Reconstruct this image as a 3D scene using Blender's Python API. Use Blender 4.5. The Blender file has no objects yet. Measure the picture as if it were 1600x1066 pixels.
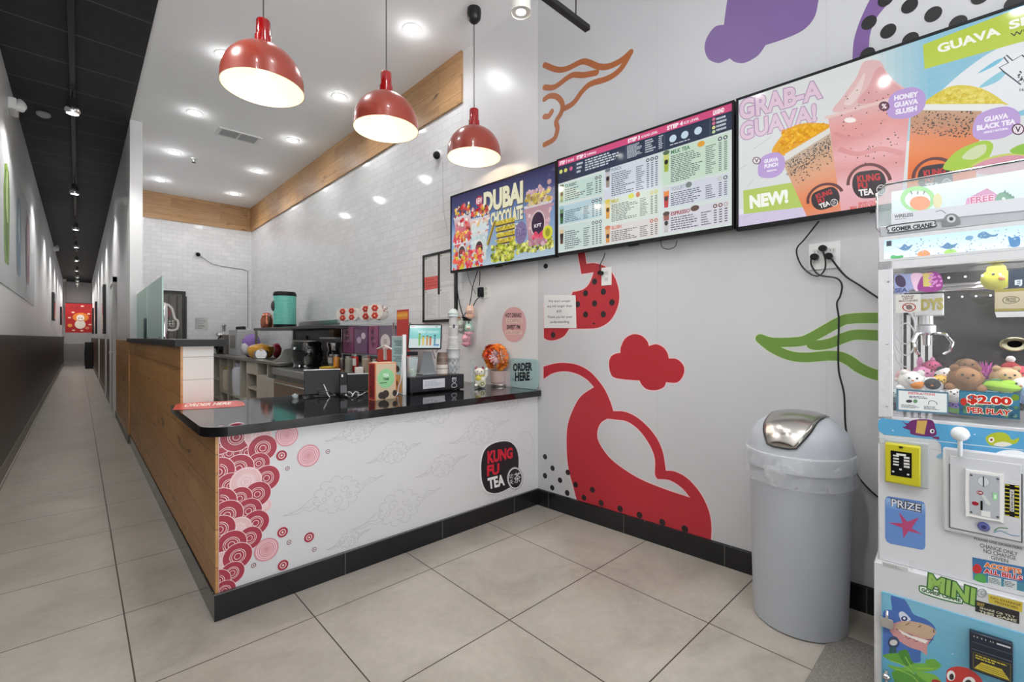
import bpy, bmesh, math, random
from mathutils import Vector, Matrix
from mathutils.geometry import tessellate_polygon
random.seed(7)
C = bpy.context.scene.collection
SC = bpy.context.scene
# ---------------------------------------------------------------- camera
F_PX, YAW, HOR, EYE = 716.0, math.radians(43.4), 527.0, 1.24
cd = bpy.data.cameras.new('camera'); cam = bpy.data.objects.new('camera', cd); C.objects.link(cam)
cam.location = (0, 0, EYE); cam.rotation_euler = (math.pi/2, 0, -YAW)
cd.sensor_width = 36.0; cd.lens = F_PX*36/1600; cd.shift_y = (HOR-533)/1600; cd.clip_start = .05; cd.clip_end = 100
SC.camera = cam
SC.view_settings.view_transform = 'Standard'; SC.view_settings.look = 'None'
SC.view_settings.gamma = 1.0; SC.view_settings.use_curve_mapping = False
SC.view_settings.exposure = 0.8
SC.cycles.use_denoising = True
SC.cycles.max_bounces = 10; SC.cycles.diffuse_bounces = 7; SC.cycles.transparent_max_bounces = 12
SC.cycles.caustics_reflective = False; SC.cycles.caustics_refractive = False
SC.cycles.sample_clamp_indirect = 6.0
# ---------------------------------------------------------------- daylight through the open shop front
w = bpy.data.worlds.new('daylight'); SC.world = w; w.use_nodes = True
bg = w.node_tree.nodes['Background']; bg.inputs[0].default_value = (.96, .98, 1, 1); bg.inputs[1].default_value = 1.0
# lower half of the world brightened to throw extra light onto the ceiling
_nt = w.node_tree; _tc = _nt.nodes.new('ShaderNodeTexCoord'); _sx = _nt.nodes.new('ShaderNodeSeparateXYZ'); _mr = _nt.nodes.new('ShaderNodeMapRange')
_mr.inputs[1].default_value = -.05; _mr.inputs[2].default_value = .05; _mr.inputs[3].default_value = 5.6; _mr.inputs[4].default_value = 1.2
_nt.links.new(_tc.outputs['Generated'], _sx.inputs[0]); _nt.links.new(_sx.outputs[2], _mr.inputs[0]); _nt.links.new(_mr.outputs[0], bg.inputs[1])
# ---------------------------------------------------------------- light levels of the lamps (watts)
W_DOWN, W_PEND, W_TRACK, W_CLAW = 17.5, 1.1, 7.0, .9
W_HALL = 42.0
W_FILL = .5

def spot(name, loc, power, size=150, blend=.6, radius=.05, color=(.985, .995, 1), aim=None, parent=None):
    l = bpy.data.lights.new(name, 'SPOT'); l.energy = power; l.spot_size = math.radians(size); l.spot_blend = blend
    l.shadow_soft_size = radius; l.color = color
    o = bpy.data.objects.new(name, l); C.objects.link(o); o.location = loc
    if aim is not None:
        o.rotation_euler = (Vector(aim)-Vector(loc)).to_track_quat('-Z', 'Y').to_euler()
    return o

# ---------------------------------------------------------------- colour and materials
def lin(c):
    if isinstance(c, str):
        c = tuple(int(c[i:i+2], 16) for i in (0, 2, 4))
    return tuple(((x/255)/12.92 if x/255 <= .04045 else ((x/255+.055)/1.055)**2.4) for x in c[:3])
MATS = {}
def mat(name, col, rough=.5, metal=0.0, coat=0.0, trans=0.0, ior=1.45, alpha=1.0, emit=None, estr=0.0, noise=0.0, nscale=8.0, spec=None):
    if name in MATS: return MATS[name]
    m = bpy.data.materials.new(name); m.use_nodes = True; nt = m.node_tree; b = nt.nodes['Principled BSDF']
    c = lin(col) + (1,)
    b.inputs['Base Color'].default_value = c; b.inputs['Roughness'].default_value = rough
    b.inputs['Metallic'].default_value = metal; b.inputs['Coat Weight'].default_value = coat
    b.inputs['Coat Roughness'].default_value = .08
    b.inputs['Transmission Weight'].default_value = trans; b.inputs['IOR'].default_value = ior; b.inputs['Alpha'].default_value = alpha
    if spec is not None: b.inputs['Specular IOR Level'].default_value = spec
    if emit:
        b.inputs['Emission Color'].default_value = lin(emit)+(1,); b.inputs['Emission Strength'].default_value = estr
        m.cycles.emission_sampling = 'NONE'
    tc = nt.nodes.new('ShaderNodeTexCoord'); n = nt.nodes.new('ShaderNodeTexNoise')
    n.inputs['Scale'].default_value = nscale; n.inputs['Detail'].default_value = 4
    nt.links.new(tc.outputs['Object'], n.inputs['Vector'])
    if noise > 0:
        mx = nt.nodes.new('ShaderNodeMix'); mx.data_type = 'RGBA'; mx.blend_type = 'MULTIPLY'; mx.inputs[0].default_value = 1.0
        r = nt.nodes.new('ShaderNodeMapRange'); r.inputs[1].default_value = .25; r.inputs[2].default_value = .75
        r.inputs[3].default_value = 1-noise; r.inputs[4].default_value = 1+noise*.4
        nt.links.new(n.outputs['Fac'], r.inputs[0]); mx.inputs[6].default_value = c
        nt.links.new(r.outputs[0], mx.inputs[7]); nt.links.new(mx.outputs[2], b.inputs['Base Color'])
    else:
        r = nt.nodes.new('ShaderNodeMapRange'); r.inputs[3].default_value = max(0, rough-.03); r.inputs[4].default_value = min(1, rough+.03)
        nt.links.new(n.outputs['Fac'], r.inputs[0]); nt.links.new(r.outputs[0], b.inputs['Roughness'])
    MATS[name] = m; return m
def attr_mat(name, rough=.5, metal=0.0, coat=0.0, emit=0.0, base=1.0, noise=0.0, nscale=20, alpha=1.0, sub=0.0):
    """colour comes from the mesh's own face colours (print, paint, pictures)"""
    if name in MATS: return MATS[name]
    m = bpy.data.materials.new(name); m.use_nodes = True; nt = m.node_tree; b = nt.nodes['Principled BSDF']
    a = nt.nodes.new('ShaderNodeAttribute'); a.attribute_name = 'col'
    b.inputs['Roughness'].default_value = rough; b.inputs['Metallic'].default_value = metal; b.inputs['Coat Weight'].default_value = coat
    b.inputs['Coat Roughness'].default_value = .06; b.inputs['Alpha'].default_value = alpha
    src = a.outputs['Color']
    if noise > 0:
        tc = nt.nodes.new('ShaderNodeTexCoord'); n = nt.nodes.new('ShaderNodeTexNoise'); n.inputs['Scale'].default_value = nscale
        nt.links.new(tc.outputs['Object'], n.inputs['Vector'])
        r = nt.nodes.new('ShaderNodeMapRange'); r.inputs[1].default_value = .3; r.inputs[2].default_value = .7
        r.inputs[3].default_value = 1-noise; r.inputs[4].default_value = 1.0
        mx = nt.nodes.new('ShaderNodeMix'); mx.data_type = 'RGBA'; mx.blend_type = 'MULTIPLY'; mx.inputs[0].default_value = 1
        nt.links.new(n.outputs['Fac'], r.inputs[0]); nt.links.new(src, mx.inputs[6]); nt.links.new(r.outputs[0], mx.inputs[7]); src = mx.outputs[2]
    if base > 0: nt.links.new(src, b.inputs['Base Color'])
    else: b.inputs['Base Color'].default_value = (.004, .004, .005, 1)
    if emit > 0:
        nt.links.new(src, b.inputs['Emission Color']); b.inputs['Emission Strength'].default_value = emit
        m.cycles.emission_sampling = 'NONE'
    MATS[name] = m; return m
# ---------------------------------------------------------------- planes and back-projection of measured points
FW = Vector((math.sin(YAW), math.cos(YAW), 0)); RT = Vector((math.cos(YAW), -math.sin(YAW), 0)); ZZ = Vector((0, 0, 1)); EYEV = Vector((0, 0, EYE))
def ray(u, v): return FW + RT*((u-800)/F_PX) - ZZ*((v-HOR)/F_PX)
def at_x(u, v, x): r = ray(u, v); return EYEV + r*(x/r.x)
def at_y(u, v, y): r = ray(u, v); return EYEV + r*(y/r.y)
def at_z(u, v, z): r = ray(u, v); return EYEV + r*((z-EYE)/r.z)
class Plane:
    """a real surface: origin, direction along it, up; N faces the room"""
    def __init__(s, o, du, dv=(0, 0, 1)):
        s.o = Vector(o); s.du = Vector(du).normalized(); s.dv = Vector(dv).normalized(); s.n = s.du.cross(s.dv).normalized()
        if s.n.dot(EYEV-s.o) < 0: s.n = -s.n
    def off(s, d): return Plane(s.o+s.n*d, s.du, s.dv)
    def px(s, u, v):
        r = ray(u, v); t = (s.o-EYEV).dot(s.n)/r.dot(s.n); p = EYEV+r*t-s.o
        return (p.dot(s.du), p.dot(s.dv))
    def w(s, a, b, d=0.0): return s.o+s.du*a+s.dv*b+s.n*d
# ---------------------------------------------------------------- objects
def ctag(o, label=None, cat=None, group=None, kind=None):
    if label: o['label'] = label
    if cat: o['category'] = cat
    if group: o['group'] = group
    if kind: o['kind'] = kind
    return o
def mw(o):
    m = o.matrix_basis.copy()
    return (mw(o.parent) @ m) if o.parent else m
def thing(name, label, cat, loc=(0, 0, 0), rot=0.0, group=None):
    o = bpy.data.objects.new(name, None); C.objects.link(o); o.location = loc; o.rotation_euler = (0, 0, rot)
    o.empty_display_size = .05
    return ctag(o, label, cat, group)
def copy_tree(o, parent=None):
    c = o.copy(); C.objects.link(c); c.parent = parent
    for ch in list(o.children): copy_tree(ch, c)
    return c
class MB:
    """collects shapes and links them as ONE mesh object"""
    def __init__(s): s.v = []; s.f = []; s.c = []; s.sm = []
    def face(s, idx, col=(1, 1, 1), smooth=False): s.f.append(tuple(idx)); s.c.append(col); s.sm.append(smooth)
    def quad(s, pts, col=(255, 255, 255)):
        b = len(s.v); s.v += [Vector(p) for p in pts]; s.face(range(b, b+len(pts)), lin(col)); return s
    def box(s, x0, x1, y0, y1, z0, z1, col=(255, 255, 255), M=None):
        b = len(s.v)
        for z in (z0, z1):
            for x, y in ((x0, y0), (x1, y0), (x1, y1), (x0, y1)):
                p = Vector((x, y, z)); s.v.append(M @ p if M else p)
        c = lin(col)
        for q in ((3, 2, 1, 0), (4, 5, 6, 7), (0, 1, 5, 4), (1, 2, 6, 5), (2, 3, 7, 6), (3, 0, 4, 7)): s.face([b+i for i in q], c)
        return s
    def lathe(s, prof, c=(0, 0, 0), seg=32, col=(255, 255, 255), M=None, cols=None, sx=1.0, sy=1.0, smooth=True, jag=None):
        b = len(s.v); c = Vector(c); n = len(prof)
        for k, (r, z) in enumerate(prof):
            for i in range(seg):
                a = 2*math.pi*i/seg; rr = r*(jag(a, k) if jag else 1)
                p = Vector((rr*math.cos(a)*sx, rr*math.sin(a)*sy, z)); p = (M @ p) if M else p
                s.v.append(p+c)
        for k in range(n-1):
            cc = lin(cols[k]) if cols else lin(col)
            for i in range(seg):
                j = (i+1) % seg
                s.face((b+k*seg+i, b+k*seg+j, b+(k+1)*seg+j, b+(k+1)*seg+i), cc, smooth)
        if prof[0][0] > 1e-5: s.face([b+i for i in range(seg)][::-1], lin(cols[0]) if cols else lin(col))
        if prof[-1][0] > 1e-5: s.face([b+(n-1)*seg+i for i in range(seg)], lin(cols[-1]) if cols else lin(col))
        return s
    def ball(s, c, r, col=(255, 255, 255), seg=16, rings=10, M=None, jit=0):
        if not isinstance(r, (tuple, list)): r = (r, r, r)
        b = len(s.v); c = Vector(c)
        def put(p):
            p = Vector((p[0]*r[0], p[1]*r[1], p[2]*r[2]))
            if jit: p *= 1+random.uniform(-jit, jit)
            s.v.append((M @ p if M else p)+c)
        put((0, 0, -1))
        for k in range(1, rings):
            t = -math.pi/2+math.pi*k/rings
            for i in range(seg):
                a = 2*math.pi*i/seg; put((math.cos(t)*math.cos(a), math.cos(t)*math.sin(a), math.sin(t)))
        put((0, 0, 1)); e = len(s.v)-1; cc = lin(col)
        for i in range(seg):
            j = (i+1) % seg
            s.face((b, b+1+j, b+1+i), cc, True); s.face((e, b+1+(rings-2)*seg+i, b+1+(rings-2)*seg+j), cc, True)
            for k in range(rings-2):
                q = b+1+k*seg; s.face((q+i, q+j, q+seg+j, q+seg+i), cc, True)
        return s
    def tube(s, pts, r, seg=8, col=(255, 255, 255), closed=False, taper=None):
        pts = [Vector(p) for p in pts]; b = len(s.v); n = len(pts); cc = lin(col); up = None
        for k, p in enumerate(pts):
            if closed: t = pts[(k+1) % n]-pts[k-1]
            else: t = pts[min(k+1, n-1)]-pts[max(k-1, 0)]
            t = t.normalized() if t.length > 1e-9 else Vector((0, 0, 1))
            if up is None: up = t.orthogonal().normalized()
            up = (up-t*up.dot(t)); up = up.normalized() if up.length > 1e-6 else t.orthogonal().normalized()
            sd = t.cross(up); rr = r*(taper(k/(n-1)) if taper else 1)
            for i in range(seg):
                a = 2*math.pi*i/seg; s.v.append(p+(up*math.cos(a)+sd*math.sin(a))*rr)
        for k in range(n if closed else n-1):
            for i in range(seg):
                j = (i+1) % seg; q = b+k*seg; w_ = b+((k+1) % n)*seg
                s.face((q+i, q+j, w_+j, w_+i), cc, True)
        if not closed:
            s.face([b+i for i in range(seg)][::-1], cc); s.face([b+(n-1)*seg+i for i in range(seg)], cc)
        return s
    def prism(s, pl, poly, d0, d1, col=(255, 255, 255), side=None, smooth=False):
        """outline (a,b) on plane pl, from offset d0 to d1 along its normal"""
        b = len(s.v); n = len(poly)
        for d in (d0, d1):
            for a, bb in poly: s.v.append(pl.w(a, bb, d))
        tr = tessellate_polygon([[Vector((a, bb, 0)) for a, bb in poly]])
        c = lin(col); cs = lin(side) if side else c
        for t in tr: s.face([b+i for i in t], c); s.face([b+n+i for i in t][::-1], c)
        for i in range(n):
            j = (i+1) % n; s.face((b+i, b+j, b+n+j, b+n+i), cs, smooth)
        return s
    def build(s, name, m, parent=None, local=False, bevel=0.0, seg=2, sharp=38, origin=None, kind=None, recalc=True):
        me = bpy.data.meshes.new(name)
        if parent is not None: T = mw(parent).inverted() if not local else Matrix.Identity(4); org = None
        else:
            if origin is None:
                xs = [p.x for p in s.v]; ys = [p.y for p in s.v]; zs = [p.z for p in s.v]
                origin = ((min(xs)+max(xs))/2, (min(ys)+max(ys))/2, min(zs))
            T = Matrix.Translation(-Vector(origin))
        me.from_pydata([T @ p for p in s.v], [], s.f)
        bm = bmesh.new(); bm.from_mesh(me)
        if recalc: bmesh.ops.recalc_face_normals(bm, faces=bm.faces)
        bm.to_mesh(me); bm.free()
        ca = me.color_attributes.new('col', 'FLOAT_COLOR', 'CORNER'); uv = me.uv_layers.new(name='UVMap')
        for p in me.polygons:
            c = s.c[p.index]; p.use_smooth = s.sm[p.index] or bevel > 0
            n = p.normal; ax = max(range(3), key=lambda i: abs(n[i]))
            for li in p.loop_indices:
                ca.data[li].color = (c[0], c[1], c[2], 1)
                q = s.v[me.loops[li].vertex_index]
                uv.data[li].uv = (q.y, q.z) if ax == 0 else ((q.x, q.z) if ax == 1 else (q.x, q.y))
        me.set_sharp_from_angle(angle=math.radians(sharp))
        me.materials.append(m); o = bpy.data.objects.new(name, me); C.objects.link(o)
        if parent is not None: o.parent = parent
        else: o.location = origin
        if bevel > 0:
            bv = o.modifiers.new('bevel', 'BEVEL'); bv.width = bevel; bv.segments = seg; bv.limit_method = 'ANGLE'; bv.angle_limit = math.radians(40)
            bv.harden_normals = False
        if kind: o['kind'] = kind
        return o
def struct(name, mb, m, **k): return mb.build(name, m, kind='structure', **k)
# ---------------------------------------------------------------- curves
def spline(pts, closed=True, n=6):
    """Catmull-Rom through the points; a third value marks a corner"""
    P = [(p[0], p[1], len(p) > 2 and p[2]) for p in pts]; N = len(P); out = []
    segs = N if closed else N-1
    for i in range(segs):
        p1, p2 = P[i], P[(i+1) % N]
        p0 = P[i-1] if (i > 0 or closed) else p1; p3 = P[(i+2) % N] if (i+2 < N or closed) else p2
        if p1[2]: p0 = p1
        if p2[2]: p3 = p2
        for k in range(n):
            t = k/n; t2 = t*t; t3 = t2*t
            out.append(tuple(.5*((2*p1[j])+(-p0[j]+p2[j])*t+(2*p0[j]-5*p1[j]+4*p2[j]-p3[j])*t2+(-p0[j]+3*p1[j]-3*p2[j]+p3[j])*t3) for j in (0, 1)))
    if not closed: out.append((P[-1][0], P[-1][1]))
    return out
def wspline(pts, n=6):
    return [Vector((a[0], a[1], b[1])) for a, b in zip(spline([(p[0], p[1]) for p in pts], False, n), spline([(p[0], p[2]) for p in pts], False, n))]
TXT = {}; TXB = {}
def text_mesh(s, bold=0.0, shear=0.0):
    k = (s, bold, shear)
    if k in TXT: return TXT[k]
    cu = bpy.data.curves.new('lettering', 'FONT'); cu.body = s; cu.size = 1; cu.offset = bold; cu.resolution_u = 3; cu.fill_mode = 'BOTH'; cu.shear = shear
    cu.dimensions = '2D'
    o = bpy.data.objects.new('lettering', cu); C.objects.link(o)
    dg = bpy.context.evaluated_depsgraph_get(); me = bpy.data.meshes.new_from_object(o.evaluated_get(dg))
    vs = [(v.co.x, v.co.y) for v in me.vertices]; fs = [tuple(p.vertices) for p in me.polygons]
    bpy.data.objects.remove(o); bpy.data.curves.remove(cu); bpy.data.meshes.remove(me)
    if vs and bold > .03:   # heavier strokes grow outwards from the same letter boxes
        text_mesh(s, .03, shear); x0, x1, y0, y1 = TXB[(s, shear)]
        asp = (x1-x0)/max(y1-y0, 1e-6); vs = [((x-x0)/(x1-x0), (y-y0)/(y1-y0)) for x, y in vs]
    elif vs:
        x0 = min(v[0] for v in vs); x1 = max(v[0] for v in vs); y0 = min(v[1] for v in vs); y1 = max(v[1] for v in vs)
        asp = (x1-x0)/max(y1-y0, 1e-6)
        if bold == .03: TXB[(s, shear)] = (x0, x1, y0, y1)
        vs = [((x-x0)/max(x1-x0, 1e-6), (y-y0)/max(y1-y0, 1e-6)) for x, y in vs]
    else: asp = 1
    TXT[k] = (vs, fs, asp); return TXT[k]
class Art:
    """print laid flat on a plane, one colour per face, each later piece a fraction of a millimetre above the one before"""
    def __init__(s, pl, d0=.0006, step=.00005, tr=None):
        s.pl = pl; s.mb = MB(); s.d = d0; s.step = step; s.tr = tr
    def ab(s, p, px=True):
        if s.tr: p = s.tr(p)
        return s.pl.px(p[0], p[1]) if px else (p[0], p[1])
    def raw(s, loops, col, grad=None):
        s.d += s.step; b = len(s.mb.v); flat = [p for L in loops for p in L]
        for a, bb in flat: s.mb.v.append(s.pl.w(a, bb, s.d))
        tr = tessellate_polygon([[Vector((a, bb, 0)) for a, bb in L] for L in loops])
        c = lin(col)
        for t in tr:
            cc = c
            if grad:
                m = sum(flat[i][1] for i in t)/3; cc = grad(m)
            s.mb.face([b+i for i in t], cc)
        return s
    def poly(s, pts, col, smooth=False, px=True, holes=(), n=6):
        L = [[s.ab(p, px) for p in (spline(q, True, n) if smooth else q)] for q in (pts,)+tuple(holes)]
        return s.raw(L, col)
    def ell(s, c, rx, ry=None, col=(0, 0, 0), px=True, ring=None, n=28, rot=0.0, upx=None):
        """centre measured, radii in metres; ring = inner share"""
        if ry is None: ry = rx
        ca, cb = s.ab(c, px); cr, sr = math.cos(rot), math.sin(rot)
        def lp(k): return [(ca+k*(rx*math.cos(t)*cr-ry*math.sin(t)*sr), cb+k*(rx*math.cos(t)*sr+ry*math.sin(t)*cr)) for t in [2*math.pi*i/n for i in range(n)]]
        return s.raw([lp(1)]+([lp(ring)] if ring else []), col)
    def ellp(s, c, rx, ry, col, n=28, ring=None, rot=0.0):
        """radii measured in picture units"""
        cr, sr = math.cos(rot), math.sin(rot)
        def lp(k): return [s.ab((c[0]+k*(rx*math.cos(t)*cr-ry*math.sin(t)*sr), c[1]+k*(rx*math.cos(t)*sr+ry*math.sin(t)*cr))) for t in [2*math.pi*i/n for i in range(n)]]
        return s.raw([lp(1)]+([lp(ring)] if ring else []), col)
    def stroke(s, pts, wd, col, smooth=True, closed=False, px=True, n=5, taper=None, caps=True):
        q = spline(pts, closed, n) if smooth else [(p[0], p[1]) for p in pts]
        q = [s.ab(p, px) for p in q]; q = [p for i, p in enumerate(q) if i == 0 or abs(p[0]-q[i-1][0])+abs(p[1]-q[i-1][1]) > 1e-7]
        N = len(q); Lf, Rf = [], []
        if N < 2: return s
        for i, p in enumerate(q):
            a = q[(i+1) % N] if closed else q[min(i+1, N-1)]; b = q[i-1] if closed else q[max(i-1, 0)]
            dx, dy = a[0]-b[0], a[1]-b[1]; l = math.hypot(dx, dy) or 1; h = wd/2*(taper(i/(N-1)) if taper else 1)
            Lf.append((p[0]-dy/l*h, p[1]+dx/l*h)); Rf.append((p[0]+dy/l*h, p[1]-dx/l*h))
        s.d += s.step; b0 = len(s.mb.v); c = lin(col)
        for l_, r_ in zip(Lf, Rf): s.mb.v.append(s.pl.w(l_[0], l_[1], s.d)); s.mb.v.append(s.pl.w(r_[0], r_[1], s.d))
        for i in range(N if closed else N-1):
            j = (i+1) % N; s.mb.face((b0+2*i, b0+2*i+1, b0+2*j+1, b0+2*j), c)
        if caps and not closed and wd > .004:
            for p, k in ((q[0], 0), (q[-1], 1)):
                h = wd/2*(taper(k) if taper else 1)
                s.raw([[(p[0]+h*math.cos(t*math.pi/5), p[1]+h*math.sin(t*math.pi/5)) for t in range(10)]], col); s.d -= s.step
        return s
    def text(s, st, quad, col, bold=.02, px=True, shear=0.0, arc=0.0):
        """quad: top-left, top-right, bottom-right, bottom-left"""
        vs, fs, asp = text_mesh(st, bold, shear)
        Q = [s.ab(p, px) for p in quad]
        s.d += s.step; b = len(s.mb.v)
        for x, y in vs:
            y2 = y+arc*(1-(2*x-1)**2)
            t = [(1-x)*Q[0][i]+x*Q[1][i] for i in (0, 1)]; bo = [(1-x)*Q[3][i]+x*Q[2][i] for i in (0, 1)]
            s.mb.v.append(s.pl.w(*[bo[i]+(t[i]-bo[i])*y2 for i in (0, 1)], s.d))
        c = lin(col)
        for f_ in fs: s.mb.face([b+i for i in f_], c)
        return s
    def bars(s, a0, a1, b0, b1, rows, col, px=False, fillr=.55, words=True, q=None):
        """unreadably small print: rows of word-long dashes; q = quad measured in the picture"""
        if q:
            Q = [s.ab(p) for p in q]
        else: Q = [(a0, b1), (a1, b1), (a1, b0), (a0, b0)]
        def at(x, y): return tuple((1-y)*((1-x)*Q[0][i]+x*Q[1][i])+y*((1-x)*Q[3][i]+x*Q[2][i]) for i in (0, 1))
        s.d += s.step; c = lin(col)
        for r in range(rows):
            y0 = (r+.5-fillr/2)/rows; y1 = (r+.5+fillr/2)/rows; x = 0.0; end = random.uniform(.55, 1.0) if words else 1
            while x < end:
                l = min(random.uniform(.05, .16), end-x) if words else 1
                b = len(s.mb.v)
                for p in ((x, y0), (x+l, y0), (x+l, y1), (x, y1)): s.mb.v.append(s.pl.w(*at(*p), s.d))
                s.mb.face((b, b+1, b+2, b+3), c); x += l+.025
        return s
    def clip(s, a0, a1, b0, b1):
        """cut the print off at a rectangle"""
        v2, f2, c2, s2 = [], [], [], []
        for f_, c_, sm in zip(s.mb.f, s.mb.c, s.mb.sm):
            q = [((s.mb.v[i]-s.pl.o).dot(s.pl.du), (s.mb.v[i]-s.pl.o).dot(s.pl.dv), (s.mb.v[i]-s.pl.o).dot(s.pl.n)) for i in f_]
            for ax, lim, sg in ((0, a0, 1), (0, a1, -1), (1, b0, 1), (1, b1, -1)):
                o = []
                for i in range(len(q)):
                    p, r = q[i-1], q[i]; dp, dr = sg*(p[ax]-lim), sg*(r[ax]-lim)
                    if (dp < 0) != (dr < 0):
                        t = dp/(dp-dr); o.append(tuple(p[j]+(r[j]-p[j])*t for j in range(3)))
                    if dr >= 0: o.append(r)
                q = o
                if not q: break
            if len(q) > 2:
                b = len(v2); v2 += [s.pl.w(*p) for p in q]; f2.append(tuple(range(b, b+len(q)))); c2.append(c_); s2.append(sm)
        s.mb.v, s.mb.f, s.mb.c, s.mb.sm = v2, f2, c2, s2; return s
    def build(s, name, m, parent=None, **k):
        # every face looks at the room
        for i, f_ in enumerate(s.mb.f):
            p = [s.mb.v[j] for j in f_[:3]]
            if (p[1]-p[0]).cross(p[2]-p[0]).dot(s.pl.n) < 0: s.mb.f[i] = tuple(reversed(f_))
        return s.mb.build(name, m, parent, recalc=False, **k)
def fit_plane_rect(pl, pts): # bounding rectangle of measured points on a plane
    q = [pl.px(*p) for p in pts]; return min(a for a, b in q), max(a for a, b in q), min(b for a, b in q), max(b for a, b in q)
# ================================================================ surfaces of the shop
def nodes(name):
    m = bpy.data.materials.new(name); m.use_nodes = True; nt = m.node_tree
    return m, nt, nt.nodes['Principled BSDF'], nt.nodes.new, nt.links.new
def ramp(nt, fac, stops):
    r = nt.nodes.new('ShaderNodeValToRGB'); e = r.color_ramp.elements
    while len(e) < len(stops): e.new(.5)
    for el, (p, c) in zip(e, stops): el.position = p; el.color = lin(c)+(1,)
    nt.links.new(fac, r.inputs[0]); return r.outputs[0]
def bump(nt, b, h, st=.2, dist=.002):
    n = nt.nodes.new('ShaderNodeBump'); n.inputs['Strength'].default_value = st; n.inputs['Distance'].default_value = dist
    nt.links.new(h, n.inputs['Height']); nt.links.new(n.outputs[0], b.inputs['Normal'])
def brick(nt, bw, rh, mortar, off=.5, loc=(0, 0, 0), uvrot=0.0, smooth=.1):
    u = nt.nodes.new('ShaderNodeUVMap'); mp = nt.nodes.new('ShaderNodeMapping'); mp.inputs['Location'].default_value = loc
    mp.inputs['Rotation'].default_value = (0, 0, uvrot)
    nt.links.new(u.outputs[0], mp.inputs[0]); t = nt.nodes.new('ShaderNodeTexBrick'); t.offset = off; t.squash = 1
    t.inputs['Scale'].default_value = 1; t.inputs['Mortar Size'].default_value = mortar; t.inputs['Brick Width'].default_value = bw
    t.inputs['Row Height'].default_value = rh; t.inputs['Mortar Smooth'].default_value = smooth; t.inputs['Bias'].default_value = 0
    nt.links.new(mp.outputs[0], t.inputs['Vector']); return t, mp
def mixc(nt, fac, a, b_, mode='MIX'):
    x = nt.nodes.new('ShaderNodeMix'); x.data_type = 'RGBA'; x.blend_type = mode
    for s_, v in ((0, fac), (6, a), (7, b_)):
        if hasattr(v, 'node'): nt.links.new(v, x.inputs[s_])
        elif s_ == 0: x.inputs[0].default_value = v
        else: x.inputs[s_].default_value = lin(v)+(1,)
    return x.outputs[2]
def noise(nt, vec, scale, detail=4, rough=.55, dist=0):
    n = nt.nodes.new('ShaderNodeTexNoise'); n.inputs['Scale'].default_value = scale; n.inputs['Detail'].default_value = detail
    n.inputs['Roughness'].default_value = rough; n.inputs['Distortion'].default_value = dist
    if vec: nt.links.new(vec, n.inputs['Vector'])
    return n.outputs['Fac']
def scaled(nt, vec, s):
    m = nt.nodes.new('ShaderNodeMapping'); m.inputs['Scale'].default_value = s; nt.links.new(vec, m.inputs[0]); return m.outputs[0]

def floor_mat():
    m, nt, b, N, L = nodes('floor_tile')
    t, mp = brick(nt, .612, .610, .0028, 0, loc=(-.148+.612, -2.077+.61*4, 0))
    t.inputs['Color1'].default_value = (.35, .35, .35, 1); t.inputs['Color2'].default_value = (.65, .65, .65, 1)
    n1 = noise(nt, mp.outputs[0], 2.3, 6, .62, .6); n2 = noise(nt, mp.outputs[0], 26, 5, .7)
    c = ramp(nt, n1, [(.28, (142, 136, 127)), (.5, (162, 156, 146)), (.74, (178, 172, 163))])
    c = mixc(nt, .13, c, ramp(nt, n2, [(.3, (140, 134, 125)), (.7, (205, 200, 190))]))
    c = mixc(nt, .12, c, t.outputs['Color'], 'OVERLAY')
    c = mixc(nt, t.outputs['Fac'], c, (62, 54, 44)); L(c, b.inputs['Base Color'])
    L(ramp(nt, n2, [(0, (100, 100, 100)), (1, (150, 150, 150))]), b.inputs['Roughness'])
    r = N('ShaderNodeMapRange'); r.inputs[3].default_value = .26; r.inputs[4].default_value = .42; L(n1, r.inputs[0]); L(r.outputs[0], b.inputs['Roughness'])
    inv = N('ShaderNodeMath'); inv.operation = 'SUBTRACT'; inv.inputs[0].default_value = 1; L(t.outputs['Fac'], inv.inputs[1]); bump(nt, b, inv.outputs[0], .4, .002)
    return m
def subway_mat():
    m, nt, b, N, L = nodes('subway_tile')
    t, mp = brick(nt, .152, .076, .0022, .5, loc=(0, .02, 0), smooth=.3)
    t.inputs['Color1'].default_value = lin((226, 226, 227))+(1,); t.inputs['Color2'].default_value = lin((234, 234, 235))+(1,)
    t.inputs['Mortar'].default_value = lin((206, 206, 207))+(1,)
    L(t.outputs['Color'], b.inputs['Base Color']); b.inputs['Roughness'].default_value = .09
    inv = N('ShaderNodeMath'); inv.operation = 'SUBTRACT'; inv.inputs[0].default_value = 1; L(t.outputs['Fac'], inv.inputs[1])
    nn = noise(nt, mp.outputs[0], 5, 2); ad = N('ShaderNodeMath'); ad.operation = 'MULTIPLY_ADD'; ad.inputs[1].default_value = .5
    L(nn, ad.inputs[0]); L(inv.outputs[0], ad.inputs[2]); bump(nt, b, ad.outputs[0], .35, .003)
    return m
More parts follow.
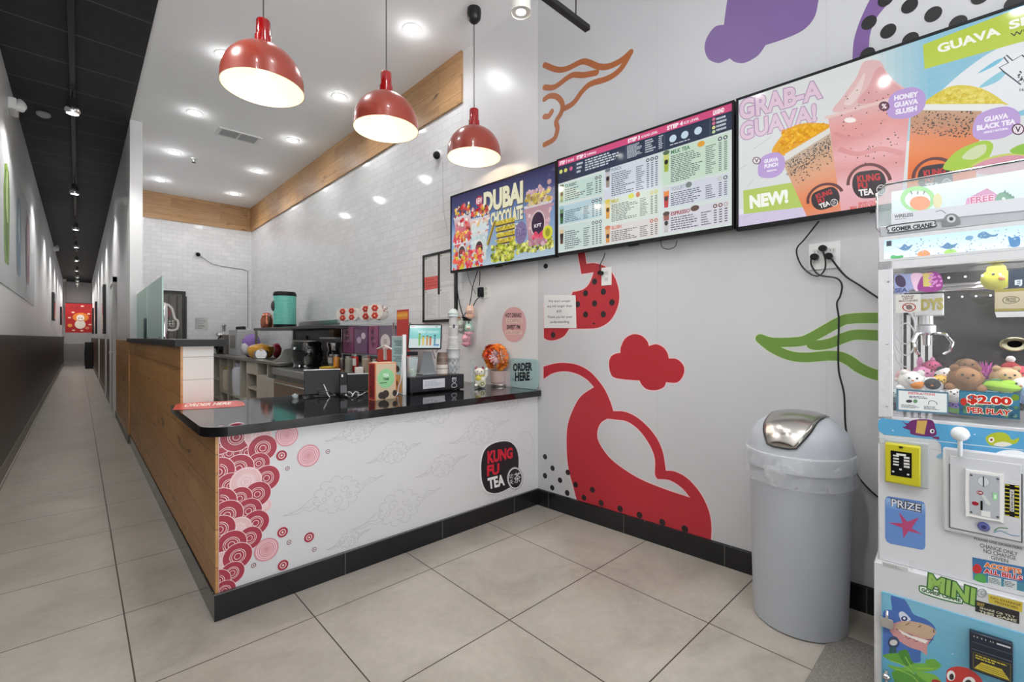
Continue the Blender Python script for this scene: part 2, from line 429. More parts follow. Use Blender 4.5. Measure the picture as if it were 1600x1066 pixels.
def plank_mat(name, cols, bw=1.2, rh=.155, rough=.45, vert=False, knots=1.0, dark=(60, 38, 20), gap=(70, 45, 25), loc=(0, 0, 0)):
    m, nt, b, N, L = nodes(name)
    t, mp = brick(nt, bw, rh, .0012, .37, loc=loc, uvrot=math.pi/2 if vert else 0)
    t.inputs['Color1'].default_value = (0, 0, 0, 1); t.inputs['Color2'].default_value = (1, 1, 1, 1); t.inputs['Mortar'].default_value = (.5, .5, .5, 1)
    tone = t.outputs['Color']
    sep = N('ShaderNodeSeparateColor'); L(tone, sep.inputs[0])
    off = N('ShaderNodeCombineXYZ'); mm = N('ShaderNodeMath'); mm.operation = 'MULTIPLY'; mm.inputs[1].default_value = 9; L(sep.outputs[0], mm.inputs[0]); L(mm.outputs[0], off.inputs[0]); L(mm.outputs[0], off.inputs[1])
    va = N('ShaderNodeVectorMath'); va.operation = 'ADD'; L(mp.outputs[0], va.inputs[0]); L(off.outputs[0], va.inputs[1])
    g1 = noise(nt, scaled(nt, va.outputs[0], (1.0, 9, 1)), 2.6, 5, .6, .8); g2 = noise(nt, scaled(nt, va.outputs[0], (2.2, 60, 1)), 3.0, 4, .6)
    k = noise(nt, scaled(nt, va.outputs[0], (.9, 5.5, 1)), 1.9, 3, .5, 1.4)
    c = ramp(nt, g1, [(.25, cols[0]), (.5, cols[1]), (.75, cols[2])])
    c = mixc(nt, .22, c, ramp(nt, g2, [(.3, cols[0]), (.7, cols[2])]))
    c = mixc(nt, .35, c, ramp(nt, sep.outputs[0], [(0, cols[0]), (1, cols[2])]))
    kf = N('ShaderNodeMapRange'); kf.inputs[1].default_value = .63; kf.inputs[2].default_value = .74; kf.inputs[4].default_value = .8*knots; L(k, kf.inputs[0])
    c = mixc(nt, kf.outputs[0], c, dark); c = mixc(nt, t.outputs['Fac'], c, gap)
    L(c, b.inputs['Base Color']); b.inputs['Roughness'].default_value = rough; bump(nt, b, g2, .12, .001); return m
M_FLOOR = floor_mat(); M_SUB = subway_mat()
M_WOOD = plank_mat('oak_planks', [(146, 108, 70), (182, 140, 96), (202, 164, 120)])
M_WOODS = plank_mat('oak_planks_low', [(164, 112, 60), (196, 142, 84), (214, 166, 108)], 1.1, .165, .42, loc=(.3, .1, 0), knots=1.15)
M_DARKWOOD = plank_mat('dark_planks', [(40, 32, 30), (54, 45, 42), (66, 56, 52)], 1.3, .16, .4, vert=True, knots=.4, dark=(28, 22, 20), gap=(22, 18, 16))
M_HALLWOOD = plank_mat('hall_planks', [(66, 44, 30), (92, 62, 40), (112, 78, 52)], 1.1, .19, .42)
M_WALL = mat('white_paint', (222, 222, 223), .32, noise=.03, nscale=1.2)
M_MURALWALL = mat('grey_white_print', (198, 199, 201), .38, noise=.03, nscale=.8)
M_CEIL = mat('ceiling_paint', (241, 242, 243), .8)
M_PLAS = mat('white_plastic', (226, 226, 224), .35)
M_BLACK = mat('black_metal', (22, 22, 24), .35, .0)
M_BLKPL = mat('black_plastic', (15, 16, 20), .42, spec=.3)
M_STEEL = mat('stainless', (190, 190, 188), .28, 1.0, noise=.08, nscale=6)
M_CHROME = mat('chrome', (225, 225, 228), .1, 1.0)
M_GREY = mat('grey_plastic', (174, 179, 186), .42, noise=.04)
M_PAINT = attr_mat('printed', .42); M_GLOSS = attr_mat('glossy_print', .15, coat=.6); M_SOFT = attr_mat('soft_cloth', .9, noise=.12, nscale=60)
M_METALC = attr_mat('tinted_metal', .25, 1.0)
def black_ceiling():
    m, nt, b, N, L = nodes('black_ceiling_tile'); t, mp = brick(nt, 2.0, .61, .008, 0, loc=(1.2, .2, 0))
    t.inputs['Color1'].default_value = lin((24, 25, 27))+(1,); t.inputs['Color2'].default_value = lin((30, 31, 33))+(1,)
    t.inputs['Mortar'].default_value = lin((92, 94, 96))+(1,); n = noise(nt, mp.outputs[0], 9, 6, .7)
    c = mixc(nt, .3, t.outputs['Color'], ramp(nt, n, [(.4, (18, 18, 20)), (.75, (52, 54, 56))])); L(c, b.inputs['Base Color'])
    b.inputs['Roughness'].default_value = .7; bump(nt, b, n, .3, .004); return m
M_BCEIL = black_ceiling()
def base_tile():
    m, nt, b, N, L = nodes('black_base_tile'); t, mp = brick(nt, .61, .5, .0022, 0, loc=(.21, .02, 0))
    t.inputs['Color1'].default_value = lin((26, 27, 30))+(1,); t.inputs['Color2'].default_value = lin((30, 31, 34))+(1,); t.inputs['Mortar'].default_value = lin((95, 92, 88))+(1,)
    L(t.outputs['Color'], b.inputs['Base Color']); b.inputs['Roughness'].default_value = .16; return m
M_BASE = base_tile(); M_HALLBASE = mat('hall_base', (120, 114, 106), .4, noise=.1)

# ---- walls: the mural wall runs a little askew from the end of the tiles towards the street
CEIL = 3.78; XL = -.50; XR = .434; XW = 2.48; YK = 2.34; YB = 10.13; YE = 29.0; YF = -3.2; SL = .052
def xw(y): return XW + (SL*(YK-y) if y < YK else 0)
MUR = Plane((XW, YK, 0), (SL, -1, 0))
struct('floor', MB().quad([(-.9, YF-.4, 0), (3.2, YF-.4, 0), (3.2, YE+.2, 0), (-.9, YE+.2, 0)]), M_FLOOR, recalc=False)
struct('ceiling', MB().box(XR, 3.0, YF, YB+.1, CEIL, CEIL+.1), M_CEIL)
struct('ceiling_hall', MB().box(XL-.1, XR, YF, YE, CEIL-.012, CEIL+.1), M_BCEIL)
struct('wall_left', MB().box(XL-.12, XL, YF, YE+.1, 0, CEIL), M_WALL)
struct('wall_end', MB().box(XL-.1, XR+.3, YE, YE+.1, 0, CEIL), M_WALL)
struct('wall_hall_right', MB().box(XR, .55, 6.94, YE, 0, CEIL), M_WALL)
struct('wall_back', MB().box(.55, 2.6, YB, YB+.12, 0, CEIL), M_SUB)
wr = struct('wall_right_tiled', MB().box(XW, XW+.12, 3.255, YB, 0, CEIL), M_SUB)
struct('wall_right_plain', MB().box(XW, XW+.12, YK, 3.255, 0, CEIL), M_WALL)
mb = MB(); f0 = [MUR.w(a, b) for a, b in ((0, 0), (5.7, 0), (5.7, CEIL), (0, CEIL))]; f1 = [p+Vector((.12, 0, 0)) for p in f0]
mb.quad(f0); mb.quad(f1)
for i in range(4): mb.quad([f0[i], f0[(i+1) % 4], f1[(i+1) % 4], f1[i]])
wm = struct('wall_right', mb, M_MURALWALL)
# shop front behind the camera: posts and a head beam with daylight between
mb = MB()
for x in (-.62, .5, 1.6, 2.75): mb.box(x, x+.08, YF-.1, YF, 0, CEIL)
mb.box(-.62, 2.83, YF-.1, YF, 2.95, CEIL+.1); struct('wall_front', mb, M_BLACK)
# wood bands under the ceiling
struct('trim_1', MB().box(XW-.022, XW, 3.255, YB, 3.32, CEIL), M_WOOD)
struct('trim_2', MB().box(.55, XW-.022, YB-.022, YB, 3.32, CEIL), M_WOOD)
# baseboards
struct('baseboard_right', MB().quad([MUR.w(0, 0, .014), MUR.w(5.6, 0, .014), MUR.w(5.6, .112, .014), MUR.w(0, .112, .014)])
       .quad([MUR.w(0, .112, .014), MUR.w(5.6, .112, .014), MUR.w(5.6, .118, 0), MUR.w(0, .118, 0)]), M_BASE)
struct('baseboard_left', MB().box(XL, XL+.02, YF, YE, 0, .12), M_HALLBASE)
struct('wall_left_panelling', MB().box(XL, XL+.014, YF, YE, .12, 1.225), M_DARKWOOD)
struct('trim_3', MB().box(XL, XL+.03, YF, YE, 1.225, 1.26), M_BLACK)
struct('baseboard_hall', MB().box(XR-.02, XR, 6.94, YE, 0, .1), M_HALLBASE)
struct('wall_hall_cladding', MB().box(XR-.012, XR, 6.94, 9.42, .1, 1.2), M_WOODS)
struct('wall_hall_panelling', MB().box(XR-.012, XR, 10.5, YE, .1, 1.2), M_HALLWOOD)
for y in (12.6, 17.0): struct('trim_4', MB().box(XR-.035, XR, y, y+.3, 0, 1.2), M_PLAS)
# knee wall between hall and preparation area
kw = struct('wall_knee', MB().box(XR+.012, .60, 3.291, 6.94, 0, 1.185), mat('white_panel', (214, 213, 208), .4))
struct('wall_knee_cladding', MB().box(XR, XR+.012, 3.29, 6.94, .115, 1.185), M_WOODS)
struct('trim_5', MB().box(XR-.03, .66, 3.262, 6.94, 1.185, 1.225), M_BLKPL)
a = Art(Plane((XR, 3.29, 0), (1, 0, 0)))
for z in (1.12, .985): a.raw([[(0, z), (.166, z), (.166, z+.003), (0, z+.003)]], (150, 148, 143))
o = a.build('seam', M_PAINT, kw)
struct('baseboard_knee', MB().box(XR-.006, XR+.012, 3.29, 6.94, 0, .114), M_BASE)
# ---- doors
def door(name, x0, x1, y, H, colr):
    d = struct(name, MB().box(x0, x1, y-.02, y, 0, H), mat('door_dark', colr, .22, coat=.2), bevel=.002)
    MB().box(x0-.05, x0, y-.035, y, 0, H+.05).box(x1, x1+.05, y-.035, y, 0, H+.05).box(x0, x1, y-.035, y, H, H+.05).build('door_frame', M_BLACK, d)
    return d
dr = door('door_1', 1.0, 1.36, YB, 2.02, (74, 70, 62))
# kitchen door: dark curtain-like panel with the shop's round mark
dp = Plane((0, YB-.02, 0), (1, 0, 0)); a = Art(dp)
for k, uu in enumerate((262, 268, 275, 283, 289)): a.raw([[(dp.px(uu, 0)[0], .02), (dp.px(uu+3, 0)[0], .02), (dp.px(uu+3, 0)[0], 1.98), (dp.px(uu, 0)[0], 1.98)]], (96, 92, 84) if k % 2 else (58, 54, 48))
a.stroke([(256, 476), (262, 476), (269, 483), (273, 497), (278, 502), (277, 513), (270, 516), (260, 515)], .035, (225, 222, 214))
a.poly([(256, 481), (261, 480), (266, 486), (266, 494), (256, 497)], (120, 60, 62), True)
a.text('功夫茶', [(257, 500), (273, 500), (273, 511), (257, 511)], (225, 222, 214), 0)
a.build('door_print', M_PAINT, dr)
# ================================================================ lamps
# pendants over the counter
def pendant(x, y, zr, label):
    t = thing('pendant_lamp', label, 'pendant lamp', (x, y, CEIL), 0, 'red dome pendants over the counter')
    h = zr-CEIL; R_ = .205
    MB().lathe([(.052, 0), (.055, -.03), (.05, -.075), (.03, -.1), (.008, -.115)], seg=28).build('canopy', M_BLACK, t, local=True)
    MB().tube([(0, 0, -.1), (0, 0, h+.36)], .0035, 8).build('cord', mat('cord', (70, 66, 64), .6), t, local=True)
    red = (150, 16, 20)
    MB().lathe([(.008, h+.375), (.033, h+.373), (.036, h+.365), (.036, h+.29), (.042, h+.285), (.043, h+.235)], seg=28, col=red).build('socket', M_GLOSS, t, local=True)
    prof = []; cols = []
    for k in range(15):
        a = math.pi/2*(1-k/14); prof.append((max(.04, R_*math.cos(a)**.92), h+.03+.205*math.sin(a))); cols.append((146, 58, 44))
    prof.append((R_+.003, h)); cols.append((236, 228, 214))
    prof.append((R_-.002, h)); cols.append((240, 226, 200))
    for k in range(15):
        a = math.pi/2*k/14; prof.append((max(.02, (R_-.004)*math.cos(a)**.92), h+.028+.2*math.sin(a))); cols.append((240, 226, 200))
    cols[-1] = (240, 226, 200)
    mb = MB(); mb.lathe(prof, seg=56, cols=cols); mb.build('shade', attr_mat('lacquer', .3, coat=.35), t, local=True, recalc=False)
    MB().ball((0, 0, h+.12), (.034, .034, .045)).lathe([(.016, h+.15), (.016, h+.225)], seg=16).build('bulb', mat('bulb', (255, 240, 215), .3, emit=(255, 226, 180), estr=4), t, local=True)
    p = bpy.data.lights.new('bulb_light', 'POINT'); p.energy = W_PEND; p.color = (1, .87, .70); p.shadow_soft_size = .035
    o = bpy.data.objects.new('bulb_light', p); C.objects.link(o); o.location = (x, y, zr+.055)
pendant(.735, 2.76, 2.60, 'red dome pendant lamp above the rounded end of the counter, largest of the three')
pendant(1.465, 2.75, 2.60, 'red dome pendant lamp hanging between the two others over the counter')
pendant(2.225, 2.78, 2.63, 'red dome pendant lamp nearest the menu screens, its black ceiling cup in view')
# recessed lights
def recessed(x, y, label, seen=True):
    if seen:
        t = thing('recessed_light', label, 'ceiling light', (x, y, CEIL), 0, 'recessed lights in the white ceiling')
        MB().lathe([(.075, 0), (.078, -.004), (.062, -.006), (.058, 0)], seg=32).build('trim_ring', M_PLAS, t, local=True)
        MB().lathe([(.058, -.002), (.05, -.012), (.03, -.02), (.0, -.023)], seg=32).build('diffuser', mat('lit_diffuser', (255, 255, 255), .4, emit=(255, 250, 244), estr=14), t, local=True)
    g = bpy.data.lights.new('ceiling_fill', 'POINT'); g.energy = W_FILL; g.shadow_soft_size = .03; go = bpy.data.objects.new('ceiling_fill', g); C.objects.link(go); go.location = (x, y, CEIL-.045)  # extra point light added at each fixture for a halo on the ceiling
    spot('recessed_or_fill_beam', (x, y, CEIL-.02), W_DOWN, 158, .75, .05, (.975, .99, 1), (x, y, 0))
rows = [(3.31, 'second'), (4.77, 'third'), (6.23, 'fourth'), (7.76, 'fifth'), (9.27, 'sixth')]
nm = ['nearest the pendant lamps', 'second back from the pendant lamps', 'beside the air vent', 'next to last before the back wall', 'last before the back wall']
for (y, _), n_ in zip(rows, nm):
    recessed(2.0, y, 'recessed light in the row along the tiled wall, '+n_)
    if y > 4: recessed(.955, y, 'recessed light in the row above the low wall, '+n_)
    else: recessed(.955, y, '', False)
# unseen fill lights added above and behind the camera, off the visible grid
for y in (1.4, -.4, -2.0):
    for x in (-.1, .95): recessed(x, y, '', False)
# air vent
v = thing('air_vent', 'white rectangular air vent with grey louvres in the white ceiling', 'vent', (1.465, 6.56, CEIL))
MB().box(-.235, .235, -.13, -.105, -.012, 0).box(-.235, .235, .105, .13, -.012, 0).box(-.235, -.2, -.105, .105, -.012, 0).box(.2, .235, -.105, .105, -.012, 0).box(-.008, .008, -.105, .105, -.012, 0).build('vent_frame', M_PLAS, v, local=True)
MB().box(-.2, .2, -.105, .105, -.004, -.001).build('backing', mat('vent_dark', (60, 60, 62), .7), v, local=True)
mb = MB()
for i in range(9):
    for x0, x1 in ((-.198, -.01), (.01, .198)): mb.box(x0, x1, -.1+i*.0235, -.088+i*.0235, -.011, -.005)
mb.build('louvre', mat('vent_grey', (176, 177, 178), .5), v, local=True)
def sprinkler(x, y, label):
    t = thing('fire_sprinkler', label, 'sprinkler', (x, y, CEIL))
    MB().lathe([(.04, 0), (.038, -.008), (.012, -.012), (.01, -.03), (.006, -.045)], seg=20).build('escutcheon', M_STEEL, t, local=True)
    MB().lathe([(.026, -.052), (.026, -.055)], seg=16).tube([(-.012, 0, -.02), (-.014, 0, -.04), (0, 0, -.053)], .0025, 6).tube([(.012, 0, -.02), (.014, 0, -.04), (0, 0, -.053)], .0025, 6).build('deflector', M_BLACK, t, local=True)
sprinkler(1.19, 7.85, 'small dark sprinkler head in the white ceiling between the two rows of lights')
# hall: one long black track with clear-rimmed spot heads
lt = thing('light_track', 'long black lighting track down the middle of the black hall ceiling', 'light track', (-.045, 12, CEIL-.012))
MB().box(-.02, .02, -14, 16, -.035, 0).build('rail', M_BLACK, lt, local=True, bevel=.002)
ordn = ['first from the front door, its glass rim clearly seen', 'second', 'third', 'fourth', 'fifth', 'sixth', 'seventh', 'eighth', 'ninth', 'tenth', 'eleventh']
hy = [6.35, 9.9, 13.2, 15.8, 18.6, 21.4, 23.8, 25.4, 26.6, 27.6, 28.5]
for i, y in enumerate(hy):
    z = CEIL-.047
    t = thing('track_spotlight', 'black spotlight under the hall track, %s' % (ordn[i] if i == 0 else ordn[i]+' from the shop front'), 'spotlight', (-.045, y, z), 0, 'spotlights on the hall track')
    MB().box(-.014, .014, -.05, .05, -.03, 0).tube([(0, 0, -.02), (0, 0, -.1)], .007, 8).build('mount', M_BLACK, t, local=True)
    MB().lathe([(.03, -.1), (.034, -.11), (.037, -.16), (.055, -.19), (.062, -.235), (.05, -.262), (.045, -.258), (.04, -.2)], seg=24).build('head', M_CHROME if i == 0 else M_STEEL, t, local=True)
    MB().lathe([(.046, -.25), (0, -.256)], seg=24).build('lamp_face', mat('lit_face', (255, 255, 255), .4, emit=(255, 247, 235), estr=30), t, local=True)
    if i < 9: spot('track_or_fill_beam', (-.045, y, z-.28), W_HALL, 128, .55, .03, (1, .98, .95), (-.045, y, 0))
# hall track goes on unseen; beams added there to light floor and counter side
for y in (2.9, .4): spot('track_or_fill_beam', (-.045, y, CEIL-.33), W_HALL, 140, .6, .03, (1, .98, .95), (-.045, y, 0))
# front track on rods
tr = thing('light_track', 'short black lighting track hung on thin rods in front of the mural wall', 'light track', (1.75, 1.8, 3.2), 0)
MB().box(-.75, .62, -.02, .02, 0, .032).build('rail', M_BLACK, tr, local=True, bevel=.002)
for x in (.5, -.6): MB().tube([(x, 0, .03), (x, 0, CEIL-3.2)], .004, 8).build('rod', M_BLACK, tr, local=True)
def head(x, y, z, aim, label):
    t = thing('track_spotlight', label, 'spotlight', (x, y, z))
    MB().tube([(0, 0, 0), (0, 0, -.05)], .008, 8).build('mount', M_BLACK, t, local=True)
    MB().lathe([(.03, -.045), (.042, -.055), (.05, -.1), (.057, -.175), (.053, -.175), (.05, -.17)], seg=28, col=(214, 212, 206)).build('head', M_PAINT, t, local=True)
    MB().lathe([(.052, -.168), (0, -.172)], seg=28).build('lamp_face', MATS['lit_face'], t, local=True)
    spot('track_or_fill_beam', (x, y, z-.19), W_TRACK, 120, .7, .04, (1, .96, .91), aim)
head(1.77, 1.8, 3.2, (1.9, 1.85, 0), 'pale cone spotlight under the short track, beside the orange swirl')
for x, y in ((1.2, .1), (1.2, -1.6)):  # unseen beams without heads, added to light the front and the mural
    spot('track_or_fill_beam', (x, y, 3.2), W_TRACK, 120, .7, .05, (1, .96, .91), (x+.5, y, 0))
# ================================================================ service counter
ZT = .848; YC = 2.347
sc = thing('service_counter', 'long ordering counter with black stone top and printed white front', 'counter', (1.45, 2.8, 0))
# top with one rounded corner
x0, x1, y0, y1, r = .385, XW-.004, 2.305, 3.262, .11
out = [(x0+r-r*math.cos(t), y0+r-r*math.sin(t)) for t in [math.pi/2*i/10 for i in range(11)]] + [(x1, y0), (x1, y1), (x0, y1)]
tp = Plane((0, 0, ZT), (1, 0, 0), (0, 1, 0))
def black_stone():
    m, nt, b, N, L = nodes('black_stone'); tc = N('ShaderNodeTexCoord'); v = N('ShaderNodeTexVoronoi'); v.inputs['Scale'].default_value = 240; L(tc.outputs['Object'], v.inputs[0])
    r_ = N('ShaderNodeMapRange'); r_.inputs[1].default_value = .04; r_.inputs[2].default_value = .12; r_.inputs[3].default_value = 1; r_.inputs[4].default_value = 0
    L(v.outputs['Distance'], r_.inputs[0]); n = noise(nt, tc.outputs['Object'], 30); mm = N('ShaderNodeMath'); mm.operation = 'MULTIPLY'; L(r_.outputs[0], mm.inputs[0])
    r2 = N('ShaderNodeMapRange'); r2.inputs[1].default_value = .5; r2.inputs[2].default_value = .7; L(n, r2.inputs[0]); L(r2.outputs[0], mm.inputs[1])
    L(mixc(nt, mm.outputs[0], (20, 21, 24), (120, 122, 125)), b.inputs['Base Color']); b.inputs['Roughness'].default_value = .07; b.inputs['IOR'].default_value = 1.62; return m
MB().prism(tp, out, -.042, 0).build('countertop', black_stone(), sc, bevel=.006, seg=3)
PF = Plane((0, YC, 0), (1, 0, 0))
fp = MB().box(XR+.012, XW, YC, YC+.03, .118, ZT-.042).build('front_panel', mat('white_laminate', (216, 217, 219), .35), sc)
sp = MB().box(XR, XR+.012, YC-.001, 3.29, .118, ZT-.042).build('side_panel', M_WOODS, sc)
MB().box(XR+.012, XR+.03, YC+.03, 3.25, .118, ZT-.042).box(XR+.012, XW, 3.2, 3.22, 0, ZT-.042).build('carcass', mat('inner_board', (140, 136, 130), .6), sc)
MB().box(XR-.006, XW, YC-.014, YC+.03, 0, .114).box(XR-.006, XR+.02, YC+.03, 3.29, 0, .114).build('base_tiles', M_BASE, sc, bevel=.002)
MB().box(XR-.006, XW, YC-.014, YC, .114, .118).build('base_edge', mat('edge_strip', (120, 120, 122), .3, .8), sc)
# printed circles
art = Art(PF.off(.0002), .0002, .00001)
CR, PK = (168, 50, 70), (221, 163, 170)
def c2(x, y): return (180+x/2.667, 600+y/2.667)
def c8(x, y): return (270+x/2.665, 590+y/2.665)
def scale_disc(p, r, kind, full=True):
    a, b = PF.px(*p)
    W_ = (232, 200, 204) if kind == 'c' else (236, 205, 208)
    base = CR if kind == 'c' else PK
    if kind == 'x': base = (232, 196, 198); W_ = (215, 160, 168)
    def disc(rr, col, ring=None): art.ell((a, b), rr, rr, col, px=False, ring=ring, n=36)
    disc(r+.0035, (236, 208, 212)); disc(r, base)
    if kind == 'x':
        for k in (.86, .72, .58): disc(r*k, W_, ring=.95)
    if kind == 'p':
        for k in (.9, .78): disc(r*k, (210, 140, 150), ring=.97)
    for k, q in ((.52, .93), (.40, .9), (.24, 0)):
        if q: disc(r*k, (240, 222, 222), ring=q)
art.step = 0
# thin grey line clouds
GL = (184, 184, 188)
def line_cloud(p, wd, flip=1, seed=0):
    rd = random.Random(seed); ca, cb = PF.px(*p); S = wd/2
    def st(pts, w_=.0022): art.stroke([(ca+flip*x*S, cb+y*S) for x, y in pts], w_, GL, px=False, caps=False, n=4)
    lobes = []
    for i in range(11):
        t = 2*math.pi*i/11+.2; lobes.append((.38*math.cos(t), .27*math.sin(t)+.02))
    for i, (x, y) in enumerate(lobes):      # scalloped outline
        x2, y2 = lobes[(i+1) % 11]; mx, my = (x+x2)/2, (y+y2)/2; l = math.hypot(mx, my-.02) or 1; k = .11
        st([(x, y), (x*.6+mx*.4+mx/l*k*.8, y*.6+my*.4+(my-.02)/l*k*.8), (x2*.6+mx*.4+mx/l*k*.8, y2*.6+my*.4+(my-.02)/l*k*.8), (x2, y2)])
    for cx, cy, rr, s0 in ((-.15, .08, .12, 0), (.16, .1, .1, 2), (.0, -.1, .13, 4), (.25, -.06, .08, 1), (-.27, -.03, .08, 3)):
        st([(cx+rr*(1-k/13)*math.cos(s0+k*.75), cy+rr*(1-k/13)*math.sin(s0+k*.75)) for k in range(12)])
    st([(-1, -.14), (-.8, -.12), (-.62, -.04), (-.5, .05), (-.38, .06)]); st([(-1, -.14), (-.78, -.17), (-.62, -.13), (-.52, -.18), (-.36, -.12)])
    st([(-.86, -.14), (-.66, -.09), (-.5, -.1), (-.4, -.02)])
    st([(1, .2), (.82, .17), (.66, .2), (.52, .1), (.4, .14)]); st([(1, .2), (.8, .12), (.6, .06), (.46, -.04), (.34, -.02)]); st([(.84, .15), (.64, .13), (.5, .03)])
for i, (x, y, wd) in enumerate(((770, 225, .44), (925, 315, .38), (1285, 225, .56), (1125, 370, .42), (685, 490, .66), (945, 545, .62), (735, 675, .30), (1410, 110, .32), (1100, 145, .48), (1365, 505, .40))):
    line_cloud(c8(x, y), wd*(.92 if x > 900 else .8), 1, i)
art.stroke([c8(1440, 240), c8(1470, 225), c8(1490, 240), c8(1500, 280), c8(1480, 320), c8(1460, 300)], .0022, GL, caps=False)
art.step = .00001; art.d += .0001
KM = .00122   # metres per zoomed picture unit at the circles
big = [(418,300,42,'c'),(475,290,42,'c'),(435,235,50,'c'),(550,285,44,'c'),(505,222,52,'c'),(595,215,45,'x'),(615,268,50,'c'),(418,425,44,'c'),(597,332,40,'c'),(515,352,50,'c'),(430,368,52,'c'),(630,393,48,'c'),
 (478,425,46,'c'),(545,408,52,'x'),(620,508,26,'x'),(592,460,47,'c'),(518,478,42,'c'),(437,497,53,'c'),(555,530,46,'c'),(465,548,53,'c'),(585,580,47,'c'),(515,604,42,'x'),(435,608,50,'c'),(560,643,42,'c'),
 (418,685,44,'c'),(484,670,50,'c'),(442,752,44,'x'),(510,718,48,'c'),(487,788,40,'c'),(425,825,42,'c'),(455,862,36,'c')]
lp = XR+.0135
for x, y, r_, k in big:
    p = c2(x, y); a, b = PF.px(*p); rr = r_*KM*(1-(a-XR)*.06)
    # a disc that would run over the corner is printed only up to it
    def cut(L): return [(max(A, lp), max(B, .119)) for A, B in L]
    base = {'c': CR, 'x': (232, 196, 198)}[k]
    def ring(k_, col, q=None):
        o_ = [(a+rr*k_*math.cos(t), b+rr*k_*math.sin(t)) for t in [2*math.pi*i/32 for i in range(32)]]
        if q:
            if a-rr*k_ < lp: # open arc
                art.mb and None
                pts = [(A, B) for A, B in o_ if A > lp]
                i0 = next((i for i in range(32) if o_[i][0] <= lp), 0); seq = [o_[(i0+j) % 32] for j in range(32)]; seq = [s_ for s_ in seq if s_[0] > lp]
                if len(seq) > 2: art.stroke(seq, rr*k_*(1-q), col, smooth=False, px=False, caps=False)
            else: art.stroke(o_, rr*k_*(1-q), col, smooth=False, closed=True, px=False)
        else: art.raw([cut(o_)], col)
    ring(1.05, (240, 214, 218)); ring(1, base)
    if k == 'x':
        for kk in (.86, .72, .58): ring(kk, (216, 164, 172), .96)
    for kk, q in ((.54, .92), (.42, .9), (.22, .8)): ring(kk, (242, 224, 224), q)
def free_disc(p, r_, kind):
    a, b = PF.px(*p); D = lambda k, col, q=None: art.ell((a, b), r_*k, r_*k, col, px=False, ring=q, n=36)
    if kind == 'p':
        D(1, (214, 150, 160)); [D(k, (240, 208, 214), .91) for k in (.86, .70, .52, .38, .24)]
    elif kind == 's': D(1, (168, 40, 62)); D(.62, (235, 215, 216)); D(.46, (168, 40, 62)); D(.2, (240, 225, 226))
    else: D(1, (120, 72, 84)); D(.72, (225, 215, 216)); D(.3, (120, 72, 84))
for p, r_, k in ((c2(715, 215), .052, 'p'), (c8(565, 325), .055, 'p'), (c2(630, 690), .053, 'p'), (c2(693, 298), .024, 's'), (c2(697, 618), .024, 's'), (c2(699, 755), .024, 's'), (c8(567, 665), .024, 's'),
                 (c2(717, 352), .010, 't'), (c8(645, 308), .011, 't'), (c2(724, 660), .011, 't'), (c8(589, 716), .011, 't'), (c2(576, 756), .011, 't')): free_disc(p, r_, k)
# round shop mark
def cl(x, y): return (700+x/7.61, 660+y/7.61)
art.build('cloud_and_circle_print', M_PAINT, fp)
art = Art(PF.off(.0035), .0003, .00003)
blob = [(395, 560), (402, 440), (440, 330), (520, 262), (640, 228), (740, 238), (805, 300), (835, 400), (838, 520), (820, 650), (780, 740), (700, 795), (600, 838), (520, 840), (450, 805), (405, 700)]
art.poly([cl(600+(x-610)*1.05, 540+(y-540)*1.04) for x, y in blob], (232, 232, 232), True)
art.poly([cl(x, y) for x, y in blob], (33, 33, 38), True)
art.text('KUNG', [cl(470, 345), cl(768, 298), cl(768, 425), cl(470, 495)], (208, 36, 56), .045)
art.text('FU', [cl(466, 515), cl(608, 488), cl(608, 614), cl(466, 645)], (208, 36, 56), .045)
art.text('TEA', [cl(470, 668), cl(662, 618), cl(674, 746), cl(484, 797)], (238, 238, 238), .045)
art.ellp(cl(797, 665), 12.6, 17.6, (150, 150, 152)); art.ellp(cl(797, 665), 11.8, 16.6, (225, 225, 225)); art.ellp(cl(797, 665), 10.2, 14.8, (33, 33, 38))
art.text('功', [cl(725, 620), cl(775, 608), cl(775, 665), cl(725, 677)], (238, 238, 238), .0); art.text('夫', [cl(730, 685), cl(775, 672), cl(775, 735), cl(730, 748)], (238, 238, 238), .0)
art.text('茶', [cl(785, 605), cl(865, 585), cl(860, 712), cl(785, 730)], (238, 238, 238), .0)
art.build('logo', M_PAINT, fp)
# the red sticker on the counter's end
a = Art(tp, .0012, .0002)
a.poly([(272, 638), (281, 631), (330, 628), (372, 627), (382, 631), (378, 635), (340, 638), (276, 641)], (196, 74, 66), True)
a.text('ORDER HERE', [(292, 631.5), (362, 628.5), (360, 632.5), (286, 636.5)], (240, 225, 215), .03)
st_ = a.build('counter_sticker', attr_mat('vinyl', .25), None); ctag(st_, 'long red oval sticker lying flat on the rounded end of the black counter', 'sticker')
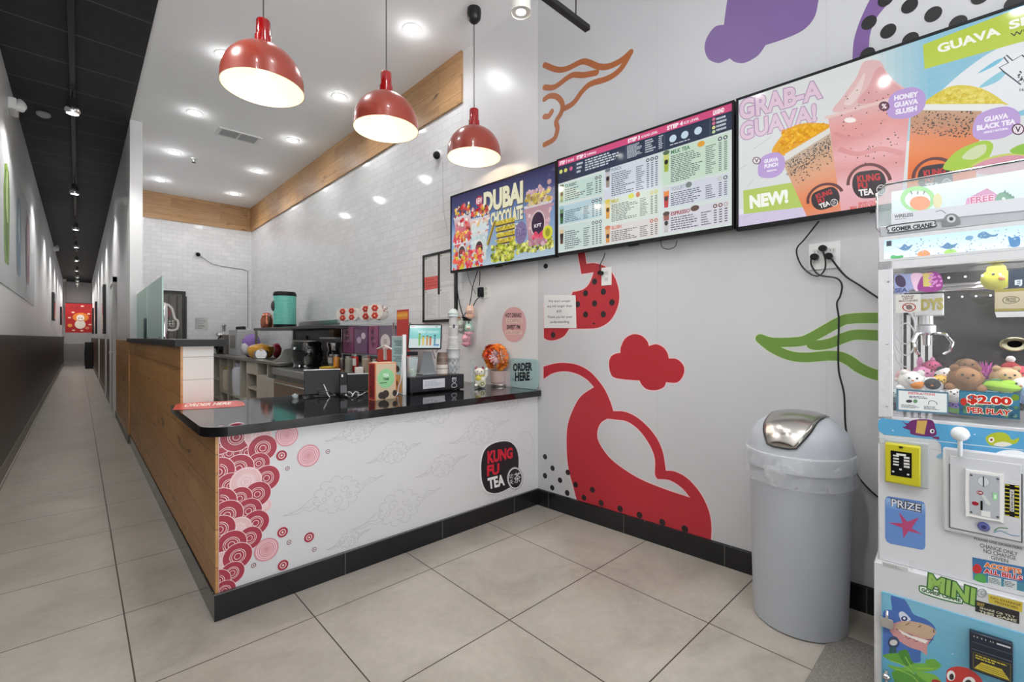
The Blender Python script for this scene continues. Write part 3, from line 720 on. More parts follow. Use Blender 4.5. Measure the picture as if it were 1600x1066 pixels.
# ================================================================ printed mural on the right wall
def gradq(a, quad, stops, n=20, px=True):
    Q = [a.ab(p, px) for p in quad]; a.d += a.step
    S = [lin(s_) for s_ in stops]
    def at(x, y): return tuple((1-y)*((1-x)*Q[0][i]+x*Q[1][i])+y*((1-x)*Q[3][i]+x*Q[2][i]) for i in (0, 1))
    for k in range(n):
        y0, y1 = k/n, (k+1)/n; t = (k+.5)/n*(len(S)-1); i = min(int(t), len(S)-2); f_ = t-i
        c = tuple(S[i][j]*(1-f_)+S[i+1][j]*f_ for j in range(3)); b = len(a.mb.v)
        for p in ((0, y0), (1, y0), (1, y1), (0, y1)): a.mb.v.append(a.pl.w(*at(*p), a.d))
        a.mb.face((b, b+1, b+2, b+3), c)
def specks(a, quad, n, r, cols, px=True, bias=None, sides=6, rnd=random):
    Q = [a.ab(p, px) for p in quad]; a.d += a.step
    for _ in range(n):
        x, y = rnd.random(), rnd.random()
        if bias: y = bias(y)
        P_ = [(1-y)*((1-x)*Q[0][i]+x*Q[1][i])+y*((1-x)*Q[3][i]+x*Q[2][i]) for i in (0, 1)]
        rr = r*rnd.uniform(.6, 1.2); b = len(a.mb.v); t0 = rnd.random()
        for k in range(sides): a.mb.v.append(a.pl.w(P_[0]+rr*math.cos(t0+2*math.pi*k/sides), P_[1]+rr*math.sin(t0+2*math.pi*k/sides), a.d))
        a.mb.face(range(b, b+sides), lin(rnd.choice(cols)))
RED = (176, 40, 50); RD = (38, 30, 32)
def m7(x, y): return (840+x/2.132, 380+y/2.132)
def M7(L): return [m7(*p[:2])+tuple(p[2:]) for p in L]
def mural(name, fn):
    a = Art(MUR, .0003, .0001); fn(a); return a.build(name, M_PAINT, wm)
halo = (232, 196, 198)
def f1(a):
    P_ = M7([(238, 400), (245, 378), (262, 368), (276, 366, 1), (278, 345), (292, 318), (318, 304), (345, 308), (364, 325), (371, 343, 1), (395, 337), (418, 347), (432, 365), (437, 385, 1), (462, 386), (482, 402), (489, 425), (480, 450), (462, 465), (428, 463, 1), (420, 480), (395, 490), (365, 487), (348, 473), (340, 458, 1), (262, 450), (243, 432)])
    a.stroke(P_, .012, halo, closed=True); a.poly(P_, RED, True)
mural('red_cloud', f1)
def f2(a):
    P_ = M7([(133, 30, 1), (157, 30, 1), (163, 69, 1), (190, 67), (225, 78), (252, 105), (268, 145), (272, 185), (262, 225), (240, 260), (205, 281), (170, 285), (105, 285, 1), (88, 310), (60, 323), (35, 323), (21, 316, 1), (21, 200, 1), (114, 172, 1), (117, 163, 1), (150, 155), (172, 135), (187, 97, 1), (146, 103, 1)])
    a.stroke(P_, .012, halo, closed=True); a.poly(P_, RED, True)
    for x, y in ((190, 128), (160, 167), (219, 162), (134, 204), (190, 201), (248, 198), (160, 238), (219, 237), (52, 306), (188, 268)): a.ell(m7(x, y), .02, .021, RD) if (x, y) != (188, 268) else a.ell(m7(x, y), .012, .005, RD)
mural('red_peach', f2)
def f3(a):
    P_ = M7([(20, 412, 1), (50, 403), (85, 399), (130, 405), (170, 425), (200, 455), (225, 490), (243, 530), (252, 560, 1), (290, 562), (330, 580), (370, 615), (400, 655), (418, 700), (427, 758, 1), (460, 762), (500, 785), (540, 830), (568, 885), (579, 940), (577, 1000, 1), (400, 960, 1), (137, 880, 1), (120, 815), (103, 750), (97, 680), (100, 610), (118, 555), (145, 510), (188, 480, 1), (165, 455), (130, 435), (90, 427), (50, 434), (20, 453, 1)])
    Hh = M7([(232, 585, 1), (210, 600), (199, 630), (205, 665), (240, 715), (290, 755), (350, 790), (430, 822), (508, 848, 1), (480, 815), (440, 790), (400, 786, 1), (391, 770), (391, 720), (375, 675), (340, 625), (300, 595), (262, 588)])
    a.stroke(P_, .012, halo, closed=True); a.stroke(Hh, .012, halo, closed=True)
    a.poly(P_, (180, 42, 54), True, holes=[Hh])
    for x, y in ((25, 712), (50, 750), (101, 764), (25, 775), (75, 790), (127, 805), (49, 815), (183, 822), (99, 832), (155, 848), (212, 866), (275, 885), (340, 906), (416, 930), (491, 952)): a.ell(m7(x, y), .0195, .0195, RD)
mural('red_swirl_fruit', f3)
def g8(x, y): return (1180+x/7.614, 470+y/7.614)
def f4(a):
    GR = (106, 142, 60); hg = (196, 212, 172)
    S = [[(60, 450), (180, 490), (350, 496), (560, 480), (700, 420), (860, 330), (980, 265), (1120, 215), (1480, 205), (1800, 215), (2200, 300)],
         [(60, 450), (200, 560), (400, 650), (600, 675), (860, 655), (1010, 665), (1130, 720), (1260, 810), (1480, 890), (1900, 930)],
         [(675, 520), (740, 530), (880, 510), (1060, 440), (1200, 405), (1480, 415), (1800, 440)]]
    for c_, wd in ((hg, .052), (GR, .046)):
        for s_ in S: a.stroke([g8(*p) for p in s_], wd, c_)
        a.poly([g8(*p) for p in ((40, 440), (75, 418), (230, 452), (240, 540), (200, 600), (80, 510))], GR if c_ == GR else hg)
mural('green_swirl', f4)
def o8(x, y): return (780+x/2.58, y/2.58)
def f5(a):
    OR = (172, 98, 52)
    for s_, e in (([(183, 262), (230, 280), (270, 278), (330, 250), (360, 252), (400, 268), (440, 268), (490, 245), (530, 211)], 0), ([(183, 352), (225, 350), (290, 305), (340, 303), (393, 293)], 0), ([(530, 211), (490, 278), (440, 315), (370, 338), (335, 368), (300, 415), (262, 438)], 0),
                  ([(183, 400), (205, 387), (235, 392), (255, 420), (250, 455), (230, 490), (235, 520), (222, 560), (183, 583)], 0), ([(183, 470), (200, 468), (212, 450)], 0)):
        a.stroke([o8(*p) for p in s_], .040, OR)
mural('orange_swirl', f5)
def f6(a):
    a.poly([o8(*p[:2])+tuple(p[2:]) for p in [(960, -200), (930, -60), (912, 50), (906, 100, 1), (870, 108), (838, 150), (828, 195), (843, 237), (880, 254), (912, 245), (930, 235, 1), (950, 250), (990, 253), (1042, 225), (1074, 182, 1), (1150, 157), (1225, 122), (1268, 75), (1284, 20), (1290, -60), (1250, -190), (1100, -240)]], (116, 88, 144), True)
mural('purple_cloud', f6)
def p8(x, y): return (1320+x/4.1, y/4.1)
def f7(a):
    L = [(48, 420), (55, 280), (80, 180), (120, 80), (180, -30), (300, -160), (520, -260), (800, -300)]; R_ = [(800, -200), (540, -170), (380, -90), (280, 20), (200, 120), (165, 210), (155, 300), (158, 420)]
    a.poly([p8(*p) for p in spline(L, False)+spline(R_, False)], (116, 84, 144))
    for x, y in ((155, 145), (278, 200), (415, 38), (566, 92), (725, 150), (420, 255), (145, 350), (262, -5), (870, -25), (1085, 25), (700, -60), (560, 330), (850, 240), (1230, 110), (990, -110)):
        a.ell(p8(x, y), .028, .031, (18, 16, 20))
mural('purple_ring_fruit', f7)
def f8(a):
    for uu in (1027, 1291):
        x_ = a.pl.px(uu, 500)[0]; a.raw([[(x_, .12), (x_+.0025, .12), (x_+.0025, 3.7), (x_, 3.7)]], (186, 186, 188))
    x_ = .0; a.raw([[(x_, .12), (x_+.0035, .12), (x_+.0035, 3.7), (x_, 3.7)]], (190, 190, 192))
mural('panel_joint', f8)

# ================================================================ menu screens
TVP = MUR.off(.07)
M_SCREEN = attr_mat('screen_picture', .06, emit=.56, base=0)
def screen(label, tl, bl, tr_, br):
    q = [TVP.px(*p) for p in (tl, bl, tr_, br)]; a0 = (q[0][0]+q[1][0])/2; a1 = (q[2][0]+q[3][0])/2; b0 = (q[1][1]+q[3][1])/2; b1 = (q[0][1]+q[2][1])/2
    p = TVP.w((a0+a1)/2, (b0+b1)/2); t = thing('menu_screen', label, 'screen', tuple(p), 0, 'menu screens along the wall')
    t.location.z = b0
    r = .011
    mb = MB(); mb.prism(TVP, [(a0, b0), (a1, b0), (a1, b1), (a0, b1)], -.028, -.002, (14, 14, 16))
    mb.prism(TVP, [(a0+.1, b0+.06), (a1-.1, b0+.06), (a1-.1, b1-.2), (a0+.1, b1-.2)], -.058, -.028, (18, 18, 20)); mb.build('housing', M_BLKPL, t)
    mb = MB()
    for (x0_, x1_, y0_, y1_) in ((a0, a1, b1-r, b1), (a0, a1, b0, b0+.018), (a0, a0+r, b0, b1), (a1-r, a1, b0, b1)): mb.prism(TVP, [(x0_, y0_), (x1_, y0_), (x1_, y1_), (x0_, y1_)], -.002, .004)
    mb.build('bezel', M_BLKPL, t)
    MB().prism(TVP, [((a0+a1)/2-.035, b0-.008), ((a0+a1)/2+.035, b0-.008), ((a0+a1)/2+.03, b0), ((a0+a1)/2-.03, b0)], -.02, -.004).build('sensor', M_BLKPL, t)
    MB().prism(TVP, [((a0+a1)/2-.2, b0+.2), ((a0+a1)/2+.2, b0+.2), ((a0+a1)/2+.2, b1-.2), ((a0+a1)/2-.2, b1-.2)], -.0695, -.058).build('wall_mount', M_BLACK, t)
    a = Art(TVP, -.0018, .00001); R_ = (a0+r, a1-r, b0+.018, b1-r)
    return t, a, R_
def rectab(a, x0, x1, y0, y1, col): a.raw([[(x0, y0), (x1, y0), (x1, y1), (x0, y1)]], col)
# screen 1 --------------------------------------------------------
t1, a, R_ = screen('menu screen farthest along the wall, showing a chocolate drink advert', (703.4, 307.7), (705, 428.6), (868.6, 251.5), (870.2, 398.9))
x0, x1, y0, y1 = R_
def n1(x, y): return (x0+(x1-x0)*x, y1-(y1-y0)*y)       # picture coordinates 0..1, from the top left
def q1(xa, ya, xb, yb): return [n1(xa, ya), n1(xb, ya), n1(xb, yb), n1(xa, yb)]
gradq(a, q1(0, 0, 1, .84), [(56, 52, 86), (72, 78, 120), (104, 132, 176), (130, 158, 190), (148, 170, 192)], 24, px=False)
gradq(a, q1(0, .8, 1, 1), [(142, 166, 186), (176, 196, 208)], 6, px=False)
a.ell(n1(.31, .16), .042, .042, (176, 44, 70), px=False)
a.text('NEW', q1(.28, .12, .34, .2), (240, 225, 225), .03, px=False)
for (s_, q_) in (('DUBAI', q1(.36, .08, .73, .33)), ('CHOCOLATE', q1(.43, .36, .73, .52))):
    d_ = .006; a.text(s_, [(p[0]+d_, p[1]-d_) for p in q_], (96, 84, 60), .06, px=False); a.text(s_, q_, (226, 222, 190), .05, px=False)
a.poly(q1(.62, .56, .73, .62), (236, 232, 226), px=False); a.text('SERIES', q1(.63, .57, .72, .61), (90, 90, 110), .03, px=False)
def cup(xc, yt, wt, wb, yb, top, colr, rnd, lab=True, sc_=1.0):
    fr = random.Random(rnd)
    gradq(a, [n1(xc-wt/2, yt), n1(xc+wt/2, yt), n1(xc+wb/2, yb), n1(xc-wb/2, yb)], colr, 14, px=False)
    qd = [n1(xc-wt/2, yt), n1(xc+wt/2, yt), n1(xc+wb/2, yb), n1(xc-wb/2, yb)]
    specks(a, qd, 34, .017, top, px=False, rnd=fr)
    a.poly([n1(xc-wt/2-.01, yt-.012), n1(xc+wt/2+.01, yt-.012), n1(xc+wt/2, yt+.02), n1(xc-wt/2, yt+.02)], (206, 200, 204), px=False)
    specks(a, [n1(xc-wt*.42, yt-.13*sc_), n1(xc+wt*.42, yt-.16*sc_), n1(xc+wt/2, yt-.01), n1(xc-wt/2, yt-.01)], 46, .018, top, px=False, rnd=fr)
    if lab:
        ym = yt+(yb-yt)*.55; a.ell(n1(xc, ym), .052*sc_, .07*sc_, (216, 208, 200), px=False); a.ell(n1(xc, ym), .044*sc_, .058*sc_, (52, 34, 40), px=False)
        a.text('KUNG', q1(xc-.028, ym-.04, xc+.028, ym-.015), (190, 50, 50), .04, px=False); a.text('FU', q1(xc-.028, ym-.012, xc, ym+.012), (190, 50, 50), .04, px=False); a.text('TEA', q1(xc-.028, ym+.016, xc+.02, ym+.04), (230, 225, 220), .04, px=False)
BER = [(206, 60, 66), (176, 30, 44), (232, 190, 60), (90, 60, 40), (236, 226, 214), (220, 110, 96)]
cup(.13, .3, .2, .15, .64, BER, [(214, 196, 196), (196, 90, 110), (150, 70, 84)], 1, False)
cup(.31, .38, .2, .16, .66, BER, [(222, 206, 190), (210, 150, 110), (196, 120, 96)], 2, False)
a.poly(q1(.04, .6, .2, .63), (210, 214, 220), px=False)
cup(.12, .64, .19, .16, .9, BER[:3], [(190, 196, 206), (170, 140, 150), (180, 90, 90)], 3)
cup(.31, .58, .17, .14, .92, [(196, 210, 206), (214, 216, 214)], [(176, 196, 196), (196, 206, 206), (206, 196, 190)], 4)
a.poly(q1(.26, .5, .41, .545), (206, 214, 218), px=False)
a.text('DUBAI', q1(.27, .83, .36, .87), (196, 80, 60), .05, px=False)
specks(a, q1(.02, .78, .34, 1), 90, .02, [(206, 44, 50), (226, 84, 70), (206, 190, 60), (196, 60, 90), (236, 120, 110)], px=False, rnd=random.Random(5))
for i in range(5): # chocolate bar stack
    yy = .48+.075*i
    a.poly(q1(.48+.005*i, yy, .66, yy+.065), (196, 178, 60), px=False); specks(a, q1(.48, yy, .66, yy+.03), 26, .009, [(222, 206, 96), (168, 140, 40)], px=False, rnd=random.Random(i)); a.poly(q1(.48+.005*i, yy+.05, .66, yy+.066), (92, 64, 34), px=False)
a.poly([n1(.385, .74), n1(.46, .46), n1(.485, .47), n1(.41, .76)], (180, 158, 60), px=False); a.poly([n1(.40, .745), n1(.47, .47), n1(.478, .475), n1(.409, .755)], (96, 70, 36), px=False)
specks(a, q1(.44, .78, .66, .97), 150, .016, [(206, 210, 70), (150, 160, 40), (232, 226, 130), (88, 92, 34)], px=False, rnd=random.Random(8))
specks(a, q1(.68, .8, .98, .92), 120, .016, [(206, 210, 80), (150, 160, 40), (232, 230, 140), (96, 92, 40)], px=False, rnd=random.Random(9))
a.ell(n1(.715, .68), .06, .085, (124, 110, 150), px=False); specks(a, q1(.68, .6, .76, .78), 30, .006, [(160, 146, 180), (96, 84, 120)], px=False)
cup(.86, .4, .22, .15, .86, [(206, 170, 176), (186, 150, 150), (216, 190, 190)], [(176, 140, 150), (190, 150, 160), (170, 110, 130)], 10, False, 1.4)
specks(a, q1(.76, .28, .95, .38), 60, .02, [(226, 208, 90), (150, 120, 90), (206, 190, 150), (176, 150, 60)], px=False, rnd=random.Random(11))
a.poly(q1(.74, .43, .99, .46), (180, 140, 152), px=False); a.ell(n1(.86, .62), .07, .1, (206, 180, 182), px=False); a.ell(n1(.86, .62), .06, .085, (56, 38, 60), px=False)
a.text('KFT', q1(.83, .62, .89, .66), (226, 220, 226), .03, px=False); specks(a, q1(.81, .72, .92, .78), 40, .014, [(206, 66, 96), (226, 110, 130)], px=False)
a.ell(n1(.94, .74), .045, .05, (206, 206, 60), px=False); a.ell(n1(.94, .74), .022, .03, (150, 150, 40), px=False)
a.clip(*R_); a.build('display', M_SCREEN, t1)
# screen 2 --------------------------------------------------------
t2, a, R_ = screen('menu screen between the two picture screens, listing drinks and prices', (869.4, 250.6), (871, 398.4), (1146, 156), (1148.6, 359))
x0, x1, y0, y1 = R_
a.raw([[n1(0, 0), n1(1, 0), n1(1, 1), n1(0, 1)]], (208, 218, 214))
a.poly(q1(0, 0, 1, .062), (206, 84, 128), px=False); a.poly([n1(0, .062), n1(1, .062), n1(1, .215), n1(.5, .235), n1(0, .25)], (48, 58, 78), px=False)
for s_, xa, xb in (('STEP 1', .01, .062), ('STEP 2', .135, .20), ('STEP 3', .47, .54), ('STEP 4', .69, .77), ('LEGEND', .915, .965)): a.text(s_, q1(xa, .014, xb, .05), (250, 240, 244), .05, px=False)
for s_, xa, xb in (('THE SIZE', .068, .115), ('TOPPINGS', .205, .27), ('SUGAR LEVEL', .548, .64), ('ICE LEVEL', .776, .85)): a.text(s_, q1(xa, .024, xb, .046), (250, 240, 244), .02, px=False)
for x in (.125, .455, .675, .9): a.poly(q1(x, .07, x+.0015, .215), (110, 118, 134), px=False)
for x, c_ in ((.02, (210, 210, 120)), (.055, (206, 206, 110)), (.095, (206, 96, 140))): a.ell(n1(x, .125), .014, .014, c_, px=False)
for x in (.72, .78, .845): a.ell(n1(x, .14), .021, .021, (196, 216, 228), px=False)
for y, c_ in ((.085, (206, 110, 140)), (.12, (206, 110, 140)), (.155, (220, 216, 150)), (.19, (190, 210, 160))): a.ell(n1(.918, y), .009, .009, c_, px=False)
WL = (200, 206, 214)
for q_, n_ in (((.135, .08, .18, .2), 3), ((.195, .075, .42, .2), 5), ((.465, .075, .555, .2), 11), ((.57, .075, .63, .2), 6), ((.645, .075, .67, .2), 7), ((.93, .075, .99, .2), 4), ((.705, .185, .87, .2), 1)):
    a.bars(n1(q_[0], 0)[0], n1(q_[2], 0)[0], n1(0, q_[3])[1], n1(0, q_[1])[1], n_, WL)
def block(xa, ya, xb, yb, bgc, rows, price, hcol, cupc, title, tcol, inkk=(70, 78, 92), heads=((60, 70, 84),)):
    a.poly(q1(xa, ya, xb, yb), bgc, px=False)
    w_ = xb-xa; L = xa+.04; h_ = .035
    if title: a.text(title, q1(L+.005, ya+.008, L+.005+.012*len(title), ya+.008+h_), tcol, .03, px=False)
    a.poly([n1(xa+.006, ya+.02), n1(xa+.036, ya+.02), n1(xa+.031, min(yb-.01, ya+.19)), n1(xa+.011, min(yb-.01, ya+.19))], cupc[0], px=False)
    a.poly([n1(xa+.008, ya+.075), n1(xa+.034, ya+.075), n1(xa+.031, min(yb-.012, ya+.185)), n1(xa+.011, min(yb-.012, ya+.185))], cupc[1], px=False)
    a.ell(n1(xa+.021, ya+.1), .011, .014, (46, 40, 44), px=False); a.ell(n1(xa+.021, ya+.015), .02, .013, hcol, px=False)
    pa = xb-.022*price-.06
    a.bars(n1(L+.005, 0)[0], n1(min(pa-.01, L+.17), 0)[0], n1(0, yb-.012)[1], n1(0, ya+.055)[1], rows, inkk, fillr=.42)
    a.bars(n1(pa, 0)[0], n1(pa+.048, 0)[0], n1(0, yb-.012)[1], n1(0, ya+.055)[1], rows, inkk, fillr=.42)
    for k in range(price):
        xx = pa+.06+.024*k
        a.ell(n1(xx+.006, ya+.03), .011, .011, heads[k % len(heads)], px=False); a.ell(n1(xx+.006, ya+.03), .006, .006, (206, 210, 206), px=False)
        a.bars(n1(xx, 0)[0], n1(xx+.013, 0)[0], n1(0, yb-.012)[1], n1(0, ya+.055)[1], rows, (60, 66, 80), fillr=.4, words=False)
block(.005, .27, .31, .47, (190, 214, 204), 6, 2, (90, 120, 100), ((176, 190, 176), (150, 170, 120)), 'CLASSIC', (90, 110, 110))
block(.005, .5, .31, .7, (178, 204, 212), 7, 3, (150, 190, 200), ((110, 140, 110), (60, 100, 60)), '', (90, 110, 110))
block(.005, .72, .31, .985, (196, 212, 206), 9, 3, (206, 206, 200), ((214, 190, 150), (80, 60, 50)), '', (90, 110, 110))
block(.325, .24, .645, .54, (206, 212, 222), 12, 3, (110, 120, 130), ((190, 190, 196), (150, 140, 130)), 'PUNCH', (130, 150, 150))
block(.325, .55, .645, .79, (208, 218, 204), 11, 2, (216, 200, 90), ((222, 206, 150), (206, 150, 60)), 'MILK', (190, 180, 60), heads=((206, 196, 90),))
block(.325, .81, .645, .985, (214, 208, 204), 6, 2, (206, 120, 60), ((214, 170, 110), (206, 140, 60)), 'SLUSH', (200, 90, 60), heads=((180, 80, 60),))
block(.665, .235, .985, .545, (196, 218, 198), 15, 2, (86, 110, 84), ((200, 206, 120), (160, 180, 70)), 'MILK TEA', (70, 120, 90))
block(.665, .565, .985, .755, (206, 210, 220), 7, 2, (206, 206, 206), ((226, 130, 50), (186, 40, 44)), 'YOGURT', (160, 170, 170), heads=((190, 190, 190), (90, 96, 110)))
block(.665, .785, .985, .975, (210, 208, 216), 6, 3, (80, 60, 56), ((150, 90, 80), (190, 190, 190)), 'ESPRESSO', (150, 50, 60), heads=((96, 40, 46), (120, 60, 60), (180, 170, 170)))
a.ell(n1(.86, .262), .02, .016, (222, 160, 60), px=False); a.ell(n1(.80, .585), .018, .016, (120, 130, 124), px=False); a.ell(n1(.83, .8), .024, .016, (96, 70, 60), px=False)
a.ell(n1(.49, .567), .02, .016, (206, 210, 60), px=False); a.ell(n1(.53, .567), .014, .016, (190, 110, 60), px=False)
a.clip(*R_); a.build('display', M_SCREEN, t2)
# screen 3 --------------------------------------------------------
w2 = TVP.px(1147.5, 260)[0]-TVP.px(870.2, 320)[0]
def s3px(): # far end runs behind the toy machine: same width as its neighbour
    q = TVP.px(1150.5, 250)[0]+w2; return q
P3 = s3px(); wtop = (TVP.px(1148.4, 155)[1]+TVP.px(1400, 71.7)[1])/2; wbot = (TVP.px(1152.5, 359.5)[1]+TVP.px(1368, 331.7)[1])/2
def unpx(a_, b_):
    p = TVP.w(a_, b_)-EYEV; d = p.dot(FW); return (800+F_PX*p.dot(RT)/d, HOR-F_PX*p.z/d)
t3, a, R_ = screen('menu screen with a pink slush advert, partly behind the toy machine', (1148.4, 155), (1152.5, 359.5), unpx(P3, wtop), unpx(P3, wbot))
x0, x1, y0, y1 = R_
def A3(x, y): return (1150+x/3.674, 80+y/3.674)
def B3(x, y): return (1320+x/4.1, y/4.1)
def AA(*L): return [A3(*p) for p in L]
def BB(*L): return [B3(*p) for p in L]
a.raw([[n1(0, 0), n1(1, 0), n1(1, 1), n1(0, 1)]], (216, 219, 218))
for i in range(24): # sky
    xx = .45+.55*i/24; k = min(1, i/8); c_ = tuple(int((216, 219, 218)[j]*(1-k)+(112, 186, 214)[j]*k) for j in range(3))
    a.d -= a.step; a.raw([[n1(xx, 0), n1(xx+.55/24, 0), n1(xx+.55/24, .62), n1(xx, .62)]], c_)
a.poly(BB((560, 640), (640, 560), (780, 440), (960, 320), (1148, 260), (1148, 700), (560, 700)), (226, 230, 234), True)
a.poly(BB((850, 470), (960, 390), (1020, 370), (960, 420)), (120, 190, 214), True); a.poly(BB((860, 560), (960, 480), (1060, 430), (980, 520)), (140, 198, 216), True)
a.poly([n1(.0, .9), n1(.6, .9), n1(.6, 1), n1(0, 1)], (206, 196, 222), px=False); a.poly([n1(0, .86), n1(.6, .86), n1(.6, .905), n1(0, .905)], (222, 222, 228), px=False)
for L in (((100, 560), (160, 520), (200, 490)), ((0, 690), (60, 650)), ((60, 780), (100, 740)), ((40, 960), (100, 930))): a.stroke(AA(*L), .002, (176, 174, 176), caps=False)
# headline
for s_, Q in (('GRAB-A', ((18, 282), (490, 160), (494, 268), (24, 398))), ('GUAVA!', ((22, 412), (458, 300), (462, 400), (26, 516)))):
    q_ = AA(*Q); a.text(s_, q_, (178, 150, 182), .075); a.text(s_, q_, (222, 196, 212), .035)
a.poly(AA((40, 800), (352, 748), (408, 892), (44, 935)), (178, 200, 96)); a.text('NEW!', AA((78, 830), (294, 795), (298, 868), (82, 903)), (244, 246, 236), .06)
a.poly(BB((500, 285), (1300, -20), (1300, 220), (510, 442)), (188, 206, 82)); a.text('GUAVA', BB((590, 285), (985, 168), (1000, 220), (600, 342)), (246, 248, 236), .04)
a.text('SERIES', BB((1050, 135), (1500, 0), (1510, 50), (1056, 190)), (246, 248, 236), .04); a.text('WITH BOBA', BB((1060, 212), (1500, 85), (1500, 110), (1066, 238)), (60, 60, 60), .01)
# left cup
gradq(a, AA((268, 640), (540, 470), (606, 930), (412, 962)), [(196, 176, 156), (206, 164, 130), (220, 160, 126), (224, 140, 96), (226, 128, 74), (222, 140, 112)], 26)
a.poly(AA((206, 580), (250, 500), (310, 440), (400, 412), (530, 418), (532, 440), (400, 520), (290, 596)), (226, 164, 30), True)
specks(a, AA((270, 455), (500, 418), (500, 445), (240, 590)), 330, .0085, [(236, 180, 36), (244, 196, 60), (206, 136, 20), (226, 150, 26)], rnd=random.Random(3))
a.poly(AA((280, 590), (538, 440), (540, 468), (290, 622)), (222, 220, 214))
specks(a, AA((285, 640), (535, 485), (545, 560), (310, 720)), 300, .0027, [(60, 58, 60), (84, 80, 78), (110, 100, 96)], rnd=random.Random(4)); specks(a, AA((275, 700), (545, 560), (560, 640), (360, 760)), 60, .003, [(60, 50, 50)], rnd=random.Random(5))
# middle cup
gradq(a, AA((528, 375), (1004, 260), (945, 905), (604, 930)), [(222, 176, 176), (226, 160, 156), (218, 150, 150), (226, 168, 170), (216, 146, 146), (228, 176, 180), (226, 170, 178), (226, 164, 166)], 34)
a.poly(AA((560, 350), (620, 250), (690, 150), (725, 70), (770, 50), (830, 60), (860, 110), (900, 160), (960, 205), (1010, 240), (1000, 275), (800, 300)), (222, 184, 184), True)
a.poly(AA((700, 300), (760, 200), (800, 110), (840, 90), (880, 160), (950, 220), (900, 270)), (218, 162, 164), True); a.poly(AA((620, 300), (690, 200), (740, 120), (720, 220), (670, 300)), (228, 206, 204), True)
a.poly(AA((508, 375), (1006, 232), (1006, 252), (510, 390)), (228, 196, 192)); a.ellp(A3(655, 395), 9, 4, (246, 238, 232))
specks(a, AA((600, 230), (960, 180), (930, 850), (600, 640)), 60, .0026, [(70, 46, 50)], rnd=random.Random(6)); specks(a, AA((700, 560), (940, 440), (950, 660), (760, 640)), 16, .0028, [(60, 40, 46)], rnd=random.Random(9))
a.stroke(AA((590, 560), (700, 590), (830, 560), (960, 590)), .02, (212, 140, 142), caps=False); a.stroke(AA((560, 470), (690, 500), (830, 450)), .014, (214, 146, 146), caps=False)
# right cup
gradq(a, BB((425, 705), (880, 700), (830, 1250), (395, 1250)), [(196, 160, 132), (190, 140, 110), (222, 130, 80), (226, 128, 66), (226, 110, 40), (224, 110, 50), (224, 130, 80)], 24)
a.poly(BB((515, 650), (600, 590), (690, 550), (800, 548), (920, 585), (1015, 650), (1010, 672), (515, 672)), (218, 200, 78), True)
specks(a, BB((640, 570), (860, 570), (980, 660), (550, 660)), 180, .008, [(226, 210, 96), (206, 184, 60), (232, 218, 120)], rnd=random.Random(7))
a.poly(BB((495, 668), (1020, 665), (1000, 712), (500, 705)), (230, 230, 228)); specks(a, BB((430, 715), (820, 715), (830, 880), (425, 860)), 180, .003, [(70, 56, 50), (96, 80, 70)], rnd=random.Random(8))
# shop marks on the cups
def cupmark(c, rx, ry, rot, s):
    a.ellp(c, rx, ry, (44, 32, 36), rot=rot)
def Rq(c, x, y, w_, h_, rot):
    co, si = math.cos(rot), math.sin(rot); return [(c[0]+px_*co-py_*si, c[1]+px_*si+py_*co) for px_, py_ in ((x, y), (x+w_, y), (x+w_, y+h_), (x, y+h_))]
for c, rx, ry, rot, k in ((A3(765, 762), 26, 21, -.12, 1.0), (A3(513, 845), 22, 15, -.35, .72), (B3(580, 1140), 27, 21, -.15, .95)):
    a.stroke([(c[0]+rx*1.28*math.cos(t)*math.cos(rot)-ry*1.45*math.sin(t)*math.sin(rot), c[1]+rx*1.28*math.cos(t)*math.sin(rot)+ry*1.45*math.sin(t)*math.cos(rot)) for t in [math.pi*(1.02+.96*i/16) for i in range(17)]], .012, (96, 44, 46), caps=False)
    a.poly([(c[0]+x*co_-y*si_, c[1]+x*si_+y*co_) for co_, si_ in ((math.cos(rot), math.sin(rot)),) for x, y in ((-rx, -ry*.3), (-rx*.7, -ry*.9), (0, -ry), (rx*.7, -ry*.9), (rx, -ry*.3), (rx*.95, ry*.5), (rx*.6, ry), (-rx*.5, ry), (-rx*.95, ry*.5))], (40, 30, 36), True)
    a.text('KUNG', Rq(c, -18*k, -15*k, 36*k, 11*k, rot), (196, 44, 48), .04); a.text('FU', Rq(c, -18*k, -3*k, 15*k, 9*k, rot), (196, 44, 48), .04); a.text('TEA', Rq(c, -18*k, 7*k, 23*k, 10*k, rot), (240, 236, 232), .04)
    a.ellp((c[0]+19*k, c[1]+9*k), 8*k, 8*k, (226, 222, 220), ring=.84); a.text('茶', Rq((c[0]+19*k, c[1]+9*k), -5*k, -5*k, 10*k, 10*k, rot), (200, 196, 196), 0)
a.text('SERVED COLD', AA((700, 870), (805, 855), (808, 872), (702, 886)), (206, 76, 66), .03); a.text('REAL GUAVA PULP', AA((655, 893), (812, 876), (814, 905), (658, 918)), (206, 66, 54), .05)
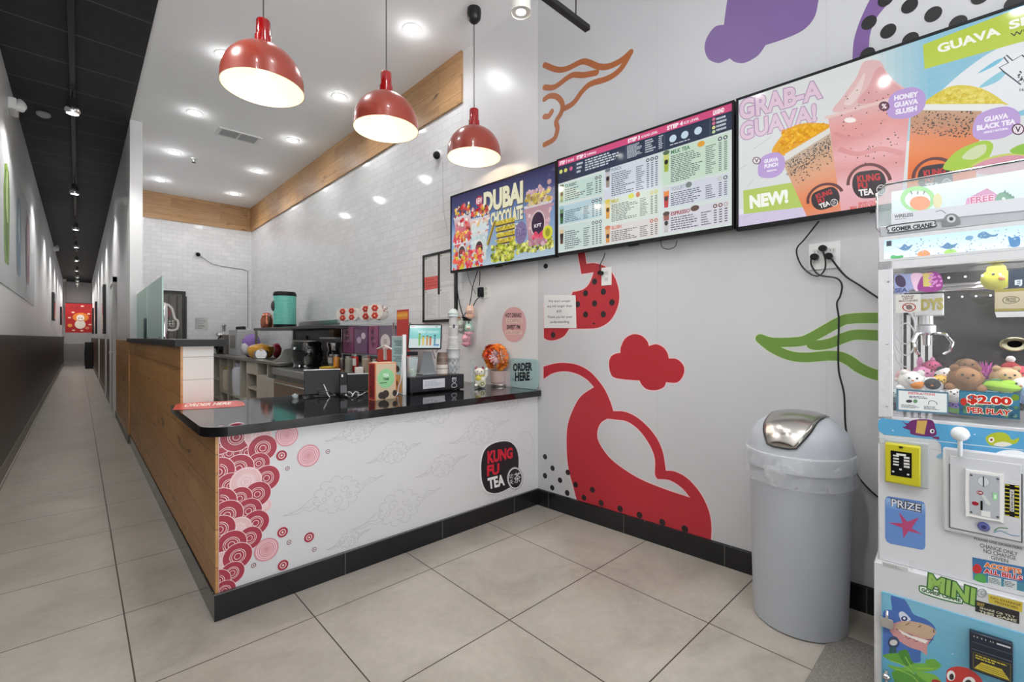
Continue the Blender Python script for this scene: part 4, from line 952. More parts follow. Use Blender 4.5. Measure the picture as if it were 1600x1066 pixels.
# purple bubbles
def bub(c, rx, ry, lines, mark=None):
    a.poly([(c[0]+rx*x, c[1]+ry*y-.18*rx*x) for x, y in ((-1, .1), (-.8, -.7), (-.2, -1), (.5, -.95), (.97, -.4), (.95, .5), (.4, 1), (-.4, .98), (-.9, .7))], (186, 158, 212), True)
    for s_, dx, dy, w_, h_ in lines: a.text(s_, [(c[0]+dx-w_/2, c[1]+dy-h_/2+.18*w_/2), (c[0]+dx+w_/2, c[1]+dy-h_/2-.18*w_/2), (c[0]+dx+w_/2, c[1]+dy+h_/2-.18*w_/2), (c[0]+dx-w_/2, c[1]+dy+h_/2+.18*w_/2)], (240, 236, 246), .05)
    if mark:
        a.ellp(mark[0], mark[1], mark[1]*.9, (96, 60, 80)); a.ellp(mark[0], mark[1]*.78, mark[1]*.7, (230, 220, 226) if mark[2] else (120, 76, 90))
        r_ = mark[1]*.45; a.text(mark[2] or '%', [(mark[0][0]-r_, mark[0][1]-r_), (mark[0][0]+r_, mark[0][1]-r_), (mark[0][0]+r_, mark[0][1]+r_), (mark[0][0]-r_, mark[0][1]+r_)], (60, 40, 50) if mark[2] else (240, 230, 232), .03)
bub(B3(393, 660), 30, 23, (('HONEY', 0, -11, 37, 8), ('GUAVA', 0, 0, 37, 8), ('SLUSH', 0, 11, 33, 8)), (B3(252, 680), 8.5, ''))
bub(B3(970, 790), 37, 24, (('GUAVA', 0, -9, 37, 8), ('BLACK TEA', 0, 2, 60, 8), ('HIGHLY NATURAL', 0, 11, 38, 3.2)), (B3(1110, 828), 10, 'V'))
bub(A3(202, 655), 21, 19, (('GUAVA', 0, -8, 22, 6), ('PUNCH', 0, 0, 21, 6), ('SEASONAL', 1, 8, 16, 2.5)), (A3(118, 628), 6.5, 'V'))
# guava slices and the outlined cup
a.poly(BB((630, 1080), (690, 990), (790, 930), (900, 900), (950, 930), (920, 1010), (840, 1060), (740, 1090)), (164, 200, 60), True); a.poly(BB((750, 1010), (820, 945), (900, 925), (900, 975), (830, 1020)), (206, 216, 170), True)
a.poly(BB((820, 1060), (900, 1020), (1040, 990), (1148, 990), (1230, 1020), (1200, 1070), (900, 1120)), (214, 150, 166), True); a.stroke(BB((820, 1060), (900, 1020), (1040, 990), (1148, 990), (1230, 1020)), .008, (196, 206, 100))
a.poly(BB((1060, 960), (1148, 920), (1230, 940), (1200, 985), (1090, 985)), (140, 190, 60), True)
a.poly(BB((990, 430), (1060, 400), (1020, 365), (1035, 352), (1075, 385), (1140, 352), (1220, 420), (1180, 470), (1128, 542), (1040, 470)), (226, 230, 234)); a.stroke(BB((1020, 366), (1048, 402), (990, 432), (1020, 460), (1128, 542), (1180, 480), (1220, 420), (1135, 352), (1075, 388), (1036, 352)), .004, (70, 74, 84), smooth=False, closed=True)
specks(a, BB((1100, 450), (1170, 440), (1160, 520), (1110, 520)), 14, .0035, [(60, 60, 70)]); a.text('16OZ', BB((1120, 565), (1200, 560), (1200, 580), (1120, 585)), (80, 80, 90), .02)
# keep the picture inside the frame
a.clip(*R_); a.build('display', M_SCREEN, t3)
# loose cable loops under the screens
def cable(pts, r, label, off=.02, pl=None, name='power_cable', grp=None):
    P_ = []
    for i, p in enumerate(pts):
        o_ = off[i] if isinstance(off, (list, tuple)) else off; q = (pl or MUR).px(p[0], p[1]); P_.append((pl or MUR).w(q[0], q[1], o_))
    o = MB().tube(wspline([tuple(p) for p in P_]), r, 8).build(name, M_BLACK); ctag(o, label, 'cable', grp); return o
def socket(name, pl, c, w_, h_, label, n=2, plugs=()):
    q = pl.px(*c); o = thing(name, label, 'outlet', tuple(pl.w(q[0], q[1]-h_/2, 0)))
    MB().prism(pl, [(q[0]-w_/2, q[1]-h_/2), (q[0]+w_/2, q[1]-h_/2), (q[0]+w_/2, q[1]+h_/2), (q[0]-w_/2, q[1]+h_/2)], 0, .006, (224, 224, 222)).build('cover_plate', M_PLAS, o, bevel=.0015)
    a = Art(pl, .0065, .0001)
    gx = [0] if w_ < .1 else [-w_/4, w_/4]
    for g in gx:
        for dy in (-.02, .02):
            a.raw([[(q[0]+g-.014, q[1]+dy-.013), (q[0]+g+.014, q[1]+dy-.013), (q[0]+g+.014, q[1]+dy+.013), (q[0]+g-.014, q[1]+dy+.013)]], (206, 206, 204))
            for dx in (-.006, .006): a.raw([[(q[0]+g+dx-.001, q[1]+dy-.002), (q[0]+g+dx+.001, q[1]+dy-.002), (q[0]+g+dx+.001, q[1]+dy+.006), (q[0]+g+dx-.001, q[1]+dy+.006)]], (40, 40, 40))
    a.build('receptacle', M_PAINT, o); return o
def plug(pl, c, label, d=.006):
    q = pl.px(*c); o = MB().prism(pl, [(q[0]+.017*math.cos(t), q[1]+.014*math.sin(t)) for t in [math.pi*k/6 for k in range(12)]], d, d+.028).build('power_plug', M_BLKPL, bevel=.003)
    return ctag(o, label, 'plug')
socket('wall_outlet', MUR, (948, 432), .075, .118, 'white wall outlet set in the red spotted peach shape')
plug(MUR, (941, 427), 'black plug in the white outlet on the red spotted shape', .007)
cable([(952, 397), (948, 405), (943, 415), (941, 426)], .003, 'short black cable running down from the menu screen to the outlet on the red shape', [.05, .04, .04, .03])
cable([(1038, 378), (1040, 388), (1050, 391), (1060, 387), (1063, 378)], .0022, 'thin black cable loop sagging below the price-list screen', .045)
socket('wall_outlet', MUR, (1288, 400), .125, .125, 'double white wall outlet with three black plugs, behind the grey bin')
plug(MUR, (1287, 389), 'black plug in the upper row of the double outlet', .007)
plug(MUR, (1274, 402), 'black plug in the lower row of the double outlet, over the looped cable', .007); plug(MUR, (1296, 401), 'black plug in the double outlet whose cable runs to the toy machine', .007)
def h3(x, y): return (1230+x/6.66, 340+y/6.66)
cable([h3(352, 58), h3(200, 230), h3(108, 340), h3(150, 490), h3(250, 590), h3(340, 610), h3(400, 540), h3(408, 440), h3(378, 340)], .0035, 'black cable dropping from the pink advert screen and looping under the double outlet', [.05, .03, .02, .02, .02, .02, .02, .03, .03])
cable([h3(262, 415), h3(262, 500), h3(340, 600), h3(520, 635), h3(578, 710), h3(560, 820), h3(525, 900), (1312, 500), (1311, 540), (1312, 580), (1320, 615), (1322, 660), (1328, 700), (1340, 738), (1356, 760), (1376, 778)], .004, 'long black cable hanging down the wall across the green swirl and behind the bin', .022)
cable([h3(455, 415), h3(600, 600), h3(760, 710), h3(940, 832), h3(1100, 930)], .0042, 'black cable slanting from the double outlet to behind the toy machine', [.03, .02, .02, .02, .02])
# paper notices and stickers on the wall
def sheet(name, pl, quad, col, label, cat, fn=None, thick=.0012, rough=None, smooth=False, dd=.0012):
    q = [pl.px(*p) for p in (spline(quad, True, 5) if smooth else quad)]
    mb = MB(); mb.prism(pl, q, dd, dd+thick, col); a = Art(pl, dd+thick, .00008)
    if fn: fn(a)
    for i, f_ in enumerate(a.mb.f):
        p = [a.mb.v[j] for j in f_[:3]]
        if (p[1]-p[0]).cross(p[2]-p[0]).dot(pl.n) < 0: a.mb.f[i] = tuple(reversed(f_))
    b = len(mb.v); mb.v += a.mb.v; mb.f += [tuple(i+b for i in f_) for f_ in a.mb.f]; mb.c += a.mb.c; mb.sm += a.mb.sm
    o = mb.build(name, rough or M_PAINT, recalc=False); return ctag(o, label, cat)
def z6(x, y): return (770+x/6.66, 460+y/6.66)
def fn(a):
    for s_, x_a, x_b, y_, h_ in (("We don't accept", 582, 808, 75, 32), ('any bill larger than', 570, 826, 128, 32), ('$20', 668, 720, 180, 30), ('Thank you for your', 572, 832, 240, 32), ('understanding', 600, 800, 292, 32)):
        a.text(s_, [z6(x_a, y_-h_/2), z6(x_b, y_-h_/2-4), z6(x_b, y_+h_/2-4), z6(x_a, y_+h_/2)], (60, 60, 66), .008)
PLN = MUR.off(.001)
sheet('paper_notice', MUR, [z6(535, 5), z6(864, 10), z6(874, 352), z6(537, 352)], (222, 222, 220), 'white paper notice about bills taped beside the red spotted shape', 'notice', fn, dd=.003)
PW = Plane((XW, YK, 0), (0, -1, 0))
def fn(a):
    for s_, x_a, x_b, y_, h_, c_ in (('HOT DRINKS', 134, 298, 218, 44, (84, 52, 54)), ('COFFEE', 150, 300, 275, 40, (238, 220, 208)), ('SWEET PM', 148, 286, 342, 46, (84, 52, 54)), ('DELIVERY', 140, 302, 398, 30, (238, 220, 208))):
        if c_[0] > 200: a.poly([z6(x_a-10, y_-h_/2-6), z6(x_b+6, y_-h_/2-4), z6(x_b+6, y_+h_/2+4), z6(x_a-8, y_+h_/2+6)], (228, 200, 190)); c_ = (196, 160, 150)
        a.text(s_, [z6(x_a, y_-h_/2), z6(x_b, y_-h_/2), z6(x_b, y_+h_/2), z6(x_a, y_+h_/2)], c_, .04)
sheet('wall_sticker', PW, [z6(222, 132), z6(290, 155), z6(335, 225), z6(348, 315), z6(330, 415), z6(285, 475), z6(220, 497), z6(155, 470), z6(112, 395), z6(98, 305), z6(115, 210), z6(160, 152)], (216, 168, 168), 'pink oval sticker with dark lettering on the wall above the flowers', 'sticker', fn, smooth=True)
o = MB().prism(MUR, [(MUR.px(853, 416)[0]+.018*math.cos(t), MUR.px(853, 416)[1]+.018*math.sin(t)) for t in [2*math.pi*k/20 for k in range(20)]], 0, .006).build('wall_grommet', M_BLKPL); ctag(o, 'small round black cable cap on the wall just under the chocolate advert screen', 'cable cap')
# ================================================================ toy crane machine
MP = Plane((1.995, .28, 0), (SL, -1, 0)); MA = .74; MD = -.52
M_MACH = mat('white_enamel', (206, 207, 210), .28, coat=.3); M_LIT = attr_mat('backlit_print', .2, emit=.20, base=.5)
M_GLASS = mat('clear_glass', (255, 255, 255), .02, alpha=.045, spec=.6)
M_ACR = mat('clear_acrylic', (225, 240, 240), .05, alpha=.28, spec=.7)
cm = thing('crane_machine', 'white toy crane machine with a sea print standing against the mural wall', 'arcade machine', tuple(MP.w(MA/2, 0, MD/2)))
def vz(v): return MP.px(1372, v)[1]
def mpr(mb, a0, a1, b0, b1, d0, d1, col=(255, 255, 255)): return mb.prism(MP, [(a0, b0), (a1, b0), (a1, b1), (a0, b1)], d0, d1, col)
zL, zM, zW, zH0, zH1 = vz(874), vz(692), vz(649), vz(410), vz(371)
aw = MP.px(1395, 500)[0]
mb = MB(); mpr(mb, -.008, MA+.008, .03, zL, MD, .03); mb.build('lower_cabinet', M_MACH, cm, bevel=.004)
mb = MB(); mpr(mb, 0, MA, zL, zM, MD, 0); mpr(mb, 0, MA, zM, zW-.012, MD, 0); mb.build('middle_cabinet', M_MACH, cm, bevel=.004)
mb = MB()
for a0, a1 in ((0, aw), (MA-aw, MA)):
    mpr(mb, a0, a1, zW-.012, zH0, -.03, 0); mpr(mb, a0, a1, zW-.012, zH0, MD, MD+.03)
mpr(mb, 0, MA, zH0-.028, zH0, -.03, 0); mpr(mb, 0, MA, zW-.012, zW, -.03, 0)
mb.build('window_frame', M_MACH, cm, bevel=.002)
mb = MB(); mpr(mb, 0, MA, zH0, zH1, MD, 0); mb.build('header', M_MACH, cm, bevel=.003)
mb = MB(); mpr(mb, .01, MA-.01, zW-.011, zH0-.001, MD+.005, MD+.012, (18, 19, 23)); mpr(mb, .01, MA-.01, zW-.01, zW-.002, MD+.01, -.032, (206, 206, 210)); mb.build('cabin_back', attr_mat('cabin_panel', .08), cm)  # back panel coloured dark in place of what a mirror back would reflect
mb = MB()
mpr(mb, .03, .036, zW, zH0-.001, MD+.03, -.032); mpr(mb, MA-.036, MA-.03, zW, zH0-.001, MD+.03, -.032); mb.build('side_glass', M_GLASS, cm)
mb = MB(); mpr(mb, aw, MA-aw, zW, zH0-.028, -.022, -.018); mb.build('front_glass', M_GLASS, cm)
# upright seal strips inside
mb = MB()
for k in range(4): mpr(mb, .05+.022*k, .062+.022*k, zW, zW+.36, MD+.014, MD+.03, (206, 208, 214))
mb.build('inner_pillar', M_PLAS, cm)
l = bpy.data.lights.new('cabin_light', 'AREA'); l.energy = W_CLAW; l.shape = 'RECTANGLE'; l.size = .5; l.size_y = .25; o = bpy.data.objects.new('cabin_light', l); C.objects.link(o)
o.location = MP.w(MA/2, zH0-.035, -.2); o.parent = None
mb = MB()
for k in range(16): mb.ball(MP.w(.1+.038*k, zH0-.065, -.04), .0028, seg=8, rings=6); mb.ball(MP.w(.1+.038*k, zH0-.1, MD+.03), .0028, seg=8, rings=6)
mb.build('led_strip', mat('led', (255, 255, 255), .3, emit=(240, 248, 255), estr=3), cm)
def part(name, fn, off=.0006, m=M_GLOSS, parent=None):
    a = Art(MP, off, .00002); fn(a); a.clip(.0, MA-.002, .05, 1.9); return a.build(name, m, parent or cm)
def C3(x, y): return (1340+x/4.1, 240+y/4.1)
def C4(x, y): return (1340+x/4.1, 480+y/4.1)
def C5(x, y): return (1340+x/4.44, 660+y/4.44)
def C6(x, y): return (1340+x/4.715, 840+y/4.715)
def vpq(u, v, u2, pl=MP): # point at u2 on the level line through (u,v)
    b = pl.px(u, v)[1]; lo = pl.px(u2, v)[0]; p = pl.w(lo, b)-EYEV; d = p.dot(FW); return (800+F_PX*p.dot(RT)/d, HOR-F_PX*p.z/d)
# header picture, lit from behind
def sea_band(a):
    a0 = MP.px(1381, 390)[0]; b0, b1 = vz(406), vz(377); n = 10
    for k in range(n):
        t = k/n; rectab(a, a0+(MA-.02-a0)*0, MA-.02, b0+(b1-b0)*t, b0+(b1-b0)*(t+1/n), tuple(int(x+(y-x)*t) for x, y in zip((214, 236, 244), (176, 206, 222)))); a.d -= a.step
    a.d += a.step
    for x, y, s_ in ((300, 600, 60), (575, 590, 75)): a.poly([C3(x-s_, y-12), C3(x-s_*.5, y+5), C3(x, y-20), C3(x+s_*.4, y-6), C3(x+s_*.9, y-16), C3(x+s_*.5, y+14), C3(x, y+22), C3(x-s_*.5, y+12)], (96, 134, 168), True)
    a.poly([C3(385, 655), C3(392, 632), C3(430, 618), C3(458, 632), C3(462, 650)], (232, 150, 110), True); a.poly([C3(556, 640), C3(570, 618), C3(605, 612), C3(636, 630)], (160, 206, 110), True)
    a.poly([C3(215, 672), C3(220, 652), C3(255, 655), C3(290, 652), C3(285, 668)], (90, 170, 110), True)
    a.poly([C3(770, 535), C3(780, 510), C3(815, 500), C3(850, 518), C3(880, 520), C3(900, 512), C3(890, 530), C3(850, 535), C3(820, 545)], (96, 134, 168), True)
    a.poly([C3(690, 550), C3(700, 530), C3(735, 528), C3(740, 545), C3(715, 556)], (110, 150, 180), True)
    a.poly([C3(965, 530), C3(990, 540), C3(1015, 530), C3(1040, 540), C3(1035, 590), C3(985, 598), C3(970, 570)], (84, 130, 176), True)
    a.poly([C3(185, 562), C3(218, 558), C3(218, 592), C3(185, 595)], (60, 66, 76))
    specks(a, [C3(300, 560), C3(1060, 470), C3(1060, 600), C3(300, 660)], 90, .002, [(150, 180, 200), (120, 150, 180)], rnd=random.Random(3))
part('header_picture', sea_band, m=M_LIT)
# topper: clear box sign on the roof
mb = MB(); tz0, tz1 = vz(364), vz(289)
ol = [(.008, tz0), (MA-.008, tz0), (MA-.002, tz0+.02), (MA-.002, tz1-.025), (MA-.02, tz1), (.02, tz1), (-.004, tz1-.025), (-.004, tz0+.02)]
tpp = mb.prism(MP, ol, -.14, -.015).build('topper', M_ACR, cm)
mb = MB(); mpr(mb, .004, MA-.004, tz0-.014, tz0+.022, -.145, -.01); mb.build('topper_base', mat('silver_plastic', (186, 190, 194), .2, .6), cm, bevel=.003)
mb = MB(); mpr(mb, .02, MA-.02, zH1, tz0-.012, -.13, -.03); mb.build('topper_foot', M_MACH, cm)
mb = MB()
mb.tube([MP.w(a_, b_, -.014) for a_, b_ in ol], .004, 8, closed=True); mb.build('topper_rim', M_CHROME, cm)
TPB = MP.off(-.09)
def topb(a):
    def T(x, y): return (C3(x, y))
    A0, A1 = .03, MA-.03
    for k in range(8): rectab(a, A0, A1, tz0+.02+(tz1-tz0-.03)*k/8, tz0+.02+(tz1-tz0-.03)*(k+1)/8, tuple(int(x+(y-x)*k/7) for x, y in zip((196, 214, 226), (224, 236, 238)))); a.d -= a.step
    a.d += a.step
    a.ellp(C3(385, 290), 27, 20, (150, 214, 130)); a.ellp(C3(385, 295), 20, 14, (226, 232, 230)); a.ellp(C3(400, 318), 16, 11, (238, 130, 60)); a.ellp(C3(512, 305), 7, 12, (226, 210, 150))
    for t in (-.6, 0, .6): a.stroke([C3(385+60*t, 262), C3(385+75*t, 240)], .003, (80, 90, 90), caps=False)
    a.poly([C3(680, 410), C3(690, 330), C3(700, 290), C3(830, 222), C3(905, 270), C3(890, 330), C3(870, 400)], (206, 120, 170)); a.poly([C3(735, 405), C3(740, 350), C3(800, 325), C3(870, 330), C3(875, 395)], (74, 60, 56), True)
    a.text('FREE', [C3(722, 282), C3(872, 262), C3(872, 300), C3(724, 325)], (246, 214, 230), .08); a.text('FREE', [C3(722, 282), C3(872, 262), C3(872, 300), C3(724, 325)], (196, 40, 110), .03)
    a.ellp(C3(790, 380), 8, 6, (232, 196, 180)); a.ellp(C3(840, 372), 9, 6, (238, 226, 180))
    G = [(870, 380), (880, 300), (900, 260), (940, 248), (975, 262), (1000, 290), (990, 330), (1000, 370), (1066, 350), (1066, 372), (990, 396), (900, 398)]
    a.poly([C3(*p) for p in G], (74, 140, 100), True); a.ellp(C3(925, 335), 6, 5, (70, 120, 130)); a.ellp(C3(935, 290), 2.5, 2.5, (220, 230, 220))
    for k in range(4): a.poly([C3(930+18*k, 255+10*k), C3(945+18*k, 232+12*k), C3(956+18*k, 262+10*k)], (50, 110, 84))
a = Art(TPB, .0006, .00003); topb(a); a.build('topper_picture', M_LIT, cm)
def topf(a):
    a.poly([C3(212, 385), C3(680, 325), C3(1400, 235), C3(1400, 330), C3(680, 400), C3(214, 452)], (206, 210, 216)); a.text('WIRELESS', [C3(235, 390), C3(355, 378), C3(355, 400), C3(235, 412)], (60, 64, 70), .02); a.bars(0, 0, 0, 0, 1, (70, 74, 80), q=[C3(240, 418), C3(350, 406), C3(350, 412), C3(240, 424)])
    a.poly([C3(195, 495), C3(205, 458), C3(470, 425), C3(498, 445), C3(485, 470), C3(215, 508)], (60, 64, 68), True); a.poly([C3(204, 494), C3(212, 464), C3(468, 432), C3(489, 447), C3(478, 465), C3(220, 501)], (190, 196, 198), True)
    a.text('GOMER CRANE', [C3(216, 472), C3(480, 440), C3(478, 466), C3(218, 498)], (40, 44, 48), .05)
    a.poly([C3(545, 465), C3(548, 420), C3(575, 388), C3(620, 384), C3(652, 410), C3(652, 448)], (120, 124, 128), True); a.ellp(C3(600, 416), 7, 6, (190, 194, 196)); a.ellp(C3(600, 416), 3.4, 3, (40, 42, 46))
    a.stroke([C3(500, 372), C3(535, 362), C3(565, 382)], .002, (110, 114, 118), caps=False); a.stroke([C3(500, 436), C3(525, 428), C3(548, 434)], .002, (110, 114, 118), caps=False)
part('topper_front_print', topf, off=-.006)
# window signs
def s_a(a):
    a.poly([C4(248, 522), C4(582, 545), C4(582, 688), C4(248, 668)], (96, 130, 150)); a.poly([C4(262, 534), C4(572, 556), C4(572, 676), C4(262, 656)], (226, 232, 232))
    a.text('INSTRUCTIONS', [C4(325, 542), C4(497, 553), C4(497, 568), C4(325, 558)], (196, 70, 70), .03)
    a.bars(0, 0, 0, 0, 2, (90, 96, 110), q=[C4(330, 566), C4(500, 576), C4(500, 592), C4(330, 584)]); a.bars(0, 0, 0, 0, 4, (90, 96, 110), q=[C4(280, 622), C4(400, 630), C4(400, 652), C4(280, 644)]); a.bars(0, 0, 0, 0, 4, (90, 96, 110), q=[C4(425, 632), C4(555, 640), C4(555, 664), C4(425, 656)])
    a.ellp(C4(330, 603), 5, 2.4, (70, 74, 80)); a.ellp(C4(370, 603), 3.5, 3, (110, 150, 110)); a.stroke([C4(455, 625), C4(458, 606), C4(480, 600), C4(505, 612), C4(508, 626)], .0016, (60, 60, 66), caps=False)
part('instruction_card', s_a, off=.0004)
def s_b(a):
    a.poly([C4(650, 532), C4(1040, 556), C4(1040, 722), C4(650, 690)], (60, 104, 130)); a.poly([C4(656, 538), C4(1034, 560), C4(1034, 640), C4(656, 600)], (70, 130, 158))
    specks(a, [C4(660, 600), C4(1030, 640), C4(1030, 712), C4(660, 682)], 60, .005, [(96, 134, 96), (80, 110, 84), (110, 150, 150), (60, 90, 110)], rnd=random.Random(2))
    for b_, c_ in ((.11, (246, 240, 226)), (.045, (196, 52, 40))): a.text('$2.00', [C4(705, 560), C4(985, 580), C4(985, 636), C4(705, 622)], c_, b_); a.text('PER PLAY', [C4(700, 640), C4(985, 662), C4(975, 695), C4(705, 676)], c_, b_*.8)
    a.ellp(C4(680, 606), 5, 6, (190, 60, 50)); a.ellp(C4(1010, 580), 6, 5, (120, 150, 50))
part('price_card', s_b, off=.0004)
def s_c(a):
    a.poly([C3(244, 905), C3(404, 900), C3(404, 1016), C3(244, 1022)], (206, 204, 200))
    a.text('PLEASE', [C3(282, 910), C3(362, 907), C3(362, 920), C3(282, 923)], (110, 90, 90), .03); a.text('LEAVE', [C3(290, 924), C3(355, 922), C3(355, 934), C3(290, 937)], (110, 90, 90), .03); a.text('MACHINES', [C3(264, 940), C3(386, 935), C3(386, 948), C3(264, 952)], (110, 80, 80), .03)
    a.ellp(C3(330, 985), 11, 7, (156, 70, 60), ring=.8); a.stroke([C3(300, 968), C3(360, 1003)], .003, (156, 70, 60), caps=False); a.ellp(C3(330, 985), 5, 4, (120, 96, 90))
part('no_lifting_card', s_c, off=.0004)
def s_d(a):
    a.poly([C3(878, 872), C3(1400, 845), C3(1400, 1000), C3(878, 1012)], (186, 176, 150)); a.poly([C3(878, 872), C3(1400, 845), C3(1400, 862), C3(878, 890)], (150, 140, 70)); a.poly([C3(878, 995), C3(1400, 985), C3(1400, 1000), C3(878, 1012)], (150, 140, 80)); a.stroke([C3(930, 940), C3(950, 920), C3(1010, 918), C3(1036, 935), C3(1010, 955), C3(950, 960)], .002, (110, 104, 84), closed=True)
    a.text('PRIZES', [C3(950, 926), C3(1015, 922), C3(1015, 950), C3(950, 954)], (90, 84, 66), .02); a.poly([C3(878, 1015), C3(1400, 1003), C3(1400, 1040), C3(890, 1050)], (206, 208, 210))
part('prize_card', s_d, off=.0004)
def s_e(a): # decals on the window's top corner
    a.poly([C3(232, 772), C3(410, 762), C3(410, 860), C3(330, 870), C3(320, 890), C3(234, 894)], (150, 160, 200)); a.poly([C3(340, 775), C3(412, 768), C3(412, 830), C3(370, 880)], (226, 190, 214), True); a.poly([C3(240, 790), C3(270, 775), C3(300, 800), C3(305, 840), C3(280, 855), C3(245, 835)], (66, 54, 84), True)
    a.poly([C3(385, 870), C3(400, 800), C3(440, 760), C3(500, 755), C3(540, 790), C3(540, 860), C3(480, 885)], (150, 60, 140), True); a.poly([C3(415, 765), C3(480, 760), C3(470, 850), C3(420, 850)], (206, 190, 110)); specks(a, [C3(460, 770), C3(535, 765), C3(535, 850), C3(460, 855)], 26, .004, [(220, 150, 210)], rnd=random.Random(4))
    a.text('SEA', [C3(236, 862), C3(316, 856), C3(316, 884), C3(236, 890)], (70, 84, 130), .05); a.poly([C3(968, 742), C3(1400, 705), C3(1400, 830), C3(968, 858)], (52, 62, 74)); a.text('EJ', [C3(1012, 808), C3(1058, 804), C3(1058, 845), C3(1012, 850)], (190, 200, 210), .04)
part('window_decal', s_e, off=-.0175)
# banner under the window
def s_f(a):
    a.lim = 1
    top = [vpq(1380, 654, u) for u in (1382, 1450, 1520, 1600, 1700)]
    L = [C4(128, 760), C4(134, 725), C4(165, 706, )] + top + [(1700, 750), (1600, 729), C4(545, 978), C4(532, 880), C4(500, 848), C4(170, 818), C4(136, 795)]
    a.poly(L, (92, 164, 208)); a.poly([C4(545, 930), C4(640, 905), C4(780, 925), C4(900, 950), C4(1066, 930), C4(1200, 960), (1600, 727), C4(545, 976)], (140, 186, 216), True)
    a.poly([C4(550, 960), C4(660, 940), C4(800, 960), C4(900, 985), C4(1066, 1000), C4(560, 978)], (168, 196, 214), True)
    a.poly([C4(282, 728), C4(318, 745), C4(350, 725), C4(420, 718), C4(480, 728), C4(498, 770), C4(505, 815), C4(470, 830), C4(400, 826), C4(340, 812), C4(335, 790), C4(288, 772), C4(312, 758)], (112, 56, 110), True); a.poly([C4(382, 727), C4(447, 727), C4(428, 816), C4(372, 806)], (206, 170, 96)); a.ellp(C4(478, 795), 3.6, 3.4, (238, 238, 240)); a.ellp(C4(480, 795), 1.8, 1.8, (40, 40, 60)); a.poly([C4(470, 830), C4(520, 830), C4(525, 848), C4(490, 842)], (130, 50, 90))
    a.poly([C4(820, 840), C4(860, 810), C4(920, 802), C4(965, 820), C4(990, 850), C4(1035, 838), C4(1020, 870), C4(980, 880), C4(920, 888), C4(850, 885)], (178, 190, 60), True); a.ellp(C4(857, 850), 4.4, 4.2, (240, 240, 236)); a.ellp(C4(857, 850), 2.2, 2.2, (150, 80, 50)); a.poly([C4(870, 880), C4(930, 862), C4(990, 880), C4(930, 895)], (226, 224, 210), True)
    a.stroke([C4(120, 832), C4(500, 858), C4(800, 890), C4(1200, 930)], .0025, (206, 222, 232), caps=False)
    for x, y in ((226, 790), (720, 822), (750, 816)): a.ellp(C4(x, y), 1.4, 1.2, (190, 220, 236))
    a.ellp(C4(980, 960), 28, 11, (240, 244, 248)); a.poly([C4(660, 965), C4(690, 945), C4(735, 960), C4(720, 980)], (190, 150, 130), True)
part('sea_banner', s_f)
kn = MB(); c = MP.w(*MP.px(*C4(655, 800)), .04)
kn.tube([MP.w(*MP.px(*C4(655, 960)), 0), MP.w(*MP.px(*C4(655, 930)), .03), MP.w(*MP.px(*C4(655, 850)), .04), MP.w(*MP.px(*C4(655, 835)), .04)], .006, 10); kn.ball(c, .022, seg=20, rings=14); kn.build('joystick', mat('frosted_plastic', (226, 232, 238), .25, coat=.4), cm)
# card reader
q0 = MP.px(*C5(195, 405)); q1_ = MP.px(*C5(440, 150))
def pq(c0, c1): a_, b_ = MP.px(*c0), MP.px(*c1); return a_[0], b_[0], min(a_[1], b_[1]), max(a_[1], b_[1])
A0, A1, B0, B1 = pq(C5(195, 400), C5(440, 160))
mb = MB(); mpr(mb, A0-.002, A1+.018, B0-.006, B1+.008, 0, .005); rd_ = mb.build('reader_backplate', mat('plate_grey', (176, 182, 188), .3), cm, bevel=.002)
mb = MB(); mpr(mb, A0, A1, B0, B1, .005, .03); rdr = mb.build('card_reader', mat('yellow_plastic', (190, 182, 40), .35), cm, bevel=.005)
a = Art(MP, .0306, .0001); X = lambda x: A0+(A1-A0)*x; Y = lambda y: B0+(B1-B0)*y
rectab(a, X(.17), X(.76), Y(.2), Y(.82), (22, 22, 24)); rectab(a, X(.33), X(.6), Y(.72), Y(.77), (220, 220, 214))
for k in range(4):
    rectab(a, X(.24), X(.4), Y(.46+.075*k), Y(.5+.075*k), (206, 206, 200)); rectab(a, X(.54), X(.7), Y(.44+.075*k), Y(.49+.075*k), (206, 206, 200))
for x, y in ((.24, .3), (.66, .28), (.45, .38)): a.ell((X(x), Y(y)), .0035, .003, (206, 206, 200), px=False)
a.ell((X(.46), Y(.93)), .006, .004, (60, 60, 30), px=False)
a.build('reader_face', M_GLOSS, rdr)
# prize flap
def s_g(a):
    L = spline([C5(192, 545), C5(196, 520, )+(1,), C5(225, 513), C5(440, 548), C5(468, 570), C5(470, 860), C5(450, 886), C5(225, 842), C5(192, 800)], True, 4)
    L = [C5(190, 540), C5(196, 520), C5(215, 513), C5(440, 548), C5(460, 556), C5(470, 580), C5(470, 860), C5(462, 880), C5(445, 885), C5(225, 842), C5(200, 826), C5(191, 800)]
    a.poly(L, (96, 134, 196)); 
    for k in range(6):
        y0_ = 520+k*14; a.poly([C5(194, y0_+4), C5(468, y0_+50), C5(468, y0_+64), C5(194, y0_+18)], (96+10*(5-k), 134+9*(5-k), 196+5*(5-k)))
    a.text('PRIZE', [C5(235, 530), C5(440, 572), C5(437, 622), C5(235, 582)], (50, 44, 60), .10); a.text('PRIZE', [C5(235, 530), C5(440, 572), C5(437, 622), C5(235, 582)], (206, 210, 220), .02)
    a.poly([C5(285, 622), C5(345, 690), C5(425, 660), C5(375, 735), C5(450, 778), C5(352, 755), C5(318, 805), C5(312, 735), C5(213, 695), C5(312, 700)], (172, 66, 110), False)
part('prize_panel', s_g)
